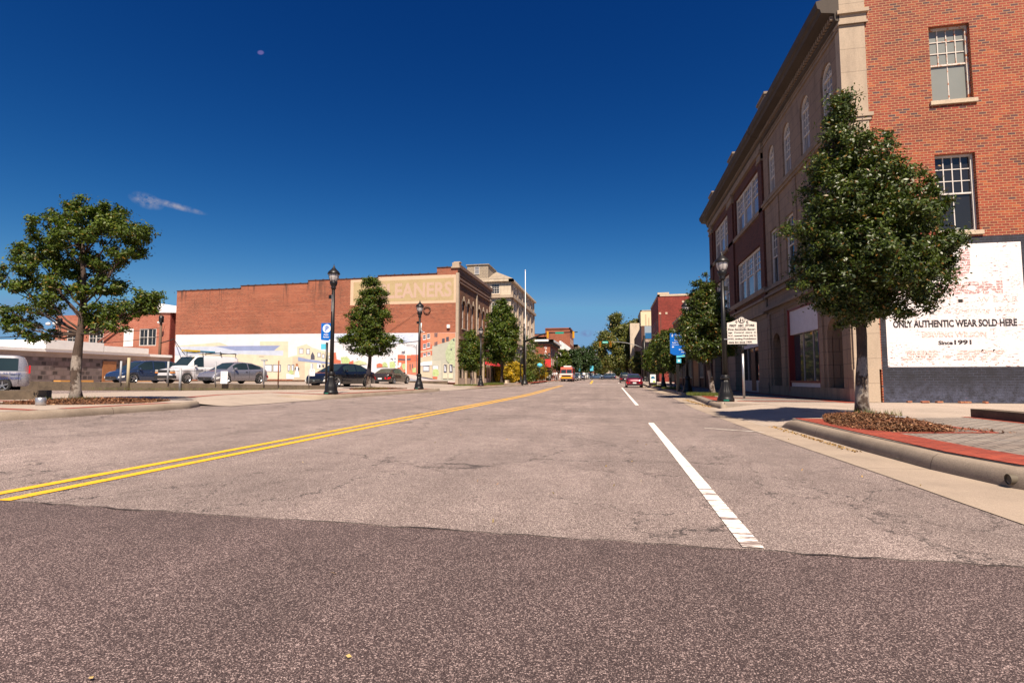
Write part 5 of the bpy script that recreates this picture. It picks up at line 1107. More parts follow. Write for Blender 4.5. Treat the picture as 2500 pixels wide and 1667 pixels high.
oT=(-10.5,190,1.2); r=thing('traffic_signal','distant traffic signal mast far down the left side of the street','traffic light',oT)
mb=MB(); mb.lathe([(.2,0),(.15,8)],seg=8); mb.tube([(0,0,6.2),(3,0,6.7),(9,0,6.8)],.1,6); mb.build('mast',M['black'],r); head(r,8.3,-.14,6.4)
# ------------------------------------------------------------------ flag pole, poles, wires
oF=(-12.04,72,.35); r=thing('flagpole','tall thin white flagpole rising behind the signal mast','flagpole',oF)
mb=MB(); mb.lathe([(.09,0),(.065,8),(.04,15.8)],seg=10); mb.build('pole',M['whitemetal'],r); mb=MB(); mb.lathe([(.02,15.8),(.1,15.9),(.02,16.0)],seg=8,cap=False); mb.build('finial',M['whitemetal'],r)
M['polewood']=barkmat('pole_wood',(.10,.06,.04),(.16,.09,.06))
for x,y,z,h,lb in ((-52.2,52,.6,7.8,'brown utility pole at the left end of the mural building'),(-66.8,52,.6,7.8,'brown utility pole with two lamps before the red brick building')):
    r=thing('utility_pole',lb,'utility pole',(x,y,z),'utility poles behind the parking lot'); mb=MB(); mb.lathe([(.17,0),(.13,h)],seg=8); mb.build('pole',M['polewood'],r)
    mb=MB(); mb.lathe([(.02,h-.9),(.26,h-.85),(.26,h-.1),(.02,h-.05)],(.1,-.1),10); mb.build('transformer',M['black'],r)
    if x<-60:
        mb=MB(); mb.tube([(0,0,h-.6),(-.8,0,h-.4),(-1.6,0,h-.5)],.03,5); mb.build('lamp_arm',M['silver'],r)
        mb=MB(); mb.lathe([(.02,h-.9),(.28,h-.8),(.24,h-.6),(.04,h-.5)],(-1.8,0),10); mb.lathe([(.02,h-.9),(.28,h-.8),(.24,h-.6),(.04,h-.5)],(-.35,-.3),10); mb.build('lamp_shade',M['whitemetal'],r)
for i,(x,y) in enumerate(((-165,120),(-157,122))):
    r=thing('utility_pole','distant utility pole with cross-arm above the white shed roof, %s'%('left of two' if i==0 else 'right of two'),'utility pole',(x,y,1),'distant utility poles'); mb=MB(); mb.lathe([(.2,0),(.15,11)],seg=6); mb.build('pole',M['polewood'],r); mb=MB(); mb.box(-2,2,-.1,.1,10,10.25); mb.box(-1.5,1.5,-.1,.1,9,9.2); mb.build('cross_arm',M['polewood'],r)
def wire(name,a,b,sag,rad,lb):
    pts=[(a[0]+(b[0]-a[0])*t,a[1]+(b[1]-a[1])*t,a[2]+(b[2]-a[2])*t-sag*4*t*(1-t)) for t in [i/16 for i in range(17)]]
    mb=MB(); mb.tube(pts,rad,4); o=mb.build(name,M['black'],None,a); tag(o,lb,'cable','overhead cables at the left')
wire('overhead_cable',(-52.2,52,5.1),(-49.4,51.1,5.5),.02,.06,'short thick cable from the brown pole to the mural building corner')
wire('overhead_cable',(-49.4,51.1,5.4),(-43.5,47,2.9),.1,.04,'slanting dark cable dropping from the mural building corner toward the van')
wire('overhead_cable',(-66.8,52,6.6),(-52.2,52,6.9),.3,.03,'upper thin cable across the red brick building')
wire('overhead_cable',(-66.8,52,5.2),(-52.2,52,5.9),.3,.03,'lower thin cable across the red brick windows')
wire('overhead_cable',(-165,120,11.2),(-66.8,52,8.2),1.,.05,'long cable from the distant poles to the pole with two lamps')
wire('overhead_cable',(-150,60,12),(-66.8,52,6.4),2.,.05,'long low cable entering from the left sky')
# ------------------------------------------------------------------ low wall, posts and chain of the parking lot
mb=MB(); mb.prism([(-37.5,27,-.1),(-16.0,27,.2),(-16.0,27,.56),(-25,27,.66),(-37.5,27,.78)],(0,.32,0)); tag(mb.build('retaining_wall',M['grimy'],None,(-25,27,.3),fix=True),'long stained concrete retaining wall in front of the parked cars','wall')
for a,b,z,lb in (((-27.2,14.2),(-16.6,12.5),.36,'short grimy concrete block wall at the left corner planting bed'),):
    mb=MB(); mb.prism([(-21,11.05,.2),(-16.45,12.55,.33),(-16.45,12.55,.6),(-21,11.05,.6)],(-.28,.36,0)); tag(mb.build('block_wall',M['grimy'],None,(-17,12.5,.35),fix=True),lb,'wall')
mb=MB(); mb.prism([(6.9,11.85,.18),(6.9,8.9,.18),(6.9,8.9,.36),(6.9,11.85,.36)],(.32,0,0)); tag(mb.build('low_kerb_wall',M['grimy'],None,(7,11,.19),fix=True),'low brown concrete edging block on the grey pavers at the far right','wall')
M['postgrey']=plain('grey_post_paint',(.30,.31,.33),.5); M['postwood']=plain('weathered_post',(.38,.32,.2),.8); M['rust']=plain('rusty_post',(.22,.07,.03),.8)
for x,z0,z1,rr,mt,lb in ((-33.0,.5,2.0,.055,'postgrey','pale post just right of the silver church van'),(-29.75,.7,2.03,.055,'postgrey','grey metal post standing on the wall before the blue minivan'),(-29.2,.2,2.23,.08,'postwood','weathered timber post, the tallest one before the blue minivan'),(-26.35,.68,1.99,.055,'postgrey','grey post standing on the wall before the white van'),(-25.47,.25,1.55,.07,'postgrey','short thick bluish post in front of the white van wheel'),(-23.07,.64,1.97,.04,'postgrey','thin grey post before the hood of the grey hatchback'),(-19.86,.62,1.99,.05,'postgrey','pale post with a small crossbar behind the grey hatchback'),(-18.92,.6,1.98,.035,'rust','thin rusty brown post standing alone before the mural'),(-16.98,.56,1.46,.025,'postgrey','thin post holding a little white notice by the black sedan')):
    mb=MB(); mb.lathe([(rr,z0),(rr,z1)],(x,26.9),8)
    if 'crossbar' in lb: mb.box(x-.18,x+.18,26.85,26.95,z1-.02,z1+.06)
    tag(mb.build('fence_post',M[mt],None,(x,26.9,z0)),lb,'post','posts along the retaining wall')
M['chain']=plain('chain_steel',(.2,.2,.21),.4,.6)
wire('overhead_cable',(-29.2,26.9,1.5),(-23.07,26.9,1.45),.08,.012,'thin chain strung between the posts on the retaining wall')
def notice(x,z0,z1,w_,lb,lines):
    r=thing('notice_board',lb,'sign',(x,26.8,z0)); mb=MB(); mb.box(-w_/2,w_/2,0,.02,0,z1-z0); b_=mb.build('board',M['signwhite'],r)
    for i,tx in enumerate(lines): text_mb(tx,lambda u,z,d=0:(u,-d,z),-w_*.36,(z1-z0)*(.82-.16*i),w_*.72,.035,.004).build('lettering',M['ink'],b_)
notice(-22.4,.66,1.38,.46,'white paper notice board on the wall before the grey hatchback',['PRIVATE','PARKING','ONLY','TOW AWAY'])
notice(-16.72,1.1,1.48,.32,'small white notice beside the black sedan',['NO','PARKING'])
# ------------------------------------------------------------------ litter bins with poster panels, benches, ground spots
def bin_(x,y,z,lb):
    r=thing('litter_bin',lb,'bin',(x,y,z),'black bins with poster panels'); mb=MB(); mb.box(-.42,.42,-.4,.4,.06,1.3); mb.box(-.45,.45,-.43,.43,1.3,1.42); mb.box(-.4,.4,-.38,.38,0,.06); mb.build('body',M['black'],r)
    mb=MB(); mb.box(-.3,.3,-.42,-.4,.3,1.22); p=mb.build('poster',M['signwhite'],r)
    mb=MB(); mb.poly([(-.22,-.425,.75)]+[(.22*-cos(pi*i/10),-.425,.78+.24*sin(pi*i/10)) for i in range(11)]+[(.22,-.425,.75)]); mb.build('blue_dome',plain('poster_blue',(.02,.15,.28),.5),p)
    mb=MB(); mb.box(.0,.24,-.425,-.42,.34,.5); mb.build('green_mark',M['lime'],p)
bin_(4.35,60.5,.2,'black litter bin with a poster panel on the right pavement behind the red car'); bin_(-11.8,97,.55,'black litter bin with a poster panel on the left pavement before the food truck')
oQ=(4.68,9.9,.2); r=thing('ground_spotlight','small silver box spotlight lying at the edge of the mulch under the right tree','spotlight',oQ); mb=MB(); mb.box(-.11,.11,-.08,.08,.0,.12); mb.build('housing',M['silver'],r,None,bevel=.015); mb=MB(); mb.box(-.08,.08,-.084,-.08,.03,.09); mb.build('lens',M['gl_sky'],r)
oQ=(-12.6,9.5,.35); r=thing('ground_spotlight','small round silver spotlight by the left mulch bed','spotlight',oQ); mb=MB(); mb.lathe([(.08,0),(.095,.02),(.095,.17),(.08,.18)],seg=14); mb.build('housing',M['silver'],r); mb=MB(); mb.lathe([(.07,.182),(.02,.184)],seg=12); mb.build('lens',M['dark'],r)
r=thing('drain_pipe','round drain pipe end poking out of the right kerb face','pipe',(3.34,5.3,.085)); mb=MB(); mb.tube([(.08,0,0),(-.005,0,0)],.045,14,cap=False); mb.tube([(.012,0,0),(.02,0,0)],.043,14); mb.build('pipe',plain('pipe_clay',(.10,.08,.055),.7),r)
# loose bricks at the foot of the painted wall
rg=random.Random(5)
for i in range(13):
    x=rg.choice([rg.uniform(9.7,11.3),rg.uniform(12.2,13.2),rg.uniform(8.8,9.6)]); a=rg.uniform(-.5,.5); mb=MB(); l=rg.uniform(.09,.2); mb.box(-l/2,l/2,-.05,.05,0,.055)
    o=mb.build('loose_brick',M['brickA'],None,None,bevel=.006); o.location=(x,18.45-rg.uniform(0,.12),.2); o.rotation_euler=(rg.uniform(-.1,.1),0,a); tag(o,'broken orange brick lying at the foot of the navy painted wall','brick','loose bricks at the wall foot')
# planters / yellow shrubs are in the planting part; white umbrella bird bath
r=thing('ball_ornament','small blue and orange ball-shaped street ornament by the signal mast','ornament',(-9.2,66,.35)); mb=MB(); mb.lathe([(.03,0),(.03,2)],seg=6); mb.build('pole',M['black'],r); mb=MB(); mb.lathe([(.02,2.0),(.3,2.12),(.36,2.3),(.3,2.45),(.02,2.6)],seg=12); mb.build('ball',M['cyan'],r)
# cyan banners and a red banner on posts
for x,y,z,w_,h,mt,lb in ((-9.9,140,3.1,1.3,1.9,'cyan','pale cyan banner on the left kerb beyond the parked cars, the nearer one'),(-6.9,160,3.3,1.05,1.6,'cyan','pale cyan banner over the parked cars, the farther one'),(-11.6,112,4.0,1.3,1.5,'cyan','cyan banner just above the food truck'),(-10.9,84,3.4,1.,1.3,'redc','red banner on the lamp post before the food truck')):
    r=thing('street_banner',lb,'banner',(x,y,rise(y)+.2),'banners on posts'); mb=MB(); mb.lathe([(.04,0),(.04,z+h-1)],seg=6); mb.build('post',M['black'],r); mb=MB(); mb.box(0,w_,-.02,.02,z-1,z+h-1); mb.build('cloth',M['cyan'] if mt=='cyan' else plain('red_cloth',(.6,.03,.03),.7),r)
# ------------------------------------------------------------------ vehicles
M['tyre']=plain('tyre_rubber',(.018,.018,.018),.8); M['alloy']=plain('alloy_wheel',(.42,.42,.43),.3,.8); M['chrome']=plain('chrome_trim',(.6,.6,.6),.15,1.)
M['carglass']=glass('car_glass',(.012,.02,.022),.03); M['lightglass']=plain('headlight_glass',(.55,.53,.5),.15); M['amber']=plain('amber_light',(.65,.22,.02),.2); M['redlight']=plain('red_tail_light',(.5,.01,.015),.2)
M['plastic']=plain('black_plastic',(.02,.02,.02),.5); M['plate']=plain('licence_plate',(.65,.66,.68),.4)
def paint(name,c,metal=0.,rough=.28): return plain(name,c,rough,metal,.05,2.,True,None,1.)
def interp(tab,x):
    for (a,va),(b,vb) in zip(tab,tab[1:]):
        if a<=x<=b: t=(x-a)/(b-a) if b>a else 0; return va+(vb-va)*t
    return tab[0][1] if x<tab[0][0] else tab[-1][1]
def smooth_tab(tab,x):
    return (interp(tab,x-.06)+interp(tab,x)*2+interp(tab,x+.06))/4
def make_car(name,label,cat,col,L=4.6,W=.9,belt=None,roof=None,low=.2,wheels=(-1.38,1.38),R=.33,green=(-1.6,1.25),wtop=.62,wins=((-1.15,-.2),(-.12,.85)),grille=True,top_dz=.02,lights='sedan',group=None,plate_back=True,ws=None,winlow=.03,wintop=.07,panel=False):
    """x forward, wheels on z=0; belt(x): height of body side top; roof(x): greenhouse line"""
    r=thing(name,label,cat,(0,0,0),group)
    wb=[(-L/2,W*.78),(-L/2+.12,W*.9),(-L/2+.5,W*.98),(0,W),(L/2-.7,W*.985),(L/2-.25,W*.9),(L/2-.08,W*.78),(L/2,W*.62)]
    xs=sorted(set([-L/2,-L/2+.03,-L/2+.08]+[-L/2+.15+i*(L-.3)/60 for i in range(61)]+[L/2-.08,L/2-.03,L/2]))
    rows=[]
    for x in xs:
        w=interp(wb,x); zb=smooth_tab(belt,x); z0=low+.0
        e=min(1,(L/2-abs(x))/.12); z0+= .12*(1-e)
        zb2=zb-.10*(1-e)**2; za=z0
        for xw in wheels:
            d=abs(x-xw)
            if d<R+.055: za=max(za,R+sqrt((R+.055)**2-d*d))
        zmid=max(za+.03,.45*zb2+.55*z0+.05)
        half=[(0,z0+.02),(w*.86,z0+.02),(w*.95,za),(w*.985,za+.03),(w*1.0,zmid),(w*.985,zb2-.12 if zb2-.12>zmid else zmid+.01),(w*.955,zb2-.03),(w*.90,zb2),(w*.5,zb2+.025*e),(0,zb2+.035*e)]
        rows.append([(x,y,z) for y,z in half]+[(x,-y,z) for y,z in half[::-1][1:-1]])
    mb=MB(); mb.sm=True; mb.grid(rows,closed=True); mb.sm=False; mb.poly(rows[0]); mb.poly(rows[-1][::-1]); body=mb.build('body',col,r)
    g0,g1=green
    def sec(x):
        zb=smooth_tab(belt,x)-.01; zr=max(zb+.012,smooth_tab(roof,x)); wB=interp(wb,x)*.905; k=min(1,(zr-zb)/.35)
        wT=min(wB,wtop+(wB-wtop)*(1-k)); return zb,zr,wB,wT
    xs=[g0+(g1-g0)*i/40 for i in range(41)]; rows=[]
    for x in xs:
        zb,zr,wB,wT=sec(x)
        half=[(wB,zb-.03),(wB,zb),(wT,zr-.04 if zr-.04>zb else zb+.004),(wT-.05,zr-.006),(wT*.6,zr+top_dz*.6),(0,zr+top_dz)]
        rows.append([(x,y,z) for y,z in half]+[(x,-y,z) for y,z in half[::-1][1:]])
    mb=MB(); mb.sm=True; mb.grid(rows); mb.sm=False; mb.poly(rows[0]);mb.poly(rows[-1][::-1]); mb.build('cabin',col,body)
    def side(x,z,s,o=.008):
        zb,zr,wB,wT=sec(x); t=(z-zb)/max(.02,(zr-.04-zb)); return (x,s*(wB+(wT-wB)*t+o),z)
    for a,b in wins:
        for s in (-1,1):
            rr=[]
            for i in range(13):
                x=a+(b-a)*i/12; zb,zr,_,_=sec(x); lo=zb+winlow; hi=max(lo+.002,zr-wintop); rr.append([side(x,lo,s),side(x,(lo+hi)/2,s),side(x,hi,s)])
            mb=MB(); mb.sm=True; mb.grid(rr); mb.build('side_window',M['carglass'],r)
    ws=ws or [(x,) for x in ()]
    # wind screen and rear window follow the cabin slope
    def screen(xa,xb,nm):
        rr=[]
        for i in range(9):
            x=xa+(xb-xa)*i/8; zb,zr,wB,wT=sec(x); k=wT-.075; rr.append([(x,k*j/6,zr+top_dz*(1-abs(j)/6)**.8*1.0+.010 if abs(j)<6 else zr+.012) for j in range(-6,7)])
        mb=MB(); mb.sm=True; mb.grid(rr); return mb.build(nm,M['carglass'],r)
    if ws:
        screen(ws[0],ws[1],'windscreen')
        if len(ws)>2: screen(ws[2],ws[3],'rear_window')
    # wheels
    for xw in wheels:
        for s in (-1,1):
            y0=W*.985; mb=MB(); mb.v=[]; 
            pr=[(.0,-.2),(R*.9,-.2),(R,-.17),(R,-.03),(R*.93,.0),(R*.68,.0)]
            b=[]; sg=24
            mb.sm=True; mb.grid([[ (xw+q*cos(2*pi*k/sg),s*(y0+d-.0),R+q*sin(2*pi*k/sg)) for k in range(sg)] for q,d in pr],closed=True); wh=mb.build('wheel',M['tyre'],r)
            mb=MB(); mb.sm=True; mb.grid([[ (xw+q*cos(2*pi*k/sg),s*(y0+d),R+q*sin(2*pi*k/sg)) for k in range(sg)] for q,d in ((R*.7,.0),(R*.66,-.012),(R*.6,-.05))],closed=True); mb.sm=False
            for k in range(5):
                a=2*pi*k/5+.3; c,d_=cos(a),sin(a); t=R*.085; mb.prism([(xw+c*R*.12-d_*t,s*(y0-.02),R+d_*R*.12+c*t),(xw+c*R*.64-d_*t*.7,s*(y0-.012),R+d_*R*.64+c*t*.7),(xw+c*R*.64+d_*t*.7,s*(y0-.012),R+d_*R*.64-c*t*.7),(xw+c*R*.12+d_*t,s*(y0-.02),R+d_*R*.12-c*t)],(0,-s*.03,0))
            mb.poly([(xw+R*.16*cos(2*pi*k/12),s*(y0-.01),R+R*.16*sin(2*pi*k/12)) for k in range(12)])
            mb.build('rim',M['alloy'],wh)
    # mouldings, handles, mirrors
    for s in (-1,1):
        mb=MB()
        for a,b in wins: 
            xm=a+.12; zb=smooth_tab(belt,xm); mb.box(xm,xm+.18,s*W*.985-.012,s*W*.985+.02,zb-.16,zb-.125)
        mb.build('door_handle',col if panel else M['chrome'],r)
        mb=MB()
        for a,b in wins:
            x=a-.04; zb=smooth_tab(belt,x); mb.box(x-.006,x+.006,s*W*.99-.004,s*W*.99+.006,low+.18,zb-.06)
        x=wins[-1][1]+.02; zb=smooth_tab(belt,x); mb.box(x-.006,x+.006,s*W*.99-.004,s*W*.99+.006,low+.18,zb-.06); mb.split('door_gap',M['plastic'],r,None)
        x=wins[-1][1]-.05; zb,_,wB,_=sec(x); mb=MB(); mb.box(x-.07,x+.09,s*(wB+.03) if s>0 else s*(wB+.2),s*(wB+.2) if s>0 else s*(wB+.03),zb+.02,zb+.15); mb.build('mirror',col,r,None,bevel=.03)
    f=L/2
    zf=interp(belt,f-.1)
    if lights=='sedan':
        for s in (-1,1):
            a=[(f-.42,s*W*.935,zf-.10),(f-.10,s*W*.83,zf-.14),(f-.03,s*W*.52,zf-.18),(f-.03,s*W*.52,zf-.27),(f-.08,s*W*.83,zf-.28),(f-.36,s*W*.955,zf-.22)]
            mb=MB(); mb.poly([(x+.012,y+s*.012,z) for x,y,z in a[:2]+a[4:]]); mb.poly([(x+.016,y+s*.012,z) for x,y,z in a[1:5]]); mb.build('headlight',M['lightglass'],r)
            a=[(-f+.32,s*W*.955,zf+.02),(-f+.07,s*W*.87,zf+.0),(-f-.012,s*W*.5,zf-.02),(-f-.012,s*W*.5,zf-.16),(-f+.03,s*W*.87,zf-.2),(-f+.25,s*W*.97,zf-.1)]
            mb=MB(); mb.poly([(x-.0,y+s*.014,z) for x,y,z in a[:2]+a[4:]]); mb.poly([(x-.014,y+s*.012,z) for x,y,z in a[1:5]]); mb.build('tail_light',M['redlight'],r)
        mb=MB(); mb.box(f-.06,f+.012,-W*.5,W*.5,zf-.33,zf-.17); mb.build('grille',M['plastic'],r)
        mb=MB(); mb.box(f-.0,f+.02,-W*.5,W*.5,zf-.185,zf-.165); mb.box(f-.0,f+.022,-.07,.07,zf-.28,zf-.19); mb.build('badge_trim',M['chrome'],r)
        mb=MB(); mb.box(f-.12,f+.01,-W*.62,W*.62,low+.1,low+.23); mb.build('lower_intake',M['plastic'],r)
        mb=MB(); mb.box(-f-.02,-f+.02,-.18,.18,zf-.2,zf-.06); mb.build('licence_plate',M['plate'],r)
        mb=MB(); mb.box(-f-.01,-f+.1,-W*.7,W*.7,low+.02,low+.16); mb.build('rear_bumper_trim',M['plastic'],r)
    return r
SB=[(-2.3,.80),(-2.2,.93),(-1.75,.98),(-1.3,.96),(0,.93),(1.0,.93),(1.3,.91),(1.9,.80),(2.15,.70),(2.3,.6)]
SR=[(-1.95,.96),(-1.1,1.36),(-.5,1.44),(.1,1.45),(.45,1.40),(1.35,.92)]
def sedan(name,label,col,**k):
    return make_car(name,label,'car',col,4.7,.9,SB,SR,green=(-1.9,1.34),wins=((-1.3,-.42),(-.34,.72)),ws=(.5,1.28,-1.85,-1.1),**k)
def place(o,x,y,z,deg,s=1): o.location=(x,y,z); o.rotation_euler=(0,0,radians(deg)); o.scale=(s,s,s) if s!=1 else (1,1,1); return o
HB=[(-2.2,.72),(-2.1,.95),(-1.6,1.0),(0,.93),(1.0,.92),(1.3,.90),(1.85,.78),(2.1,.66),(2.2,.55)]
HR=[(-2.1,1.0),(-1.6,1.22),(-.9,1.42),(-.1,1.47),(.45,1.41),(1.3,.92)]
o=make_car('parked_car','grey compact hatchback parked behind the white notice board','car',paint('grey_violet_paint',(.27,.265,.31),.5),4.55,.9,HB,HR,green=(-2.05,1.28),wins=((-1.55,-.5),(-.42,.75)),ws=(.5,1.24,-2.0,-1.35)); place(o,-25.4,31.3,.6,262)
ch=MB(); ch.box(2.16,2.3,-.62,.62,.42,.47); ch.box(2.12,2.26,-.75,-.45,.3,.4); ch.box(2.12,2.26,.45,.75,.3,.4); ch.build('chrome_grille_bar',M['chrome'],o)
o=sedan('parked_car','glossy black sedan parked beside the near left lamp post, facing the camera',paint('black_paint',(.008,.010,.016),.2)); place(o,-18.1,32.6,.38,258,1.09)
mb=MB(); mb.box(.3,.42,-.5,-.3,1.46,1.6); mb.box(-.3,-.2,-.45,-.3,1.46,1.58)
o=sedan('parked_car','dark brown sedan parked by the mural wall, seen from its tail',paint('dark_brown_paint',(.045,.035,.03),.4)); place(o,-19.8,44.6,.45,88)
o=sedan('parked_car','dark red sedan stopped at the right kerb, seen from behind',paint('maroon_paint',(.13,.006,.02),.3)); place(o,2.2,58.6,.0,90)
mb=MB(); mb.box(-2.37,-2.33,-.18,.18,.66,.80); 
# blue minivan
VB=[(-2.5,.85),(-2.4,1.05),(-1.5,1.08),(0,1.02),(1.3,1.0),(1.6,.97),(2.1,.88),(2.4,.72),(2.5,.62)]
VR=[(-2.45,1.1),(-2.2,1.6),(-1.6,1.74),(0,1.76),(.6,1.70),(1.75,.98)]
o=make_car('parked_minivan','blue minivan parked left of the white work van','minivan',paint('blue_paint',(.03,.055,.12),.45),5.1,.97,VB,VR,wheels=(-1.5,1.5),R=.35,green=(-2.43,1.72),wtop=.72,wins=((-2.1,-1.15),(-1.05,-.1),(0.,1.1)),ws=(.75,1.65)); place(o,-36.2,34.8,.6,262)
# white work van with roof rack
WB=[(-2.8,1.12),(-2.7,1.2),(0,1.2),(1.3,1.2),(1.7,1.16),(2.2,1.1),(2.6,1.02),(2.8,.85)]
WR=[(-2.8,1.3),(-2.75,1.9),(-2.6,2.06),(-1,2.12),(.7,2.1),(.95,2.04),(1.75,1.2)]
o=make_car('work_van','white work van carrying ladders on a black roof rack','van',paint('white_paint',(.62,.61,.63)),5.7,1.0,WB,WR,low=.28,wheels=(-1.75,1.75),R=.38,green=(-2.78,1.72),wtop=.82,wins=((.42,1.2),),ws=(1.02,1.66),lights=None,winlow=.04,wintop=.12,panel=True); van=o; place(o,-31.2,34.8,.6,260)
mb=MB(); mb.box(2.7,2.84,-.72,.72,.72,.98); mb.box(2.6,2.86,-.95,.95,.36,.58); mb.build('grille',M['plastic'],o)
for s in (-1,1):
    mb=MB(); mb.box(2.68,2.85,s*.9 if s<0 else .62,s*.62 if s<0 else .9,.84,.99); mb.build('headlight',M['lightglass'],o); mb=MB(); mb.box(2.66,2.85,s*.92 if s<0 else .62,s*.62 if s<0 else .92,.75,.83); mb.build('indicator',M['amber'],o)
mb=MB()
for x in (-2.4,-1.1,.5): 
    mb.tube([(x,-.85,2.08),(x,-.85,2.35),(x,.85,2.35),(x,.85,2.08)],.03,5); mb.tube([(x,-.85,2.35),(x,-.85,2.55)],.03,5)
for y in (-.85,.85): mb.tube([(-2.5,y,2.3),(.9,y,2.35)],.025,5)
mb.build('roof_rack',M['black'],o)
for y,mt,nm in ((-.3,paint('ladder_blue',(.02,.2,.34)),'blue'),(.1,paint('ladder_yellow',(.75,.5,.02)),'yellow')):
    r=thing('ladder','%s ladder lying on the roof rack of the white work van'%('blue fibreglass' if nm=='blue' else 'short yellow'),'ladder',(0,0,0)); l0_,l1_=(-1.3,1.0) if nm=='blue' else (.3,1.5); mb=MB(); mb.box(l0_,l1_,y-.2,y-.14,2.39,2.5); mb.box(l0_,l1_,y+.14,y+.2,2.39,2.5); mb.build('rail',mt,r); mb=MB()
    for i in range(int((l1_-l0_)/.3)): mb.box(l0_+.15+i*.3,l0_+.19+i*.3,y-.14,y+.14,2.42,2.46)
    mb.build('rung',M['silver'],r); r.location=van.location; r.rotation_euler=van.rotation_euler
mb=MB(); mb.box(.55,1.15,.995,1.005,.72,1.02); mb.build('door_lettering_panel',plain('grey_lettering',(.25,.25,.28),.6),van)
# silver church van at the left edge
CB=[(-2.75,1.05),(-2.65,1.15),(0,1.15),(1.3,1.12),(2.6,.95),(2.75,.8)]
CR=[(-2.72,1.2),(-2.55,1.92),(-2.2,2.06),(0,2.1),(.9,2.04),(1.8,1.15)]
o=make_car('passenger_van','silver passenger van with blue lettering at the left edge behind the block wall','van',paint('silver_lilac_paint',(.31,.30,.325),.4),5.5,1.0,CB,CR,low=.3,wheels=(-1.65,1.7),R=.37,green=(-2.7,1.78),wtop=.84,wins=((-2.25,-1.05),(-.9,.3),(.4,1.2)),ws=(1.0,1.7),lights=None,winlow=.06,wintop=.16,panel=True); place(o,-35.3,22.5,.2,232)
PV=lambda u,z,d=0.:(-u,1.003+d,z)
for tx,u,z,wd,ht in (('A Place For All People',.7,.98,1.7,.12),('Church of Wilson',.7,.84,.9,.09),('LOVE PEOPLE',1.55,.70,.85,.14)): text_mb(tx,PV,u,z,wd,ht,.004,bold=.01).build('lettering',plain('navy_lettering',(.05,.07,.25),.5),o)
mb=MB(); mb.box(-1.02,-.9,.9,1.0,1.2,1.95); mb.build('yellow_poster',plain('poster_yellow',(.75,.45,.05),.5),o)
mb=MB(); mb.box(-2.78,-2.7,.75,.97,1.05,1.5); mb.build('tail_light',M['redlight'],o)
# food truck
oK=(-8.5,97,.33); r=thing('food_truck','orange and white food truck parked facing the camera on the left of the street','food truck',oK)
tk_o=paint('orange_truck_paint',(.62,.14,.02)); tk_w=paint('truck_white',(.7,.66,.62)); tk_r=paint('truck_red',(.5,.06,.05))
mb=MB(); mb.prism([(-1.1,0,.45),(1.1,0,.45),(1.1,0,2.62),(1.02,0,2.78),(-1.02,0,2.78),(-1.1,0,2.62)],(0,6.4,0)); mb.build('box_body',tk_r,r)
mb=MB(); mb.prism([(-1.08,.0,.5),(-1.08,-.42,.5),(-1.08,-.42,1.15),(-1.08,-.3,1.4),(-1.08,0,1.42)],(2.16,0,0)); mb.build('nose',tk_o,r)
mb=MB(); mb.prism([(-1.09,.0,1.38),(-1.09,-.32,1.36),(-1.09,-.26,1.56),(-1.09,0,1.56)],(2.18,0,0)); mb.build('white_band',tk_w,r)
for a,b in ((-1.0,-.06),(.06,1.0)):
    mb=MB(); mb.poly([(a,-.25,1.6),(b,-.25,1.6),(b,-.06,2.25),(a,-.06,2.25)]); mb.build('windscreen',M['carglass'],r)
mb=MB(); mb.prism([(-1.09,0,1.56),(-1.09,-.24,1.56),(-1.09,-.04,2.3),(-1.09,0,2.3)],(2.18,0,0)); mb.build('front_frame',tk_r,r)
mb=MB(); mb.prism([(-1.09,.0,2.3),(-1.09,-.08,2.32),(-1.09,-.1,2.6),(-1.09,0,2.66)],(2.18,0,0)); mb.build('name_board',paint('salmon_board',(.6,.18,.12)),r)
mb=MB(); mb.box(-.85,.85,-.45,-.41,.95,1.25); mb.build('grille',M['plastic'],r); mb=MB(); mb.box(-1.0,1.0,-.46,-.42,.7,.9); mb.build('yellow_panel',paint('truck_yellow',(.75,.42,.02)),r)
mb=MB(); mb.box(-1.1,1.1,-.6,-.4,.48,.62); mb.build('bumper',M['chrome'],r)
for s in (-1,1):
    mb=MB(); mb.lathe([(.11,0),(.11,.03)],seg=12); 
    mb.v=[(s*.93+x,-.43-z,1.1+y) for x,y,z in mb.v]; mb.build('headlight',M['lightglass'],r)
    for y in (.3,4.9):
        mb=MB(); mb.tube([(s*.75,y,.38),(s*1.0,y,.38)],.38,16); mb.build('wheel',M['tyre'],r)
    mb=MB(); mb.box(s*1.1-.0 if s>0 else -1.4,1.4 if s>0 else -1.1,-.1,-.05,1.6,2.1); mb.build('mirror',M['black'],r)
mb=MB(); mb.box(-.7,.7,2,4,2.78,3.05); mb.build('roof_vent',M['whitemetal'],r)
# far traffic: copies of two simple cars
g='cars parked along the far left kerb'
proto=sedan('parked_car','dark blue car parked just behind the food truck',paint('midnight_paint',(.02,.025,.05),.3)); place(proto,-8.3,108,.45,-90); proto['group']=g
suv_b=[(-2.3,.9),(-2.2,1.05),(0,1.02),(1.2,1.0),(1.9,.9),(2.2,.75),(2.3,.65)]; suv_r=[(-2.28,1.1),(-2.05,1.62),(-1.2,1.72),(.2,1.7),(.6,1.62),(1.35,1.0)]
suv=make_car('parked_car','pale silver car with its lights towards the camera behind the cyclist','car',paint('silver_paint',(.45,.44,.44),.4),4.6,.93,suv_b,suv_r,wheels=(-1.4,1.4),R=.36,green=(-2.26,1.32),wtop=.7,wins=((-2.0,-1.1),(-1.0,-.1),(0,.85)),ws=(.66,1.25,-2.2,-2.08)); suv['group']=g; place(suv,-8.2,121,.6,-90)
def recolor(o,old,new):
    for c in o.children_recursive:
        if c.name.split('.')[0] in ('body','cabin','mirror'):
            c.data=c.data.copy(); c.data.materials[0]=new
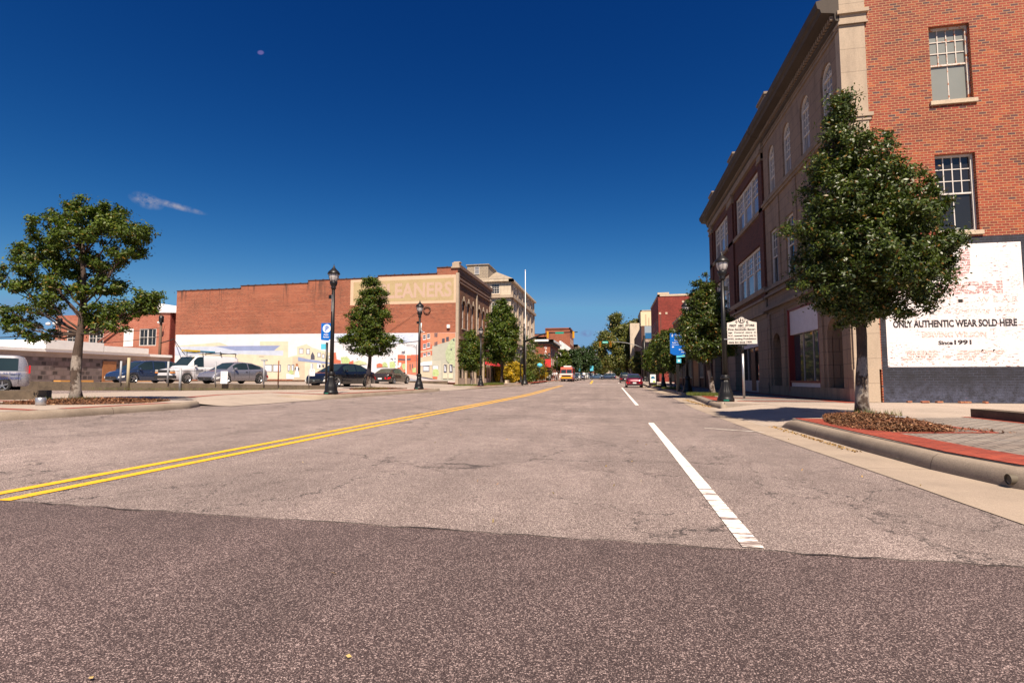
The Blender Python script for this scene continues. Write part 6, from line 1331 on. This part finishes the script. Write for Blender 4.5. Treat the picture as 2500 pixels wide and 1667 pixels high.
far=[(proto,-8.3,114,'second dark car behind the food truck',(.03,.03,.05)),(suv,-8.0,133,'dark navy car beyond the cyclist',(.01,.015,.05)),(suv,-7.9,141,'large silver car under the nearer cyan banner',(.5,.49,.48)),(suv,-7.8,149,'white car behind the large silver car',(.7,.69,.68)),(proto,-7.8,158,'grey car below the farther cyan banner',(.3,.3,.31)),(suv,-7.7,168,'pale car in the far left parking row, nearest of the last four',(.5,.5,.5)),(proto,-7.7,179,'dark small car second of the last four on the left',(.05,.05,.06)),(suv,-7.6,192,'white car third of the last four on the left',(.65,.65,.65)),(proto,-7.6,206,'grey car at the very end of the left row',(.25,.25,.3))]
for i,(src,x,y,lb,c) in enumerate(far):
    o=copy_tree(src,(x,y,rise(y)+.12),radians(-90),lb); 
    recolor(o,src.children[0].data.materials[0],paint('far_paint_%d'%i,c,.3))
o=copy_tree(suv,(-1.5,150,rise(150)),radians(180),'dark blue car crossing the street far ahead, left of two'); recolor(o,suv.children[0].data.materials[0],paint('cross_blue',(.03,.05,.10),.3)); o['group']='cars crossing far ahead'
o=copy_tree(proto,(-2.9,153,rise(153)),radians(180),'x'); o['label']='small blue car partly hidden behind the dark crossing car'; o['group']='cars crossing far ahead'; o.location=(-4.6,151,rise(151))
recolor(o,proto.children[0].data.materials[0],paint('cross_blue2',(.05,.09,.16),.3))
o=copy_tree(suv,(2.0,92,.26),radians(90),'black sport utility car with red tail lights ahead of the red sedan'); recolor(o,suv.children[0].data.materials[0],paint('suv_black',(.012,.012,.015),.3)); del o['group']
o=copy_tree(suv,(2.2,112,.42),radians(90),'dark red pickup like car in front of the black one on the right'); recolor(o,suv.children[0].data.materials[0],paint('suv_red',(.1,.01,.012),.3)); del o['group']
# ------------------------------------------------------------------ people far down the street
def person(label,loc,rz,shirt,trou,skin=(.35,.2,.14),arm=(.25,-.1),step=.15,hat=None):
    r=thing('person',label,'person',loc,None,rz)
    J=dict(p=(0,0,.95),c=(0,0,1.25),n=(0,0,1.47),h=(0,.01,1.58),h2=(0,.015,1.70))
    V=[J['p'],J['c'],J['n'],J['h'],J['h2']]; E=[(0,1),(1,2),(2,3),(3,4)]; Rr=[.15,.17,.055,.095,.075]
    for s in (-1,1):
        b=len(V); V+=[(s*.1,0,.88),(s*.11,step*s,.5),(s*.11,step*s*1.3-.03,.08),(s*.12,step*s*1.3+.14,.04)]; E+=[(0,b),(b,b+1),(b+1,b+2),(b+2,b+3)]; Rr+=[.1,.065,.045,.04]
        b=len(V); V+=[(s*.2,0,1.4),(s*.26,arm[0]*.4,1.14),(s*.25,arm[0] if s>0 else arm[1],.92),(s*.25,(arm[0] if s>0 else arm[1])*1.1,.84)]; E+=[(1,b),(b,b+1),(b+1,b+2),(b+2,b+3)]; Rr+=[.06,.045,.035,.035]
    me=bpy.data.meshes.new('tmp'); me.from_pydata(V,E,[]); ob=bpy.data.objects.new('tmp',me); COL.objects.link(ob)
    md=ob.modifiers.new('s','SKIN'); sv=me.skin_vertices[0].data
    for i,q in enumerate(Rr): sv[i].radius=(q,q*.8)
    sv[0].use_root=True; ob.modifiers.new('d','SUBSURF').levels=1
    dg=bpy.context.evaluated_depsgraph_get(); dg.update(); m2=bpy.data.meshes.new_from_object(ob.evaluated_get(dg)); bpy.data.objects.remove(ob)
    m2.materials.clear(); ms=[plain('skin_%d'%int(skin[0]*99),skin,.6),plain('shirt_%d_%d'%(int(shirt[0]*99),int(shirt[2]*99)),shirt,.8),plain('trousers_%d'%int(trou[2]*99),trou,.8),M['plastic']]
    for m in ms: m2.materials.append(m)
    for p in m2.polygons:
        z=p.center.z; ax=abs(p.center.x); p.use_smooth=True
        p.material_index=0 if z>1.48 or (ax>.2 and z<1.1) else 1 if z>.95 or ax>.2 else 2 if z>.1 else 3
    b=bpy.data.objects.new('body',m2); link(b,r)
    mb=MB(); mb.sm=True; mb.grid([[(.1*cos(a)*cos(t),.015+.1*sin(a)*cos(t),1.70+.1*sin(t)) for a in [2*pi*k/12 for k in range(12)]] for t in (-.2,.2,.6,1.0,1.4,1.57)],closed=True); mb.build('hair',M['dark'] if not hat else plain('hat',hat,.8),r)
    return r
person('person in a pale shirt and black trousers walking on the left pavement behind the bin',(-11.6,101,.68),.3,(.6,.58,.62),(.02,.02,.03))
person('person in a white top standing by the food truck',(-10.2,95.5,.6),2.5,(.7,.7,.7),(.4,.38,.38),arm=(.4,.5))
person('person in a white shirt and dark trousers beside the lamp post near the food truck',(-10.9,98.5,.62),1.2,(.62,.62,.65),(.03,.03,.04),step=.05)
cy=thing('bicycle','bicycle ridden along the left side of the street far ahead','bicycle',(-6.1,112,.42)); mb=MB()
for y in (-.5,.5): mb.tube([(0,y+.34*cos(2*pi*i/16),.35+.34*sin(2*pi*i/16)) for i in range(17)],.02,5)
mb.build('wheels',M['tyre'],cy); mb=MB(); mb.tube([(0,-.5,.35),(0,-.35,.95),(0,.2,.85),(0,0,.4),(0,-.35,.8)],.02,5); mb.tube([(-.25,-.3,1.0),(.25,-.3,1.0)],.015,5); mb.build('frame',M['black'],cy)
person('person in a white shirt riding a bicycle on the left of the street',(-6.1,112,.75),3.14,(.75,.75,.78),(.03,.03,.05),step=.2)
# ------------------------------------------------------------------ trees and plants
M['leafG']=leafmat('glossy_dark_leaves',(.018,.034,.006),(.062,.088,.012),(.2,.10,.02),.42,.14)
M['leafL']=leafmat('broad_green_leaves',(.015,.034,.004),(.075,.11,.010),(.17,.10,.012),.5,.16,.3)
M['leafO']=leafmat('olive_oak_leaves',(.05,.065,.014),(.13,.14,.03),(.26,.17,.04),.5,.2)
M['leafY']=leafmat('yellow_shrub_leaves',(.20,.15,.01),(.50,.34,.02),(.1,.14,.02),.5,.25)
M['leafD']=leafmat('deep_green_leaves',(.015,.035,.01),(.035,.065,.015),None,.45,.12)
M['bark']=barkmat('patchy_bark',(.04,.025,.018),(.095,.062,.045),(.46,.39,.33)); M['barkd']=barkmat('dark_bark',(.03,.02,.016),(.08,.055,.042))
def leaf_mesh(name,C,N_,L,Wd,mat,parent,up=.35,droop=0.):
    """C: leaf centres (n,3); each leaf a small pointed blade facing roughly outwards"""
    n=len(C); d=RNG.normal(size=(n,3)); d/=np.linalg.norm(d,axis=1)[:,None]
    nn=N_+RNG.normal(size=(n,3))*.75+np.array([0,0,up]); nn/=np.linalg.norm(nn,axis=1)[:,None]
    t=np.cross(nn,d); t/=np.linalg.norm(t,axis=1)[:,None]; b=np.cross(nn,t)
    l=(L*(.65+.7*RNG.random(n)))[:,None]; w=(Wd*(.7+.6*RNG.random(n)))[:,None]
    v=np.empty((n,4,3)); v[:,0]=C-t*l*.5; v[:,1]=C+b*w*.5+t*l*.05+nn*l*.06; v[:,2]=C+t*l*.5; v[:,3]=C-b*w*.5+t*l*.05+nn*l*.06
    me=bpy.data.meshes.new(name); me.vertices.add(n*4); me.vertices.foreach_set('co',v.reshape(-1)); me.loops.add(n*4); me.loops.foreach_set('vertex_index',np.arange(n*4,dtype=np.int32))
    me.polygons.add(n); me.polygons.foreach_set('loop_start',np.arange(0,n*4,4,dtype=np.int32)); me.polygons.foreach_set('loop_total',np.full(n,4,dtype=np.int32)); me.update(calc_edges=True); me.materials.append(mat)
    return link(bpy.data.objects.new(name,me),parent)
def tree(label,loc,blobs,nleaf,L,Wd,mat,bark,trunk,tr=.14,cl=.22,group=None,shell=.5,sub=None,branches=True,lean=(0,0),name='tree',stray=.04,twig=None,seed=1,cat='tree',trtop=.6,clump=45):
    """blobs: (x,y,z,rx,ry,rz) lobes of the crown; leaves come in clusters through their outer volume"""
    r=thing(name,label,cat,loc,group); rg=random.Random(seed)
    global RNG; RNG=np.random.default_rng(seed)
    B=np.array(blobs,float); vol=(B[:,3]*B[:,4]*B[:,5])**(2/3)+.012*B[:,3]; pr=vol/vol.sum()
    nc=max(8,int(nleaf/clump)); k=RNG.choice(len(B),nc,p=pr); d=RNG.normal(size=(nc,3)); d/=np.linalg.norm(d,axis=1)[:,None]
    rad=(shell+(1-shell)*RNG.random(nc)**.5)[:,None]*(1+.12*np.sin(d[:,:1]*9+k[:,None])*np.cos(d[:,2:]*7))
    cc=B[k,:3]+d*rad*B[k,3:6]
    cen=B[:,:3].mean(0)
    m=RNG.integers(0,nc,nleaf); sz=cl*(.55+.9*RNG.random(nc)); off=RNG.normal(size=(nleaf,3))*sz[m][:,None]*np.array([.55,.55,.42]); st=RNG.random(nleaf)<stray; off[st]*=1.8
    C=cc[m]+off; Nn=d[m]*.7+off/(cl+1e-6)*.4
    leaf_mesh('crown',C,Nn,L,Wd,mat,r)
    mb=MB(); h=trunk; pts=[]; rr=[]
    nseg=12; top=B[:,2].max()*trtop
    for i in range(nseg+1):
        t=i/nseg; z=t*max(h,top); pts.append((lean[0]*t+.03*sin(z*2.1+seed),lean[1]*t+.03*cos(z*1.7+seed),z-.05)); rr.append(tr*(1.35 if i==0 else 1.)*(1-.75*t)*(1+.08*sin(z*5+seed)))
    mb.tube(pts,rr,12)
    if branches:
        for q,(x,y,z,rx,ry,rz) in enumerate(blobs):
            zs=min(max(h*.85,z-1.1*max(rz,abs(x))),max(h,top)*.92); t=zs/max(h,top); p0=Vector((lean[0]*t,lean[1]*t,zs)); p1=Vector((x,y,z)); mid=(p0*.55+p1*.45)+Vector((0,0,-.08*(p1-p0).length))
            mb.tube([p0,mid,p1],[tr*.32*(1-.5*t),tr*.17,tr*.05],6)
            for _ in range(5):
                e=Vector((rg.gauss(0,1),rg.gauss(0,1),rg.gauss(0,.7))).normalized(); mb.tube([mid.lerp(p1,rg.random()),p1+Vector((e.x*rx,e.y*ry,e.z*rz))*.85],[tr*.1,tr*.03],4,False)
    t_=mb.build('trunk',bark,r); return r
def cone_blobs(prof,n,seed,rx=1,cx=0,cy=0,flat=.7):
    rg=random.Random(seed); out=[]
    for i in range(n):
        t=(i+.5)/n; z0,z1=prof[0][0],prof[-1][0]; z=z0+(z1-z0)*t; R_=interp(prof,z); a=rg.uniform(0,2*pi)+i*2.4
        for q in range(3 if R_>.5 else 1):
            aa=a+q*2.1; s=R_*.55; out.append((cx+cos(aa)*R_*.45,cy+sin(aa)*R_*.45,z,s*rg.uniform(.85,1.15),s*rg.uniform(.85,1.15),s*flat*rg.uniform(.8,1.1)))
    return out
pr=[(2.1,.8),(2.35,1.25),(2.75,1.47),(3.1,1.5),(4.0,1.33),(4.4,1.18),(4.85,.95),(5.3,.7),(5.7,.46),(6.1,.32),(6.6,.12)]
cxt=[(2.,.08),(2.7,.2),(4.4,.13),(4.85,.0),(5.3,-.12),(5.7,-.22),(6.6,-.17)]
bl=[(x+interp(cxt,z),y,z,a,b,c) for x,y,z,a,b,c in cone_blobs(pr,15,4)]+[(-.17,0,5.95,.3,.3,.4),(-.2,0,6.2,.2,.2,.4),(-.17,0,6.4,.13,.13,.35),(-.15,.03,6.55,.1,.1,.25),(1.75,.1,3.35,.16,.25,.12),(1.45,-.1,4.3,.2,.25,.3),(.62,-.1,5.25,.13,.2,.4),(.2,0,5.75,.16,.2,.35),(-.3,0,6.4,.08,.1,.3),(-.03,0,6.35,.08,.1,.25),(1.0,0,4.8,.16,.2,.35)]
tree('dense glossy holly-like tree standing in the mulch bed at the right corner','' or (4.8,11.36,.2),bl,120000,.076,.035,M['leafG'],M['bark'],2.35,.118,.125,seed=11,shell=.62,trtop=.75,clump=85)
# left broad tree with open layered crown
s=1/119.  # metres per picked unit when the lobes were measured
LB_=[(-1.15,0,3.75,.75,.7,.55),(-.25,.2,4.9,.6,.6,.5),(-.75,-.2,4.6,.65,.6,.5),(.35,0,4.75,.55,.6,.45),(.95,.1,4.55,.5,.55,.45),(1.35,0,4.0,.42,.45,.35),(-1.45,.1,3.0,.6,.6,.35),(-.6,.3,3.9,.7,.7,.55),(.2,-.3,4.2,.6,.6,.5),(.8,0,3.7,.45,.5,.3),(-.5,0,3.2,.5,.55,.4),(.75,.1,3.05,.45,.5,.25),(-1.1,-.1,2.45,.5,.5,.2),(-1.75,0,2.05,.42,.45,.28),(-1.25,.2,1.8,.5,.45,.22),(.7,0,2.3,.55,.5,.3),(1.3,.1,2.35,.55,.5,.3),(1.85,0,2.45,.38,.4,.3),(1.3,-.1,1.95,.28,.3,.2),(.35,.2,2.0,.35,.4,.25),(-.2,.1,5.3,.3,.35,.25),(.6,.2,5.1,.35,.35,.25),(-1.0,.2,5.0,.3,.3,.25)]
tree('broad open crowned tree with layered branches at the left corner',(-13.84,11.29,.35),[(a*1.08-.1,b,c+.0,d*.98,e*.9,f*.8) for a,b,c,d,e,f in LB_+[(-2.0,0,3.35,.45,.5,.4),(-2.05,.1,2.35,.45,.5,.3),(-1.6,.2,4.2,.5,.5,.4),(2.0,0,2.7,.3,.3,.25),(1.6,0,4.4,.35,.4,.3),(.0,.3,3.5,.45,.4,.35),(.35,-.3,2.85,.35,.35,.25),(-.5,-.3,2.6,.4,.4,.2)]],48000,.085,.042,M['leafL'],M['bark'],2.1,.135,.115,seed=21,shell=.62,trtop=.8,stray=.02,clump=70)
pr=[(1.9,.8),(2.2,1.45),(2.7,1.55),(3.5,1.35),(4.2,1.05),(5.0,.7),(5.6,.4),(6.0,.15)]
tree('leaning tree with pale cut bark between the historic marker and the blue sign',(4.69,26.4,.2),cone_blobs(pr,9,5,cx=-.25),42000,.12,.06,M['leafG'],M['bark'],2.3,.13,.17,seed=31,clump=60,lean=(-.55,0),shell=.4)
pr=[(2.1,1.0),(2.5,1.5),(3.2,1.3),(4.2,1.2),(5.2,.95),(6.0,.8),(6.6,.4)]
lb=cone_blobs(pr,8,6)+[(-1.2,0,2.9,.6,.6,.4),(-1.0,0,4.3,.5,.5,.4),(1.2,0,2.8,.6,.6,.35),(.5,0,5.6,.6,.5,.5),(.7,0,4.4,.5,.5,.4)]
tree('mid-sized ragged tree standing by the black sedan in front of the faded wall sign',(-14.1,28.51,.35),[(x*1.15,y*1.1,z,a*.9,b*.9,c*.8) for x,y,z,a,b,c in lb],32000,.13,.06,M['leafL'],M['bark'],2.2,.16,.17,clump=60,seed=41,shell=.3)
pr=[(1.5,.6),(1.9,1.3),(2.7,1.3),(3.6,1.1),(4.4,.8),(5.1,.35)]
tree('small tree before the ground floor of the mural building front',(-12.9,46.6,.335),cone_blobs(pr,7,7),15000,.17,.09,M['leafL'],M['bark'],1.6,.11,.25,seed=51,shell=.35)
pr=[(2.6,1.2),(3.2,2.0),(4.5,2.05),(6.0,1.85),(7.2,1.4),(8.2,.95),(9.0,.35)]
tree('tallest dense round tree on the left, hiding the courthouse corner',(-11.4,53.2,.335),cone_blobs(pr,9,8),42000,.2,.11,M['leafL'],M['barkd'],2.6,.17,.28,clump=60,seed=61,shell=.4)
pr=[(1.4,.7),(1.9,1.35),(2.8,1.3),(3.8,.95),(4.5,.5)]
tree('rounded tree left of the direction sign on the right pavement, nearer of two',(4.3,41.5,.2),cone_blobs(pr,7,9),14000,.17,.09,M['leafG'],M['bark'],1.5,.12,.28,seed=71,shell=.35)
pr=[(1.6,.8),(2.1,1.5),(3.2,1.6),(4.2,1.3),(5.2,.6)]
tree('rounded tree above the litter bin on the right pavement, farther of two',(4.9,55.1,.2),cone_blobs(pr,7,10),14000,.2,.1,M['leafL'],M['bark'],1.6,.12,.3,seed=81,shell=.35)
tree('tree behind the shop row lamp on the right',(5.6,74,.35),cone_blobs([(1.6,.8),(2.3,1.6),(3.8,1.6),(5.2,.7)],6,12),9000,.25,.13,M['leafL'],M['bark'],1.8,.13,.35,seed=83,shell=.35)
# great oak
rg=random.Random(9)
ob=[(-8.2,0,10.0,2.2,2.4,1.4),(-7.3,0,7.9,1.3,2,1.),(-5.8,0,12.6,2.6,2.5,1.8),(-3.6,1,15.6,2.0,2,1.6),(-3.2,0,18.3,1.5,1.7,1.4),(-4.6,-1,10.2,2.3,2.5,1.4),(-1.2,0,14.2,2.6,3,2.4),(2.0,0,14.8,3.0,3,2.2),(4.5,0,12.4,2.6,3,2.4),(.5,-1,11.,3.2,3,2.2),(-2,-2,8.2,2.4,2.5,1.4),(3.2,0,8.6,3.4,3,2.6),(-1,-2,5.6,3.4,3,2.2),(-4.0,-2,5.2,2.4,2.4,1.8),(2.8,-2,5.2,3.2,3,2.2),(4.8,0,6.,2.4,2.6,2.2),(3.2,0,16.4,1.6,2,1.2)]
tree('great spreading oak with olive leaves on the right side far down the street',(4.2,160,.9),ob,60000,.5,.34,M['leafO'],M['barkd'],4,.65,.85,seed=91,shell=.35,stray=.03)
for i,(x,y,z,h,w_,mt,lb) in enumerate(((-10.6,112,.7,6.5,2.3,'leafL','green tree right of the vertical white letters, in front of the finned building'),(-10.3,134,.9,7.5,2.6,'leafD','dark rounded tree above the parked cars just past the food truck'),(-9.6,160,1.1,9.5,4.2,'leafD','large dark tree over the parked cars beyond the nearer cyan banner'),(-8.5,205,1.5,12,4.4,'leafD','far dark green tree closing the left row'),(-5.2,260,1.9,13,6.,'leafO','olive tree mass at the end of the street, left of the oak'),(3.,300,2.1,14,8,'leafD','dark tree mass filling the end of the street below the oak'),(5.6,118,.7,6.,2.4,'leafO','small olive tree beside the right signal pole'),(8.,230,1.6,10,5,'leafO','tree behind the oak trunk on the right'),(-8,335,2.1,9,6,'leafD','dark low tree before the far pale house, on its left'),(4.5,338,2.1,7,5,'leafO','olive low tree before the far pale house, on its right'))):
    p_=[(h*.22,w_*.6),(h*.35,w_),(h*.6,w_*.95),(h*.8,w_*.7),(h,w_*.3)]
    tree(lb,(x,y,z),cone_blobs(p_,6,20+i),9000,.3+.12*(w_>3)+.15*(y>200),.2+.1*(y>150),M[mt],M['barkd'],h*.25,.2,.16*w_,seed=100+i,shell=.35)
# shrubs before the courthouse
for i,(x,y,w_,h,mt,lb) in enumerate(((-15.3,70.5,1.9,3.3,'leafY','yellow leaved shrub just right of the red awning'),(-13.2,69,1.7,3.0,'leafY','bright yellow shrub behind the traffic mast'),(-13.4,75,1.5,2.6,'leafL','green shrub between the two yellow shrubs'),(-12.9,80,2.4,4.5,'leafO','tall olive shrub before the courthouse front'),(-12.7,87,2.2,3.8,'leafY','farther yellow shrub below the green tree'),(-12.4,93,2.0,4.8,'leafD','dark shrub behind the left litter bin'),(-13.3,84,3.,7.4,'leafL','green tree-like shrub in front of the courthouse far corner'),(-11.5,70,.9,1.5,'leafL','low green bush at the foot of the traffic mast'))):
    tree(lb,(x,y,rise(y)+.3),cone_blobs([(.3,w_*.7),(h*.4,w_),(h*.75,w_*.8),(h,w_*.35)],5,40+i),8000,.2,.12,M[mt],M['barkd'],.5,.08,.3,seed=130+i,shell=.4,name='shrub',cat='shrub')
tree('pale orange topped tree peeking over the red brick building',(-66,84,.5),cone_blobs([(7,1.5),(9,2.2),(11.2,1.2)],4,50),4000,.4,.3,M['leafO'],M['barkd'],7,.2,.5,seed=150)
# mulch, leaves, grass
M['mulch']=leafmat('mulch_chips',(.07,.028,.014),(.2,.085,.04),(.38,.22,.12),.7,0.)
def litter(name,label,pts,L,Wd,mat,flat=.6,kind='stuff',jit=.02):
    n=len(pts); C=np.array(pts)+np.random.default_rng(len(pts)).normal(size=(n,3))*np.array([0,0,jit]); 
    o=leaf_mesh(name,C,np.tile(np.array([0,0,1.4]),(n,1))*flat,L,Wd,mat,None); o['kind']=kind; o['label']=label; o['category']='ground litter'; return o
def bed(cx,cy,rx,ry,z,h,n,rot=0,seed=3):
    rg=random.Random(seed); out=[]
    while len(out)<n:
        a=rg.uniform(0,2*pi); q=sqrt(rg.random()); q*= (1+.12*sin(3*a+seed)); x=q*rx*cos(a); y=q*ry*sin(a); zz=z+h*max(0,1-q*q)
        out.append((cx+x*cos(rot)-y*sin(rot),cy+x*sin(rot)+y*cos(rot),zz))
    return out
def mound(cx,cy,rx,ry,z,h,rot,mat,seed=3):
    rows=[]
    for i in range(9):
        q=i/8; row=[]
        for k in range(28):
            a=2*pi*k/28; qq=q*(1+.12*sin(3*a+seed)); x=qq*rx*cos(a); y=qq*ry*sin(a); row.append((cx+x*cos(rot)-y*sin(rot),cy+x*sin(rot)+y*cos(rot),z+h*max(0,1-q*q)-.004))
        rows.append(row)
    mb=MB(); mb.sm=True; mb.grid(rows,closed=True); o=mb.build('planting_bed',mat); o['kind']='structure'; return o
M['mulchbase']=concrete('mulch_base',(.10,.045,.025),60,.3)
mound(4.35,9.95,.72,1.75,.197,.1,-.12,M['mulchbase']); litter('mulch','red brown bark mulch around the right corner tree',bed(4.35,9.95,.74,1.8,.2,.105,15000,-.12),.06,.018,M['mulch'])
litter('fallen_leaves','scattered mulch and leaves on the brick band',bed(4.6,8.8,.9,.6,.208,.0,260,0,9),.05,.018,M['mulch'],jit=.004)
mound(-12.9,10.9,1.7,1.2,.352,.07,.5,M['mulchbase'],5); litter('mulch','brown mulch around the left corner tree',bed(-12.9,10.9,1.75,1.2,.355,.075,7000,.5,5),.07,.022,M['mulch'])
mound(-13.4,28.0,1.5,2.0,.352,.05,0,M['mulchbase'],6); litter('mulch','brown mulch around the tree by the black sedan',bed(-13.4,28.0,1.5,2.0,.355,.055,3000,0,6),.09,.03,M['mulch'])
rg=random.Random(8)
litter('fallen_leaves','yellow brown leaves gathered along the right gutter',[(3.08-abs(rg.gauss(0,.05)),rg.uniform(7.4,11),.02) for _ in range(260)]+[(3.2-abs(rg.gauss(0,.12)),rg.uniform(18,24),.02) for _ in range(500)],.04,.022,leafmat('dry_leaves',(.14,.07,.02),(.4,.24,.08),None,.6,.1),jit=.006)
litter('fallen_leaves','few small yellow leaves and scraps strewn over the road',[(rg.uniform(-6,3),rg.uniform(1.3,9),.014) for _ in range(40)],.028,.018,leafmat('road_scraps',(.4,.2,.05),(.5,.36,.15),(.1,.05,.02),.6,.1),jit=.002)
M['grass']=leafmat('grass_blades',(.05,.07,.012),(.13,.15,.03),None,.5,.2)
def grass(label,cx,cy,rx,ry,z,n,L=.09,seed=1):
    rg=random.Random(seed); mb=MB()
    for _ in range(n):
        a=rg.uniform(0,2*pi); q=sqrt(rg.random()); x=cx+q*rx*cos(a); y=cy+q*ry*sin(a); t=rg.uniform(0,pi); l=L*rg.uniform(.5,1.2); dx=rg.gauss(0,.03); dy=rg.gauss(0,.03); w_=.006
        mb.poly([(x-w_*cos(t),y-w_*sin(t),z),(x+w_*cos(t),y+w_*sin(t),z),(x+dx,y+dy,z+l)])
    o=mb.build('grass',M['grass']); o['kind']='stuff'; o['label']=label; o['category']='grass'; return o
for a in (('grass around the leaning tree on the right',4.1,25.3,.75,1.6,.2,5000,.12,1),('grass at the foot of the nearer rounded right tree',4.3,41,.7,2,.2,2500,.15,2),('grass at the foot of the farther rounded right tree',4.5,54,.7,2,.2,1500,.15,3),('grass under the small tree on the left',-12.3,44,1.4,2.0,.335,2500,.16,4),('grass under the tallest left tree',-11.5,50,.8,3,.335,3500,.25,5),('weeds at the foot of the right corner tree',4.85,11.0,.45,.3,.25,160,.14,6),('weeds by the left corner tree',-13.4,10.9,.7,.5,.36,260,.16,7),('weeds at the tree by the black sedan',-13.2,26.9,1.0,.7,.37,400,.14,8),('weeds along the foot of the retaining wall',-24,26.8,9,.12,.3,900,.14,9)): grass(*a)
